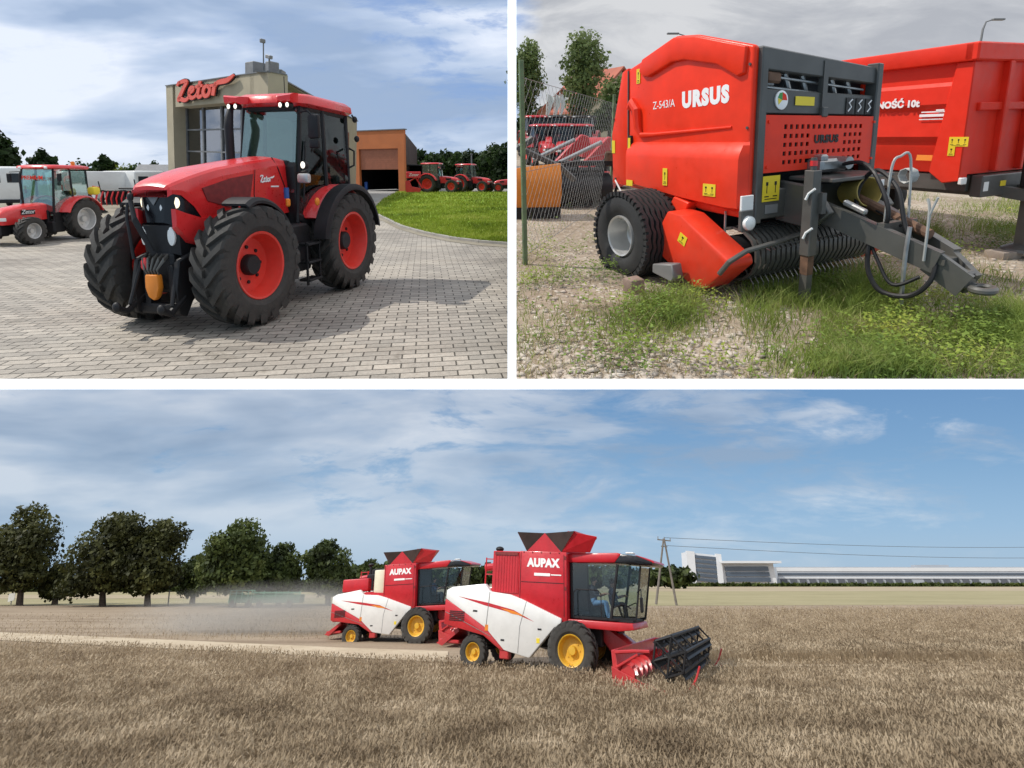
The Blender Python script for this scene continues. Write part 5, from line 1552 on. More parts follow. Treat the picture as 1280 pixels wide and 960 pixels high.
# ------------------------------------------------------------------ behind the baler
FGREEN = paint('green_post_paint', (.13, .19, .085), .6, var=.35, nscale=6, dirt_amt=.3)
WIRE = paint('fence_wire', (.26, .265, .26), .5, metal=.2, var=.2)
f0, f1 = Vector((.12, 6.6, 0)), Vector((2.6, 13.6, 0))
fn = thing('chain_link_fence', 'chain link fence with green post left of the baler', 'fence', TR, f0)
dv = f1 - f0; Lf_ = dv.length; u = dv.normalized()
HF = 2.25
for k, d_ in enumerate((0.05, 6.6)):
    p = u * d_
    MB().box((p.x, p.y, 1.2), (.055, .055, 2.5), rot=(0, R(-1.5) if k == 0 else 0, .3), bev=.006).obj('post', FGREEN, fn)
mb = MB()
cell = .20
nn = int(Lf_ / cell)
for k in range(-int(HF / cell), nn + 1):
    for sgn in (1, -1):
        a0 = k * cell if sgn > 0 else k * cell + HF
        z0, z1 = .08, HF
        pa, pb = a0, a0 + sgn * (HF - .08)
        # clip to the length of the fence
        def zc(a): return .08 + (a - pa) * sgn
        lo, hi = max(0, min(pa, pb)), min(Lf_, max(pa, pb))
        if hi - lo < .05: continue
        A = u * lo; B = u * hi
        mb.tube([(A.x, A.y, zc(lo)), (B.x, B.y, zc(hi))], 0.0019, 3, caps=False)
for z in (.1, 1.15, HF): mb.tube([(0, 0, z), (u.x * Lf_, u.y * Lf_, z)], .004, 4)
mb.obj('wire_mesh', WIRE, fn, recalc=False)

def hx(x, d): return (x - CX) / F * d
# orange snow plough and the dark frame on top of it
q = Vector((hx(672, 10.2), 10.2, 0))
t = thing('snow_plough', 'orange snow plough blade with black edge behind the fence', 'plough', TR, q, R(6))
MB().prism([(.0, .22), (.05, .75), (.22, 1.05), (.27, 1.05), (.11, .74), (.06, .22)], -.85, .62, axis='x').obj('blade', ORG, t) if False else None
secs = []
for x in (-.40, -.1, .25, .44): secs.append([(x, .02, .20), (x, -.10, .45), (x, -.08, .75), (x, .06, 1.0 + .1 * x), (x, .12, 1.0 + .1 * x), (x, -.02, .75), (x, -.04, .45), (x, .08, .20)])
MB().loft(secs, ring=True, cap0=True, cap1=True).obj('blade', ORG, t, sharp=50)
MB().box((.02, .03, .12), (.86, .05, .22)).obj('cutting_edge', BLK, t)
m = MB(); m.box((.02, .5, .9), (.8, .6, .1)); m.tube([(-.36, .3, 1.35), (.5, .35, .95), (.8, .5, .7)], .06, 6); m.tube([(-.05, .3, 1.5), (-.36, .3, 1.3)], .07, 6); m.tube([(0, .1, .5), (0, .9, .6)], .06, 6); m.obj('frame', DGR, t)
# dark implement pile
t = thing('black_harrow', 'black folded implement frame behind the chain link fence', 'farm implement', TR, (hx(728, 11.8), 12.0, 0), R(12))
m = MB(); m.box((0, 0, .95), (1.5, .3, .1)); m.box((0, .5, .55), (1.4, .2, .55), bev=.05); m.cyl((-.6, 0, .38), (.6, 0, .38), .36, 16)
for k in range(6): m.tube([(-.7 + .27 * k, -.1, .95), (-.6 + .27 * k, -.25, .5), (-.66 + .27 * k, -.1, .1)], .035, 6)
m.obj('frame', BLK, t); MB().box((.65, -.1, 1.05), (.35, .1, .34), bev=.05).obj('shield', RUST, t)
for i, (x, d, z, lab) in enumerate(((690, 14.5, 1.05, 'red loader arm with silver ram, left of the pair'), (722, 14.0, 1.0, 'red loader arm with silver ram, next to the baler tailgate'))):
    t = thing('front_loader', lab, 'farm implement', TR, (hx(x, d), d, 0), R(8))
    MB().prism([(-.1, z - .35), (.75, z + .50), (.95, z + .45), (1.05, z + .1), (.85, z + .12), (.2, z - .45)], -.08, .08, bev=.02).obj('arm', REDC, t)
    MB().cyl((-.55, -.14, z - .15), (.55, -.14, z + .36), .055, 10).obj('ram', STEEL, t)
    m = MB(); m.box((.5, .1, z - .55), (.9, .5, .3), bev=.05); m.prism([(.35, z - .6), (1.05, z - .4), (1.1, z - .72), (.6, z - .85)], -.4, .4, bev=.02); m.obj('bracket', REDC, t)
    m = MB(); m.box((.3, .3, .35), (.5, .4, .7), bev=.03); m.obj('stand', BLK, t)
t = thing('farm_loader', 'red rounded hood of a parked machine just left of the baler', 'farm machine', TR, (hx(757, 16), 16, 0), R(0))
MB().loft([[(x, y * .5 + .2 * abs(x), z) for y, z in ((-1, .9), (-1, 1.25), (-.6, 1.45), (.6, 1.45), (1, 1.25), (1, .9))] for x in (-.75, -.5, .5, .9)], ring=True, cap0=True, cap1=True).obj('hood', REDC, t, sharp=60)
m = MB(); m.box((.1, .1, .5), (1.3, .9, .8), bev=.05); m.tube([(.85, 0, 1.3), (.85, 0, 2.15)], .08, 8); m.obj('frame', BLK, t)
MB().box((.85, 0, 2.2), (.25, .3, .12), bev=.03).obj('lamp', ORG, t)
m = MB(); m.box((-.1, -.52, 1.27), (.5, .012, .06)); m.obj('printed_mark', LETW, t)

# row of red tractors on the far lot
for i, (x, d, rz, lab) in enumerate(((667, 36, -80, 'red tractor at the left end of the row behind the fence'), (682, 37, -95, 'second red tractor from the left in the row behind the fence'), (697, 36, -100, 'third red tractor from the left in the row behind the fence'),
                                     (712, 38, -104, 'fourth red tractor from the left in the row behind the fence'), (728, 36, -108, 'red tractor at the right end of the row behind the fence'))):
    yard_tractor(lab, TR, (hx(x, d), d, 0), R(rz), .98, group='row of red tractors behind the fence', red=REDC, roof=BLK if i % 3 else REDC, roofz=2.5, lugs=12, glassm=GLD)
for i, (x, d, rz, lab) in enumerate(((677, 27, -84, 'nearer red tractor on the far lot, left of the loader arms'), (703, 26, -96, 'nearer red tractor on the far lot, above the left loader arm'), (724, 27, -104, 'nearer red tractor on the far lot, above the right loader arm'))):
    yard_tractor(lab, TR, (hx(x, d), d, 0), R(rz), .80, group='nearer red tractors behind the fence', red=REDC, roof=REDC, roofz=2.3, lugs=12, glassm=GLD)
# house, flags, lamps
PINKW = paint('cream_wall', (.52, .45, .30), .85, var=.1, nscale=.6); ROOFR = paint('red_roof_tile', (.40, .115, .07), .8, var=.25, nscale=1.0, bump=.3); ORW = paint('orange_wall', (.45, .20, .12), .85, var=.1, nscale=.5)
t = thing('house', 'cream house with a steep red tiled roof behind the poplars', 'house', TR, (hx(741, 60), 60, 0), R(24), None, 1.12)
MB().prism([(-3.2, 0), (3.2, 0), (3.2, 3.4), (0, 6.6), (-3.2, 3.4)], -4, 4, axis='y').obj('wall', PINKW, t, smooth=False)
m = MB()
for s in (-1, 1): m.add([(s * 3.7, -4.4, 2.95), (s * 3.7, 4.4, 2.95), (0, 4.4, 6.75), (0, -4.4, 6.75), (s * 3.7, -4.4, 3.15), (s * 3.7, 4.4, 3.15), (0, 4.4, 6.95), (0, -4.4, 6.95)], [(0, 1, 2, 3), (4, 5, 6, 7), (0, 4, 5, 1), (1, 5, 6, 2), (2, 6, 7, 3), (3, 7, 4, 0)])
m.obj('roof', ROOFR, t, smooth=False)
MB().box((1.2, 1, 6.6), (.7, .7, 1.4)).obj('chimney', ORW, t, smooth=False)
for x, z in ((-1.3, 2.0), (1.2, 2.0), (0, 4.2)): MB().box((x, -4.02, z), (.9, .08, 1.1)).obj('window', GLW, t, smooth=False)
t = thing('house', 'orange walled house with a red gable roof, left of the cream house', 'house', TR, (hx(703, 64), 64, 0), R(-8))
MB().prism([(-2.6, 0), (2.6, 0), (2.6, 3.6), (0, 5.9), (-2.6, 3.6)], -3, 3, axis='y').obj('wall', ORW, t, smooth=False)
m = MB()
for s in (-1, 1): m.add([(s * 3.0, -3.3, 3.2), (s * 3.0, 3.3, 3.2), (0, 3.3, 6.0), (0, -3.3, 6.0), (s * 3.0, -3.3, 3.4), (s * 3.0, 3.3, 3.4), (0, 3.3, 6.2), (0, -3.3, 6.2)], [(0, 1, 2, 3), (4, 5, 6, 7), (0, 4, 5, 1), (1, 5, 6, 2), (2, 6, 7, 3), (3, 7, 4, 0)])
m.obj('roof', ROOFR, t, smooth=False)
MB().box((0, -3.02, 1.9), (1.0, .08, 1.2)).obj('window', GLW, t, smooth=False)
for x, lab in ((682, 'white banner flag on a pole, left of three'), (691, 'white banner flag on a pole, middle of three'), (698, 'white banner flag on a pole, right of three')):
    t = thing('flag', lab, 'flag', TR, (hx(x, 45), 45, 0), group='white flags by the far tractors')
    MB().tube([(0, 0, 0), (0, 0, 4.6)], .04, 6).obj('pole', WHT, t)
    m = MB(); m.loft([[(0.05 + .02 * k, .06 * math.sin(k), 2.6 + 0.02 * k), (.10 + .19 * k, .10 * math.sin(k * 1.3), 4.5 - .10 * k)] for k in range(4)]); m.obj('cloth', WHT, t, smooth=True)
def lamp_post(label, P, loc, H, arm=1.0, sc=1.0, tilt=None, side=1):
    t = thing('street_lamp', label, 'street lamp', P, loc, 0, None, sc, tilt)
    MB().tube([(0, 0, 0), (0, 0, H * .93), (side * .12 * arm, 0, H * .985), (side * arm * .5, 0, H)], [.09, .06, .045, .04], 8).obj('post', MGR, t)
    MB().box((side * arm * .8, 0, H + .01), (arm * .7, .26, .12), bev=.05, seg=2).obj('head', MGR, t)
    return t
lamp_post('tall street lamp rising behind the red trailer', TR, (hx(1194, 34), 34, 0), 8.0, 1.0)
lamp_post('street lamp whose head just clears the baler top', TR, (hx(846, 40), 40, 0), 8.2, 1.2, side=-1)

# poplars and bushes
LEAF_P = leafmat('poplar_leaves', [(.06, .09, .03), (.15, .20, .065), (.26, .31, .13)], .45, small=5)
def poplar(label, x, d, H, w, seed, n=5200, lm=None):
    g = random.Random(seed)
    cr = []
    for k in range(11):
        z = .36 + .56 * k / 10
        r = w * float(np.interp(z, [.34, .48, .65, .8, .92], [.6, 1.0, 1.15, 1.1, .75]))
        cr.append((g.uniform(-.03, .03), g.uniform(-.03, .03), z, r * g.uniform(.75, 1.2), r, .085))
    return make_tree(label, TR, (hx(x, d), d, 0), H, cr, n, .125, lm or LEAF_P, trunk_r=.2, seed=seed, name='poplar', cat='poplar tree', shell=.45, asp=.6)
poplar('slender poplar at the left edge of the baler yard', 659, 40, 7.9, .13, 3)
poplar('tallest poplar, right of the three flags', 724, 38, 8.1, .165, 4, 6500)
make_tree('thin open crowned tree between the poplar and the baler', TR, (hx(767, 44), 44, 0), 6.6, [(0, 0, .62, .16, .16, .2), (.08, 0, .8, .12, .1, .12), (-.1, 0, .72, .12, .1, .15)], 1200, .15, LEAF_P, seed=8, trunk_r=.1, limbs=7)
make_tree('dense green bush tree below the open crowned tree', TR, (hx(760, 42), 42, 0), 4.2, round_c, 2600, .2, LEAF_M, seed=9)
make_tree('dark bushes behind the three white flags', TR, (hx(684, 70), 70, 0), 5.4, bush_c, 2600, .32, LEAF_D, seed=10)
make_tree('dark bushes at the left edge below the slender poplar', TR, (hx(662, 66), 66, 0), 3.6, [(0, 0, .5, .6, .5, .45)], 1600, .3, LEAF_D, seed=12)
make_tree('dark bushes showing between poplar and cream house', TR, (hx(716, 74), 74, 0), 4.4, [(0, 0, .5, .7, .5, .45)], 1800, .32, LEAF_D, seed=11)

# ------------------------------------------------------------------ weeds, grass and stones
g = np.random.default_rng(77)
def vnoise(p, s, seed):
    """cheap smooth noise in the plane, 0..1"""
    q = p[:, :2] * s
    v = np.zeros(len(p))
    r_ = np.random.default_rng(seed)
    for k in range(7):
        a = r_.random() * 2 * PI; f = .6 + r_.random() * 1.6; ph = r_.random() * 6.28
        v += np.sin((q[:, 0] * math.cos(a) + q[:, 1] * math.sin(a)) * f + ph)
    return .5 + v / 7
def clumpy(P, n, boxes, rng, thin=None):
    out = []
    for (x0, x1, y0, y1, w) in boxes:
        q = scatter_px(P, int(n * w), x0, x1, y0, y1, rng)
        a = np.array([P.px(v) for v in q])
        # thin out raggedly toward the edges of each patch
        ex = np.minimum(np.where(x0 <= 645, 9, (a[:, 0] - x0) / (.38 * (x1 - x0))), np.where(x1 >= 1280, 9, (x1 - a[:, 0]) / (.38 * (x1 - x0))))
        ey = np.minimum((a[:, 1] - y0) / (.38 * (y1 - y0)), np.where(y1 >= 470, 9, (y1 - a[:, 1]) / (.38 * (y1 - y0))))
        fade = np.clip(np.minimum(ex, ey), 0, 1) + .5 * (vnoise(q, 3.1, 21) - .5)
        out.append(q[rng.random(len(q)) < fade ** 1.3 * 1.0 if False else rng.random(len(q)) < np.clip(fade, 0, 1) ** 1.4])
    return np.concatenate(out)
p = clumpy(TR, 1, [(880, 1285, 335, 476, 34000), (1060, 1285, 225, 355, 21000), (880, 1120, 315, 410, 8000), (645, 790, 260, 430, 7500), (750, 910, 355, 445, 5500), (645, 1285, 400, 476, 5000), (850, 1000, 330, 350, 900)], g)
nz = vnoise(p, 1.9, 5)
xx = np.array([TR.px(q)[0] for q in p]); yy = np.array([TR.px(q)[1] for q in p])
dense = np.where((xx > 930) & (yy > 330), .40, .52)
dense = np.where((xx > 1150) & (yy < 400), .50, dense)
dense = np.where((xx > 1090) & (xx < 1180) & (yy < 320), .42, dense)
dense = np.where((xx < 900), .60, dense)
keep = nz > dense + .5 * (g.random(len(p)) - .5)
keep &= ~((np.abs(xx - 1000) < 26) & (yy > 385) & (yy < 440) & (g.random(len(p)) < .75))
keep0 = keep
p = p[keep]; nz = nz[keep]; xx = xx[keep]; dense = dense[keep]
tall = np.where(xx > 930, .20, .11) * (.45 + 1.6 * np.clip(nz - dense, 0, .5)) * (00.5 + g.random(len(p)))
tall *= np.where((xx > 880) & (xx < 1060) & (yy[keep0] < 400), .45, 1.0)
V, fi = blades(p, tall * 1.35, .0075, .75, 9, seg=3)
TGRASS = leafmat('tall_grass', [(.11, .16, .035), (.19, .26, .05), (.28, .35, .08), (.44, .42, .18)], 2.2, .4, small=6)
o = np_obj('grass', V, fi, 4, TGRASS); put(o, TR); tag(o, 'long green grass growing round the baler drawbar and wheels', 'grass', kind='stuff')
# dry stalks
pd_ = clumpy(TR, 1, [(645, 1285, 330, 476, 2600), (1080, 1285, 250, 350, 900)], g)
V, fi = blades(pd_, .10 * (.5 + g.random(len(pd_)) ** 2 * 1.8), .006, .9, 19, seg=3)
DRY = leafmat('dry_stalks', [(.26, .20, .11), (.40, .32, .18), (.52, .44, .27)], 2.0, .3)
o = np_obj('dry_grass', V, fi, 4, DRY); put(o, TR); tag(o, 'straw coloured dry stalks among the weeds of the baler yard', 'grass', kind='stuff')
# broad leaved weeds
p = clumpy(TR, 1, [(890, 1150, 325, 430, 1700), (1070, 1285, 240, 350, 1300), (1080, 1285, 360, 450, 500), (645, 800, 265, 410, 560), (760, 910, 360, 440, 420), (645, 1285, 400, 476, 260), (1000, 1285, 400, 470, 120)], g)
nz = vnoise(p, 2.3, 8); p = p[nz > .47]
k = 14
c = np.repeat(p, k, 0); n_ = len(c)
az = g.random(n_) * 2 * PI; hh = .03 + .16 * g.random(n_) * np.repeat(.4 + g.random(len(p)), k); rr_ = .02 + .07 * g.random(n_)
pos = c + np.stack([np.cos(az) * rr_, np.sin(az) * rr_, hh], 1)
sz = (.010 + .014 * g.random(n_))[:, None]
d = np.stack([np.cos(az), np.sin(az), .3 * g.normal(size=n_)], 1); s_ = np.stack([-np.sin(az), np.cos(az), .4 * g.normal(size=n_)], 1)
V = np.empty((n_, 4, 3)); V[:, 0] = pos - d * sz * .6; V[:, 1] = pos + s_ * sz * .5; V[:, 2] = pos + d * sz * 1.4; V[:, 3] = pos - s_ * sz * .5
WEED = leafmat('weed_leaves', [(.09, .14, .03), (.16, .24, .045), (.25, .33, .055), (.42, .42, .07)], 1.1, .3, small=7)
o = np_obj('weeds', V.reshape(-1, 3), np.arange(n_ * 4), 4, WEED); put(o, TR); tag(o, 'leafy weeds among the grass and stones of the baler yard', 'weeds', kind='stuff')
# loose stones
p = clumpy(TR, 1, [(645, 1000, 380, 477, 1500), (645, 1285, 420, 477, 700), (1120, 1285, 250, 400, 700), (645, 760, 330, 400, 300), (820, 960, 350, 400, 250)], g)
bm = bmesh.new(); bmesh.ops.create_icosphere(bm, subdivisions=1, radius=1.0)
bv = np.array([v.co for v in bm.verts]); bf = np.array([[v.index for v in f.verts] for f in bm.faces]); bm.free()
n_ = len(p)
sc_ = (.009 + .026 * g.random(n_) ** 2.0)
J = 1 + .30 * g.normal(size=(n_, len(bv), 1))
V = bv[None] * J * (np.stack([sc_ * (.8 + .8 * g.random(n_)), sc_ * (.8 + .6 * g.random(n_)), sc_ * .55], 1))[:, None, :]
a = g.random(n_) * 6.28; ca, sa = np.cos(a)[:, None], np.sin(a)[:, None]
V = np.stack([V[..., 0] * ca - V[..., 1] * sa, V[..., 0] * sa + V[..., 1] * ca, V[..., 2]], 2) + p[:, None, :] + np.array([0, 0, .004])
fi = (bf[None] + (np.arange(n_) * len(bv))[:, None, None]).reshape(-1)
STONE = soil_mat('pale_stones', [(.30, .24, .19), (.48, .41, .34), (.64, .58, .51)], 2.5, 9, 60, .3)
o = np_obj('gravel', V.reshape(-1, 3), fi, 3, STONE); put(o, TR); tag(o, 'pale loose stones scattered over the baler yard', 'gravel', kind='stuff')
# ------------------------------------------------------------------ harvest field
def field_mat():
    m, nt, out = nodes_of('stubble_ground')
    co = objco(nt)
    st = objco(nt, scale=(.16, 1.0, 1.0), rot=(0, 0, R(-2.5)))
    n1 = noise(nt, st, .55, 5, .6); n2 = noise(nt, co, 5, 6, .65); n3 = noise(nt, co, .05, 4, .6)
    f = math_(nt, 'ADD', math_(nt, 'MULTIPLY', n1, .5), math_(nt, 'ADD', math_(nt, 'MULTIPLY', n2, .3), math_(nt, 'MULTIPLY', n3, .2)))
    c = ramp(nt, f, [(.36, (.20, .15, .10)), (.47, (.29, .225, .16)), (.56, (.36, .285, .205)), (.66, (.43, .36, .265))])
    b = N(nt, 'ShaderNodeBsdfPrincipled'); nt.links.new(c, b.inputs['Base Color']); b.inputs['Roughness'].default_value = .95; b.inputs['Specular IOR Level'].default_value = .1
    bp = N(nt, 'ShaderNodeBump'); bp.inputs['Strength'].default_value = .8; bp.inputs['Distance'].default_value = .2
    nt.links.new(n2, bp.inputs['Height']); nt.links.new(bp.outputs[0], b.inputs['Normal'])
    nt.links.new(b.outputs[0], out.inputs[0])
    return m

FIELD = field_mat()
STRAW = soil_mat('straw_swath', [(.36, .28, .19), (.50, .41, .29), (.60, .51, .38)], .4, 5, 30, .5)
GREENF = soil_mat('far_green_strip', [(.25, .22, .115), (.32, .28, .155), (.39, .33, .20)], .05, .5, 4, .3)
PALEF = soil_mat('far_pale_strip', [(.30, .24, .155), (.38, .31, .205), (.44, .37, .26)], .03, .3, 3, .3)
b_ = BF.g
sheet('field_ground', BF, [(-3000, 6), (3000, 6), (3000, 3000), (-3000, 3000)], 0.0, FIELD)
sheet('grass_strip', BF, [b_(-200, 757.5), b_(440, 756), b_(440, 738), b_(-200, 738)], .02, GREENF)
sheet('pale_strip', BF, [b_(-200, 749), b_(440, 748), b_(440, 744), b_(-200, 744)], .05, PALEF)
sheet('grass_strip', BF, [b_(640, 758), b_(1480, 755), b_(1480, 738.5), b_(640, 739.5)], .02, GREENF)
sheet('pale_strip', BF, [b_(640, 739.5), b_(1480, 738.5), b_(1480, 732), b_(640, 732)], .03, PALEF)
sheet('straw_swath', BF, [b_(-200, 786), b_(0, 791), b_(220, 801), b_(420, 810), b_(560, 815), b_(560, 829), b_(300, 816), b_(0, 801), b_(-200, 797)], .03, STRAW)
sheet('straw_swath', BF, [b_(880, 829), b_(1100, 826), b_(1480, 824), b_(1480, 831), b_(1100, 833), b_(880, 835)], .03, STRAW)

OAT = leafmat('ripe_oats', [(.185, .135, .085), (.295, .225, .145), (.405, .32, .215), (.55, .45, .32)], .6, .3, small=9, rough=.8)
g = np.random.default_rng(5)
def crop(n, x0, x1, y0, y1, h, edge=None, seed=0, ramp_x=None):
    p = scatter_px(BF, n, x0, x1, y0, y1, g)
    if edge is not None:
        xx = CX + 0 * p[:, 0]
        a = np.array([BF.px(q) for q in p])
        p = p[a[:, 1] > np.interp(a[:, 0], edge[0], edge[1])]
    if ramp_x is not None:
        a = np.array([BF.px(q)[0] for q in p]); p = p[g.random(len(p)) < np.clip((a - ramp_x[0]) / (ramp_x[1] - ramp_x[0]), 0, 1)]
    dist = p[:, 1]
    hh = h * (.75 + .35 * vnoise(p, .8, seed)) * (.72 + .5 * g.random(len(p)))
    V, fi = blades(p, hh, (.006 + .0005 * dist), .32, seed, seg=2)
    n_ = len(p)
    # drooping ears
    W_ = V.reshape(n_, 6, 3)
    top = (W_[:, 4] + W_[:, 5]) / 2
    az = g.random(n_) * 2 * PI
    L = .07 + .07 * g.random(n_)
    d = np.stack([np.cos(az) * L * .7, np.sin(az) * L * .7, (-.3 + 1.3 * g.random(n_)) * L], 1)
    s = np.stack([-np.sin(az), np.cos(az), np.zeros(n_)], 1) * (.008 + .00045 * dist)[:, None]
    E = np.stack([top - d * .2, top + d * .35 + s, top + d, top + d * .35 - s], 1)
    return np.concatenate([V, E.reshape(-1, 3)]), np.concatenate([fi, len(V) + np.arange(n_ * 4)])
ed = ([-200, 0, 300, 560, 640, 900, 1500], [799, 803, 818, 832, 838, 836, 833])
V, fi = crop(270000, -40, 1320, 806, 1060, .30, ed, 3)
V2, fi2 = crop(24000, 850, 1320, 806, 832, .52, ([880, 1320], [823, 820]), 6, (850, 960))
V3, fi3 = crop(66000, 640, 1320, 762, 826, .40, None, 7, (640, 960))
V4, fi4 = crop(6000, -40, 900, 768, 800, .16, None, 8)
Vs, fs_ = [V, V2, V3, V4], [fi, fi2, fi3, fi4]
o_ = 0; F2 = []
for a, b2 in zip(Vs, fs_): F2.append(b2 + o_); o_ += len(a)
o = np_obj('crop', np.concatenate(Vs), np.concatenate(F2), 4, OAT); put(o, BF); tag(o, 'standing ripe oats and stubble across the harvest field', 'crop', kind='stuff')

# ------------------------------------------------------------------ people
SKIN = paint('skin', (.45, .27, .19), .55, var=.1); JEANS = paint('blue_jeans', (.18, .33, .55), .8, var=.2, nscale=9); SHIRT = paint('dark_shirt', (.05, .055, .07), .85, var=.2); HAIR = paint('dark_hair', (.03, .022, .016), .7); SHOE = paint('shoe', (.03, .03, .03), .6); BLUSH = paint('navy_shirt', (.04, .07, .16), .85)

def person(label, joints, bones, shirt, P, M, trousers=None, grp=None):
    """joints: name -> (xyz, radius, material index); bones: pairs; one continuous skinned surface"""
    names = list(joints)
    me = bpy.data.meshes.new('person')
    me.from_pydata([joints[n][0] for n in names], [(names.index(a), names.index(b)) for a, b in bones], [])
    o = bpy.data.objects.new('person', me); COL.objects.link(o)
    md = o.modifiers.new('skin', 'SKIN'); md.use_smooth_shade = True
    for i, n in enumerate(names):
        r = joints[n][1]; me.skin_vertices[0].data[i].radius = (r, r) if not isinstance(r, tuple) else r
    me.skin_vertices[0].data[0].use_root = True
    sb = o.modifiers.new('sub', 'SUBSURF'); sb.levels = 2; sb.render_levels = 2
    dg = bpy.context.evaluated_depsgraph_get()
    m2 = bpy.data.meshes.new_from_object(o.evaluated_get(dg))
    bpy.data.objects.remove(o); bpy.data.meshes.remove(me)
    m2.materials.clear()
    for q in (SKIN, shirt, trousers or JEANS, SHOE): m2.materials.append(q)
    seg = [(Vector(joints[a][0]), Vector(joints[b][0]), joints[a][2], joints[b][2]) for a, b in bones]
    for f in m2.polygons:
        c = f.center; best = (9, 0)
        for a, b, ma, mb_ in seg:
            t = max(0, min(1, (c - a).dot(b - a) / max(1e-9, (b - a).length_squared)))
            d = (a + (b - a) * t - c).length
            if d < best[0]: best = (d, ma if t < .5 else mb_)
        f.material_index = best[1]; f.use_smooth = True
    o = bpy.data.objects.new('person', m2); COL.objects.link(o)
    o.matrix_basis = M
    tag(o, label, 'person', grp)
    h = Vector(joints['head'][0])
    hm = MB(); hm.ball((h.x - .025, h.y, h.z + .055), .108, 14, (1, .92, .85))
    hm.obj('hair', HAIR, o)
    return o

def seated(turn=0.0):
    """a driver: hips on the seat at the origin, looking along +x"""
    J = {'pelvis': ((0, 0, .10), .135, 2), 'belly': ((.0, 0, .26), .14, 1), 'chest': ((-.02, 0, .46), .155, 1), 'neck0': ((-.0, 0, .60), .07, 1), 'neck': ((.02, 0, .66), .055, 0), 'head': ((.045, 0, .76), .088, 0), 'crown': ((.03, 0, .85), .075, 0), 'nose': ((.15, 0, .765), .014, 0)}
    B = [('pelvis', 'belly'), ('belly', 'chest'), ('chest', 'neck0'), ('neck0', 'neck'), ('neck', 'head'), ('head', 'crown'), ('head', 'nose')]
    for s, k in ((-1, 'r'), (1, 'l')):
        J.update({'hip' + k: ((.04, s * .10, .08), .10, 2), 'knee' + k: ((.46, s * .14, .13), .068, 2), 'ankle' + k: ((.52, s * .14, -.30), .045, 2), 'toe' + k: ((.68, s * .15, -.37), .04, 3),
                  'sh' + k: ((-.01, s * .19, .53), .075, 1), 'elbow' + k: ((.16, s * .25, .30), .047, 1), 'wrist' + k: ((.40, s * .16, .37), .032, 0), 'palm' + k: ((.47, s * .13, .39), .034, 0)})
        B += [('pelvis', 'hip' + k), ('hip' + k, 'knee' + k), ('knee' + k, 'ankle' + k), ('ankle' + k, 'toe' + k), ('chest', 'sh' + k), ('sh' + k, 'elbow' + k), ('elbow' + k, 'wrist' + k), ('wrist' + k, 'palm' + k)]
        for i, (dy, L) in enumerate(((-.028, .06), (-.009, .072), (.010, .068), (.028, .052))):
            J['f%d%s' % (i, k)] = ((.51, s * .13 + dy, .40), .010, 0); J['g%d%s' % (i, k)] = ((.51 + L * .6, s * .13 + dy, .385), .009, 0); J['h%d%s' % (i, k)] = ((.50 + L * .55, s * .13 + dy, .345), .008, 0)
            B += [('palm' + k, 'f%d%s' % (i, k)), ('f%d%s' % (i, k), 'g%d%s' % (i, k)), ('g%d%s' % (i, k), 'h%d%s' % (i, k))]
        J['t0' + k] = ((.46, s * .085, .405), .011, 0); J['t1' + k] = ((.505, s * .07, .39), .009, 0)
        B += [('palm' + k, 't0' + k), ('t0' + k, 't1' + k)]
    return J, B

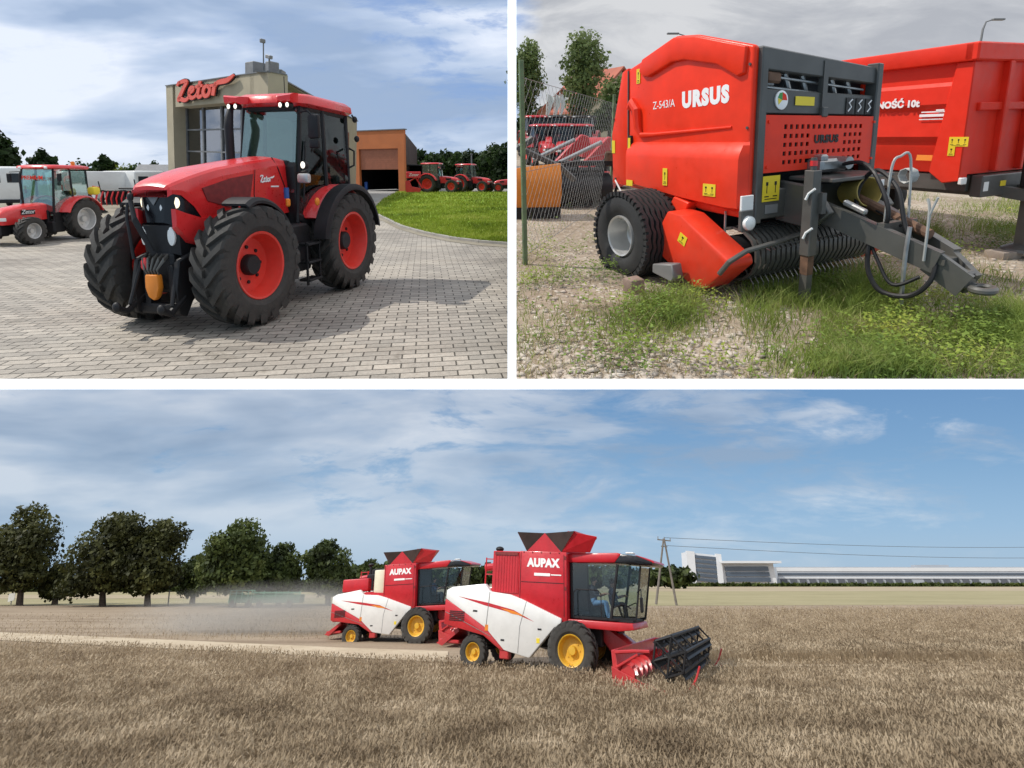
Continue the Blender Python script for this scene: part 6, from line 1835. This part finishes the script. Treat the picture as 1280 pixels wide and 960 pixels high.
# ------------------------------------------------------------------ combine harvesters
def combine(label, P, loc, rz, sc=1.0, tilt=None, full=True):
    t = thing('combine_harvester', label, 'combine harvester', P, loc, rz, None, sc, tilt)
    Y = 1.45
    XR = -3.75
    for s in (-1, 1):
        wheel(t, (0, s * 1.42, .84), .84, .58, .46, YEL, s, YEL, .14, lugs=18, lugh=.06, dish=.3, flip=s)
        wheel(t, (XR, s * 1.30, .52), .52, .36, .28, YEL, s, YEL, .09, lugs=16, lugh=.04, dish=.3, flip=s)
    c = MB(); c.box((-1.9, 0, 1.35), (4.2, 1.7, 1.1), bev=.05); c.cyl((0, -1.2, .84), (0, 1.2, .84), .17, 12); c.cyl((XR, -1.1, .56), (XR, 1.1, .56), .1, 10); c.box((-3.4, 0, .95), (1.2, 1.2, .5), bev=.05); c.box((.2, 0, 1.3), (1.3, 1.6, .7), bev=.04); c.box((.9, .3, 1.2), (.8, .9, .5), bev=.03)
    c.obj('chassis', BLK, t)
    wp = [(-4.62, 2.35), (-4.43, 2.46), (-3.32, 2.62), (-3.14, 2.38), (-2.37, 2.32), (-1.9, 2.2), (-.40, 1.70), (-.43, 1.49), (-.66, 1.42), (-1.57, .50), (-2.54, .66), (-3.26, 1.27), (-4.62, 2.07)]
    rp = [(-4.64, 2.06), (-4.62, 1.27), (-3.3, 1.03), (-2.70, .66), (-2.53, .65), (-3.24, 1.26), (-4.2, 1.86)]
    for s in (-1, 1):
        MB().prism(wp, s * (Y - .22), s * Y, bev=.035, seg=2).obj('side_panel', WHT, t, sharp=40)
        MB().prism(rp, s * (Y - .22), s * (Y - .01), bev=.025, seg=2).obj('lower_panel', REDC, t, sharp=40)
        yy = s * (Y + .004)
        q = MB(); q.add([(-4.2, yy, 2.17), (-3.2, yy, 2.03), (-2.2, yy, 1.86), (-1.4, yy, 1.55), (-2.1, yy, 1.74), (-3.3, yy, 1.94)], [(0, 1, 2, 3, 4, 5)]); q.obj('stripe', REDC, t, smooth=False)
        q = MB(); q.add([(-2.75, s * (Y + .008), 1.90), (-2.2, s * (Y + .008), 1.83), (-1.75, s * (Y + .008), 1.69), (-2.3, s * (Y + .008), 1.75)], [(0, 1, 2, 3)]); q.obj('stripe', ORG, t, smooth=False)
        MB().box((-3.2, s * (Y + .002), 1.27), (.10, .012, .18)).obj('side_reflector', ORG, t)
        MB().box((-1.25, s * (Y + .003), 1.02), (.12, .012, .14)).obj('sticker', YSTK, t)
    for s in (-1, 1):                      # seams, latches, vents and hinges on the side covers
        for ps in ([(-1.72, s * (Y + .002), 2.14), (-1.95, s * (Y + .002), 1.4), (-2.0, s * (Y + .002), .62)], [(-3.15, s * (Y + .002), 2.36), (-3.22, s * (Y + .002), 1.3)], [(-4.6, s * (Y - .004), 1.66), (-3.05, s * (Y - .004), 1.02)]): MB().tube(ps, .010, 4).obj('panel_seam', MGR, t)
        for x, z in ((-1.2, 1.35), (-2.6, .95), (-3.6, 1.75)): MB().box((x, s * (Y + .006), z), (.14, .03, .05), bev=.008).obj('latch', BLK, t)
        q = MB()
        for k in range(6): q.box((-4.2 + .0 * k, s * Y, 1.42 + .055 * k), (.5, .03, .022))
        q.obj('vent', BLK, t)
    # red upper body
    b = MB(); b.prism([(-2.08, 2.0), (-2.08, 3.74), (-.22, 3.74), (-.22, 1.62), (-1.0, 1.5), (-1.9, 1.7)], -Y + .09, Y - .09, bev=.03, seg=2); b.obj('grain_tank', REDC, t, sharp=40)
    for c_, s_ in (((-1.15, 2.75), (1.65, .018)), ((-2.02, 2.95), (.014, 1.5)), ((-.32, 2.7), (.014, 1.9))): MB().box((c_[0], -Y + .085, c_[1]), (s_[0], .014, s_[1])).obj('panel_seam', BLK, t)
    for x in (-1.9, -1.55, -1.2, -.85, -.5): MB().box((x, -Y + .088, 3.70), (.05, .02, .05), bev=.008).obj('hinge', REDD, t)
    for z in (2.6, 3.55): MB().box((-.27, -Y + .09, z), (.06, .03, .12), bev=.01).obj('hinge', REDD, t)
    q = MB()
    for x in (-.26, .12): q.tube([(x, -1.28, .55), (x, -1.30, 1.62)], .022, 5)
    for z in (.62, .9, 1.18, 1.46): q.box((-.07, -1.29, z), (.40, .14, .03))
    q.obj('ladder', MGR, t) if False else None
    q = MB(); q.tube([(.0, -1.28, 1.75), (.0, -1.28, 2.5), (.12, -1.28, 2.6), (.9, -1.28, 2.6), (1.0, -1.28, 2.5), (1.0, -1.28, 1.75)], .018, 5); q.obj('platform_rail', BLK, t)
    if full:
        b = MB(); b.box((-2.63, 0, 3.04), (1.06, 2 * Y - .3, 1.36), bev=.02)
        for k in range(9): b.box((-3.06 + .11 * k, -Y + .145, 3.0), (.03, .02, 1.2))
        b.obj('engine_cover', REDC, t)
        MB().box((-2.62, -Y + .125, 3.64), (.92, .03, .10)).obj('vent_lettering_plate', REDD, t)
    else:
        b = MB(); b.box((-2.42, 0, 2.95), (.62, 2 * Y - .5, 1.15), bev=.06, seg=2); b.obj('water_tank', CREAM, t)
        b = MB(); b.box((-3.75, -.3, 2.85), (1.25, 1.4, .62), bev=.06, seg=2); b.obj('engine_cover', REDC, t)
        b = MB(); b.tube([(-3.0, -.8, 2.6), (-3.0, -.8, 3.3)], .05, 8); b.box((-3.1, -.4, 3.2), (.5, .5, .3), bev=.05); b.obj('air_filter', BLK, t)
    b = MB(); b.loft([[(-4.62, -Y + .25, 2.3), (-4.62, Y - .25, 2.3), (-4.62, Y - .25, 1.2), (-4.62, -Y + .25, 1.2)], [(-3.1, -Y + .2, 2.5), (-3.1, Y - .2, 2.5), (-3.1, Y - .2, 1.1), (-3.1, -Y + .2, 1.1)], [(-2.0, -Y + .2, 2.4), (-2.0, Y - .2, 2.4), (-2.0, Y - .2, 1.1), (-2.0, -Y + .2, 1.1)]], ring=True, cap0=True, cap1=True)
    b.obj('straw_hood', REDC, t)
    # hopper flaps
    zt = 3.74
    for s in (-1, 1):
        MB().prism([(-1.80, zt - .02), (-1.08, 4.36), (-.42, zt - .02)], s * (Y - .14), s * (Y - .10)).obj('hopper_gable', REDC, t, smooth=False)
    def plate(pts, name, mt):
        v = [Vector(p) for p in pts]; n = (v[1] - v[0]).cross(v[2] - v[0]).normalized() * .018; k = len(v)
        return MB().add([p + n for p in v] + [p - n for p in v], [tuple(range(k)), tuple(range(k, 2 * k))[::-1]] + [(i, (i + 1) % k, k + (i + 1) % k, k + i) for i in range(k)]).obj(name, mt, t, smooth=False)
    plate([(-1.78, -Y + .12, zt), (-1.78, Y - .12, zt), (-2.10, Y + .1, 4.36), (-2.10, -Y - .1, 4.36)], 'hopper_flap', REDD)
    plate([(-.42, -Y + .12, zt), (-.42, Y - .12, zt), (.15, Y + .1, 4.42), (.15, -Y - .1, 4.42)], 'hopper_flap', REDC)
    plate([(.62, -Y + .3, 3.76), (-.40, -Y + .12, 3.76), (-.12, -Y - .05, 4.42), (.95, -Y + .1, 4.26)], 'hopper_flap', REDC)
    HOPDARK = paint('hopper_dark', (.05, .03, .025), .8, var=.4)  # dark fill added in the gaps, standing in for the hopper's dark inside
    for s in (-1, 1):
        plate([(-1.78, s * (Y - .12), zt), (-2.10, s * (Y + .1), 4.36), (-1.08, s * (Y - .12), 4.35)], 'hopper_dark_fill', HOPDARK)
        plate([(-.42, s * (Y - .12), zt), (.15, s * (Y + .1), 4.42), (-1.08, s * (Y - .12), 4.35)], 'hopper_dark_fill', HOPDARK)
    lettering('AUPAX', .36, (-1.13, -Y + .085, 3.36), (1, 0, 0), (0, 0, 1), LETW, t, 'lettering', offset=.022, spacing=1.06)
    q = MB(); q.box((-1.16, -Y + .083, 3.0), (.62, .012, .09)); q.obj('model_mark', LETW, t)
    q = MB(); q.box((-.62, -Y + .083, 3.0), (.40, .012, .035)); q.obj('model_mark', LETW, t)
    # cab
    f = MB()
    for s in (-1, 1):
        ys = s * 1.02
        f.tube([(-.14, ys, 1.75), (-.14, ys, 3.45)], .05, 6)
        f.tube([(1.25, ys, 1.75), (1.42, ys, 2.6), (1.58, ys, 3.42)], .05, 6)
        f.tube([(2.08, s * .80, 1.80), (2.36, s * .86, 3.40)], .035, 6)
        f.tube([(-.14, ys, 1.76), (1.25, ys, 1.76), (2.08, s * .8, 1.80)], .05, 6)
        f.tube([(1.35, ys, 2.1), (1.7, s * .98, 2.25), (1.95, s * .9, 2.1)], .02, 5)
    f.box((-.16, 0, 2.6), (.06, 2.0, 1.7)); f.box((.9, 0, 1.74), (2.2, 1.95, .06))
    f.obj('cab_frame', BLK, t)
    def pane(pts, nm):
        v = [Vector(p) for p in pts]; n = (v[1] - v[0]).cross(v[2] - v[0]).normalized() * .004; k = len(v)
        MB().add([p + n for p in v] + [p - n for p in v], [tuple(range(k)), tuple(range(k, 2 * k))[::-1]] + [(i, (i + 1) % k, k + (i + 1) % k, k + i) for i in range(k)]).obj(nm, glass('combine_glass', (.80, .85, .86), .985, ior=1.4), t, smooth=False)
    for s in (-1, 1):
        pane([(-.10, s * 1.02, 1.82), (1.24, s * 1.02, 1.82), (1.56, s * 1.02, 3.42), (-.10, s * 1.02, 3.42)], 'door_glass')
        pane([(1.28, s * 1.01, 1.82), (2.06, s * .80, 1.84), (2.34, s * .86, 3.38), (1.60, s * 1.01, 3.42)], 'side_glass')
    pane([(2.08, -.78, 1.84), (2.08, .78, 1.84), (2.36, .84, 3.38), (2.36, -.84, 3.38)], 'windscreen')
    r_ = MB(); r_.prism([(-.24, 3.42), (-.24, 3.72), (1.62, 3.78), (1.75, 3.74), (1.5, 3.46)], -1.12, 1.12, bev=.05, seg=2); r_.obj('roof', REDC, t)
    r_ = MB(); r_.prism([(1.48, 3.46), (1.70, 3.75), (2.3, 3.70), (2.85, 3.52), (2.82, 3.42), (2.2, 3.42)], -1.10, 1.10, bev=.04, seg=2); r_.obj('roof_visor', BLKG, t)
    MB().prism([(2.2, 3.74), (2.86, 3.56), (2.9, 3.50), (2.7, 3.52)], -1.05, 1.05).obj('visor_edge', REDC, t)
    MB().box((1.95, -.5, 3.80), (.3, .3, .06), bev=.02).obj('roof_lamp', LAMPW, t)
    m = MB(); m.tube([(2.2, -.9, 2.6), (2.42, -1.35, 2.7), (2.42, -1.38, 2.45)], .02, 5); m.box((2.42, -1.38, 2.25), (.08, .24, .44), bev=.03); m.obj('mirror', BLK, t)
    p_ = MB(); p_.prism([(-.40, 1.49), (-.40, 1.70), (2.05, 1.70), (2.1, 1.52), (1.6, 1.46)], -1.30, 1.15, bev=.03, seg=2); p_.obj('platform', REDC, t)
    i_ = MB(); i_.box((.50, -.05, 1.98), (.48, .48, .40), bev=.05); i_.box((.28, -.05, 2.45), (.13, .46, .62), bev=.05); i_.tube([(1.45, -.05, 1.76), (1.2, -.05, 2.45)], .04, 8); i_.lathe([(.17, -.012), (.19, 0), (.17, .012), (.16, 0), (.17, -.012)], axis='z', n=20, M=Matrix.Translation((1.16, -.05, 2.49)) @ Euler((0, R(-32), 0)).to_matrix().to_4x4()); i_.box((.5, .55, 2.0), (.4, .4, .35), bev=.05); i_.obj('seat', BLK, t)
    # feeder house and header
    MB().prism([(.7, 1.25), (.9, 1.55), (1.9, 1.0), (1.95, .40), (1.4, .45)], -.55, .55, bev=.03).obj('feeder_house', REDC, t)
    HW = 3.3
    h = MB()
    h.prism([(1.85, .30), (1.80, 1.10), (1.92, 1.12), (2.02, .42), (2.75, .22), (2.72, .14)], -HW, HW, bev=.015)
    h.cyl((2.25, -HW + .05, .55), (2.25, HW - .05, .55), .21, 16)
    for k in range(30):                       # auger flight
        pass
    fl = []
    n_t = 120
    for i in range(n_t + 1):
        yv = -HW + .08 + (2 * HW - .16) * i / n_t; a = i / n_t * 2 * PI * 9 * (1 if i < n_t / 2 else 1)
        fl.append([(2.25 + .2 * math.cos(a), yv, .55 + .2 * math.sin(a)), (2.25 + .31 * math.cos(a), yv, .55 + .31 * math.sin(a))])
    h.loft(fl)
    for s in (-1, 1):
        h.prism([(1.82, .25), (1.80, .72), (2.05, .62), (2.7, .40), (3.35, .28), (3.3, .18), (2.6, .14)], s * HW, s * (HW + .05), bev=.012)
        h.tube([(1.9, s * (HW - .03), 1.05), (2.5, s * (HW - .02), 1.12), (2.95, s * (HW - .02), 1.14)], .045, 6)
        h.tube([(1.95, s * HW, .70), (2.6, s * HW, 1.05)], .035, 6)
    h.obj('header', REDC, t)
    for s in (-1, 1):
        d_ = MB(); d_.hose([(3.3, s * (HW + .02), .22), (3.75, s * (HW + .12), .20), (4.15, s * (HW + .1), .52), (4.35, s * (HW + .05), .92)], .028, 6); d_.hose([(4.15, s * (HW + .1), .52), (4.28, s * (HW + .1), .36), (4.22, s * (HW + .12), .12)], .02, 6); d_.obj('crop_divider', REDC, t)
    rl = MB(); rc = (3.5, 1.06); rr = .50
    for a in range(6):
        an = a * PI / 3 + .3
        x, z = rc[0] + rr * math.cos(an), rc[1] + rr * math.sin(an)
        rl.tube([(x, -HW + .08, z), (x, HW - .08, z)], .05, 6)
        x2, z2 = rc[0] + rr * math.cos(an + PI / 3), rc[1] + rr * math.sin(an + PI / 3)
        for k in range(5):
            yv = -HW + .08 + (2 * HW - .16) * k / 4
            rl.tube([(rc[0], yv, rc[1]), (x, yv, z)], .032, 5); rl.tube([(x, yv, z), (x2, yv, z2)], .032, 5)
        if True:
            q = []
            for k in range(9):
                yv = -HW + .08 + (2 * HW - .16) * k / 8
                q.append((x, yv, z) if k % 2 == 0 else (rc[0] + rr * .74 * math.cos(an), yv, rc[1] + rr * .74 * math.sin(an)))
            rl.tube(q, .028, 4)
        rl.add([(x - .09, -HW + .1, z - .02), (x + .07, -HW + .1, z - .18), (x + .07, HW - .1, z - .18), (x - .09, HW - .1, z - .02)], [(0, 1, 2, 3)])
        for k in range(28):
            yv = -HW + .15 + (2 * HW - .3) * k / 27
            rl.tube([(x, yv, z), (x + .05, yv, z - .32)], .012, 3, caps=False)
    rl.cyl((rc[0], -HW + .05, rc[1]), (rc[0], HW - .05, rc[1]), .06, 8)
    rl.obj('reel', BLK, t)
    # ladder, rear spreader, rails, exhaust
    l = MB(); l.box((-4.7, 0, .70), (.7, 1.5, .12), bev=.03); l.prism([(-5.1, .62), (-4.4, 1.15), (-4.35, 1.05), (-4.9, .55)], -.8, .8); l.obj('straw_spreader', REDC, t)
    l = MB(); l.box((-2.55, -Y + .2, .55), (.35, .3, .3), bev=.03); l.obj('step_box', REDC, t)
    r_ = MB()
    for x in (-4.1, -3.75, -3.4): r_.tube([(x, .6, 2.4), (x, .6, 3.55)], .025, 5)
    for z in (2.95, 3.5): r_.tube([(-4.1, .6, z), (-3.2, .6, z)], .022, 5)
    r_.obj('hand_rail', REDC, t)
    e = MB(); e.tube([(-3.45, .1, 2.5), (-3.45, .1, 3.75)], .06, 8); e.ball((-3.45, .1, 3.85), .14, 10, (1, 1, .7)); e.box((-3.1, .2, 3.4), (.5, .6, .45), bev=.08); e.obj('exhaust', BLK, t)
    u = MB(); u.tube([(-.6, 1.35, 2.0), (-.6, 1.5, 3.4), (-1.0, 1.5, 3.6), (-4.4, 1.35, 3.2)], .14, 10); u.obj('unloading_auger', REDC, t)
    for ch in t.children:
        if ch.name.startswith('wheel'): continue
        for v in ch.data.vertices:
            if v.co.x < -3.0: v.co.x = -3.0 + (v.co.x + 3.0) * 1.25
    return t

q = BF.g(716, 848)
yaw = R(-23)
off = Matrix.Rotation(yaw, 3, 'Z') @ Vector((0, 1.45, 0))
ca = combine('nearer red and white combine harvester with a driver in blue jeans', BF, (q.x + off.x, q.y + off.y, -.12), yaw, 1.0, tilt=(0, R(2.5), 0))
q2 = BF.g(521, 804)
yaw2 = R(-12)
off = Matrix.Rotation(yaw2, 3, 'Z') @ Vector((0, 1.45, 0))
c2 = combine('farther red and white combine harvester with a cream tank behind its grain bin', BF, (q2.x + off.x, q2.y + off.y, -.08), yaw2, 1.0, tilt=(0, R(-3.0), 0), full=False)
J, B = seated()
person('person in dark shirt and blue jeans driving the nearer combine', J, B, SHIRT, BF, ca.matrix_basis @ Matrix.Translation((.46, -.30, 2.12)))
J, B = seated()
person('person in navy clothes sitting beside the driver of the nearer combine', J, B, BLUSH, BF, ca.matrix_basis @ Matrix.Translation((.95, .45, 2.08)), trousers=SHIRT)
J, B = seated()
person('person in dark clothes driving the farther combine', J, B, BLUSH, BF, c2.matrix_basis @ Matrix.Translation((.46, -.20, 2.12)), trousers=SHIRT)

# ------------------------------------------------------------------ trees along the field
LEAF_F = leafmat('oak_leaves', [(.016, .019, .006), (.045, .050, .014), (.09, .095, .026), (.16, .15, .045)], .22, .25, small=6)
LEAF_G = leafmat('green_tree_leaves', [(.014, .021, .007), (.038, .055, .014), (.078, .105, .027), (.14, .165, .048)], .22, .25, small=6)
def ftree(label, px, pyb, pyt, wpx, seed, lm, n=7000, crown=None, trunk_h=.5, group='trees along the far edge of the field', sz=.26):
    d = BF.g(px, pyb).y
    base = BF.at(px, pyb, d)
    top = BF.at(px, pyt, d)
    H = top.z
    lean = math.atan((px - CX) / (F * (math.tan(BETA) + 1 / math.tan(BETA)))) * .9
    k = wpx / 680 * d * math.cos(BETA) / 2 / H * 1.12        # half width over height
    g_ = random.Random(seed)
    cr = [(0, 0, .56, k * .78, k * .78, .30), (0, 0, .34, k * .75, k * .75, .17), (k * .2, 0, .22, k * .55, k * .6, .11)]
    for i in range(9):
        a = g_.random() * 6.28; rr = k * g_.uniform(.3, .62)
        cr.append((math.cos(a) * rr, math.sin(a) * rr, g_.uniform(.26, .78), k * g_.uniform(.32, .5), k * g_.uniform(.3, .48), g_.uniform(.11, .18)))
    cr.append((g_.uniform(-.2, .2) * k, 0, .86, k * .4, k * .4, .12))
    return make_tree(label, BF, (base.x, d, 0), H, crown or cr, int(n * 1.7), sz, lm, trunk_r=.34, seed=seed, tilt=(0, lean, 0), group=group, limbs=6, shell=.55)
ftree('dark broad tree at the left edge of the field', 24, 757, 621, 84, 61, LEAF_F, 8000)
ftree('wide tree second from the left along the field, its crown merging with the next', 128, 758, 637, 105, 62, LEAF_F, 9000)
ftree('tree left of the pale lamp post, joined to the wide tree', 184, 758, 646, 84, 63, LEAF_F, 7500)
ftree('tall round tree above the green trailers', 290, 759, 646, 92, 64, LEAF_G, 9000)
ftree('lower tree right of the tall round tree, above the green trailers', 348, 757, 676, 62, 65, LEAF_G, 6000)
ftree('single tree beside the farther combine', 410, 757, 671, 62, 66, LEAF_G, 6500)
ftree('small thin tree between the left edge tree and the wide tree', 68, 756, 700, 34, 67, LEAF_F, 2200)
ftree('small low tree behind the lamp post', 240, 755, 690, 44, 68, LEAF_G, 3000)
ftree('low tree behind the cream tank of the farther combine', 462, 750, 697, 38, 69, LEAF_G, 3000)
# far hedges
def hedge(label, x0, x1, py, ph, lm, seed, n=3500, sz=.6):
    d = BF.g((x0 + x1) / 2, py).y
    a, b = BF.at(x0, py, d), BF.at(x1, py, d)
    H = ph / 680 * d * .85
    g_ = random.Random(seed)
    L = []
    m_ = max(6, int((b.x - a.x) / (H * 1.2)))
    for i in range(m_):
        L.append((a.x + (b.x - a.x) * (i + .5) / m_ - a.x, g_.uniform(-1, 1), H * .45, (b.x - a.x) / m_ * .75, H * .5, H * g_.uniform(.32, .62), 1.0))
    V, fi = leaf_cloud(L, n, sz, .7, .5, seed=seed)
    o = np_obj('hedge', V, fi, 4, lm); put(o, BF, (a.x, d, 0))
    tag(o, label, 'hedge')
    return o
hedge('long low hedge behind the trees at the left of the field', -120, 440, 740, 10, LEAF_G, 81, 6000, 1.0)
hedge('dark bank of trees far behind the harvesters', 430, 862, 736, 28, LEAF_G, 82, 9000, 1.6)
hedge('dark low hedge at the foot of the far white buildings', 855, 1380, 733.4, 2.4, LEAF_G, 83, 9000, 1.6)

# lamp post, poles, wires
d = BF.g(210, 757).y; H = BF.at(210, 708, d).z
lamp_post('pale street lamp standing before the dark trees of the field', BF, (BF.g(210, 757).x, d, 0), H, -1.3, tilt=(0, R(-12), 0))
d = BF.g(1, 757).y
t = thing('sign_board', 'small white board by the trunk of the left edge tree', 'board', BF, BF.g(13, 756), tilt=(0, R(-16), 0))
MB().box((0, 0, .95), (.85, .06, 1.0), bev=.01).obj('panel', WHT, t); MB().box((-.3, .05, .4), (.08, .08, .9)).box((.3, .05, .4), (.08, .08, .9)).obj('legs', WHT, t) if False else MB().box((0, .06, .5), (.1, .08, 1.0)).obj('post', MGR, t)
WOOD = paint('grey_wood', (.17, .15, .13), .85, var=.3, nscale=2)
p0 = BF.g(834, 757)
d = p0.y
t = thing('power_pole', 'two legged wooden power pole right of the nearer combine', 'power pole', BF, p0, tilt=(0, R(5.5), 0))
Hp = BF.at(834, 673, d).z
MB().tube([(-1.5, 0, 0), (-.1, 0, Hp)], [.17, .12], 8).obj('leg', WOOD, t); MB().tube([(1.3, 0, 0), (-.02, 0, Hp)], [.17, .12], 8).obj('leg', WOOD, t)
m = MB(); m.box((-.05, 0, Hp - .2), (1.9, .14, .14)); m.box((-.05, 0, Hp - 1.0), (.9, .14, .12)); m.obj('cross_arm', WOOD, t)
m = MB()
for x in (-.9, 0, .85): m.cyl((x, 0, Hp - .12), (x, 0, Hp + .22), .06, 6)
m.obj('insulator', MGR, t)
p1 = BF.at(1500, 690, d * 1.25)
for (dz, yy, lab) in ((Hp + .1, 678, 'upper power line running right from the wooden pole'), (Hp - .9, 693, 'lower power line running right from the wooden pole')):
    a = Vector((p0.x + Hp * .095, d, dz)); b = BF.at(1500, yy, d * 1.2)
    pts = [a + (b - a) * (i / 14) - Vector((0, 0, 1.0 * math.sin(PI * i / 14))) for i in range(15)]
    o = MB().tube(pts, .035, 4).obj('power_line', DGR, None); put(o, BF); tag(o, lab, 'power line')
# green trailers under the trees
for (x, w_, lab, hh_) in ((303, 3.2, 'low green box trailer with arched top under the tall round tree', 1.9), (345, 6.2, 'long low green trailer with railed sides under the trees', 1.7)):
    q = BF.g(x, 759.5); t = thing('farm_trailer', lab, 'trailer', BF, q)
    m = MB(); m.box((0, 0, .95), (w_, 1.8, .9), bev=.05)
    m.obj('body', TEAL, t)
    m = MB()
    for k in range(5): m.box((-w_ / 2 + .1 + (w_ - .2) * k / 4, -.93, 1.15), (.08, .06, 1.3))
    for z in (1.55, hh_ - .05): m.box((0, -.93, z), (w_, .05, .08))
    m.obj('rail', paint('pale_green', (.12, .27, .19), .7), t)
    for x2 in (-w_ * .3, w_ * .3): MB().lathe([(.001, -.1), (.4, -.1), (.42, 0), (.4, .1), (.001, .1)], (x2, -.8, .42), n=16).obj('wheel', RUBN, t)

# far white buildings
OFFW = paint('office_white', (.62, .64, .66), .5, var=.05, nscale=.05); OFFG = paint('office_glass_dark', (.06, .085, .12), .2, var=.2, nscale=.05, spec=.7); WARE = paint('warehouse_grey', (.36, .39, .43), .6, var=.08, nscale=.02); WARD = paint('warehouse_dark', (.09, .10, .12), .6)
D_ = 700.0
def fx(px): return BF.at(px, 728, D_).x
def fz(py): return BF.at(900, py, D_).z
t = thing('office_tower', 'white office block with dark glass storeys, taller than its neighbours', 'building', BF, (0, D_, 0))
x0, x1 = fx(860), fx(904); zt = fz(692)
MB().box(((x0 + x1) / 2, 12, zt / 2), (x1 - x0 - 1, 20, zt)).obj('wall', OFFW, t, smooth=False)
for a_, b_ in ((x0, x0 + 9), (x1 - 6, x1)): MB().box(((a_ + b_) / 2, .5, zt / 2 + .6), (b_ - a_, 4, zt + 1.2)).obj('corner_wall', OFFW, t, smooth=False)
for k in range(6): MB().box(((x0 + x1) / 2 + 1.5, .8, zt * (.16 + .145 * k)), (x1 - x0 - 15, 3, zt * .088)).obj('window', OFFG, t, smooth=False)
t.matrix_basis = BF.M @ Matrix.Translation(((x0 + x1) / 2, D_, 0)) @ Matrix.Rotation(R(5), 4, 'Y') @ Matrix.Translation((-(x0 + x1) / 2, 0, 0))
t = thing('office_annex', 'lower glass office wing right of the tall white block', 'building', BF, (0, D_, 0))
x0, x1 = fx(904.5), fx(975); zt = fz(704)
MB().box(((x0 + x1) / 2, 14, zt / 2), (x1 - x0 - 4, 22, zt)).obj('wall', OFFW, t, smooth=False)
MB().box(((x0 + x1) / 2 + 2, 8, zt + 1), (x1 - x0 + 4, 28, 2.2)).obj('roof', OFFW, t, smooth=False)
for k in range(3): MB().box(((x0 + x1) / 2 - 2, 2.4, zt * (.25 + .25 * k)), (x1 - x0 - 14, 3, zt * .19)).obj('window', OFFG, t, smooth=False)
t = thing('warehouse', 'very long pale warehouse with a row of loading docks', 'building', BF, (0, D_ + 30, 0))
x0, x1 = fx(972) * 1.05, fx(1400) * 1.05; zt = fz(708.5) * 1.03
MB().box(((x0 + x1) / 2, 20, zt / 2), (x1 - x0, 40, zt)).obj('wall', WARE, t, smooth=False)
MB().box(((x0 + x1) / 2, -.3, zt * .60), (x1 - x0, .4, zt * .12)).obj('window_band', OFFG, t, smooth=False)
MB().box(((x0 + x1) / 2, -.5, zt * .40), (x1 - x0, .6, zt * .08)).obj('canopy', OFFW, t, smooth=False)
MB().box(((x0 + x1) / 2, -.2, zt * .86), (x1 - x0, .4, zt * .2)).obj('parapet', OFFW, t, smooth=False)
for k in range(36):
    x = x0 + (x1 - x0) * (k + .5) / 36
    if k in (14, 21): continue
    MB().box((x, -.6, zt * .20), (7.2, 1.4, zt * .26)).obj('dock_door', WARD, t, smooth=False)
MB().box((fx(1180) * 1.05, 20, zt + 1.2), (40, 8, 2.4)).obj('roof_unit', WARE, t, smooth=False)

# dust blown out behind the farther combine
m, nt, out = nodes_of('dust')
vs_ = N(nt, 'ShaderNodeVolumePrincipled'); vs_.inputs['Color'].default_value = (.99, .92, .82, 1); vs_.inputs['Anisotropy'].default_value = .2
co = objco(nt)
ln = N(nt, 'ShaderNodeVectorMath', operation='LENGTH'); nt.links.new(co, ln.inputs[0])
fo = ramp(nt, ln.outputs['Value'], [(.15, (1, 1, 1)), (.95, (0, 0, 0))], 'EASE')
dn = math_(nt, 'MULTIPLY', fo, ramp(nt, noise(nt, co, 2.6, 4), [(.35, (.15,) * 3), (.7, (1, 1, 1))]))
nt.links.new(math_(nt, 'MULTIPLY', dn, .022), vs_.inputs['Density']); nt.links.new(vs_.outputs[0], out.inputs['Volume'])
p = BF.g(335, 792)
o = MB().ball((0, 0, 0), 1.0, 24).obj('dust', m, None)
o.matrix_basis = BF.M @ Matrix.Translation((p.x - .5, p.y, 1.0)) @ Matrix.Rotation(R(-3), 4, 'Y') @ Matrix.Diagonal((11.5, 5, 2.1, 1))
tag(o, 'brown dust cloud hanging behind the farther combine', 'dust', kind='stuff')
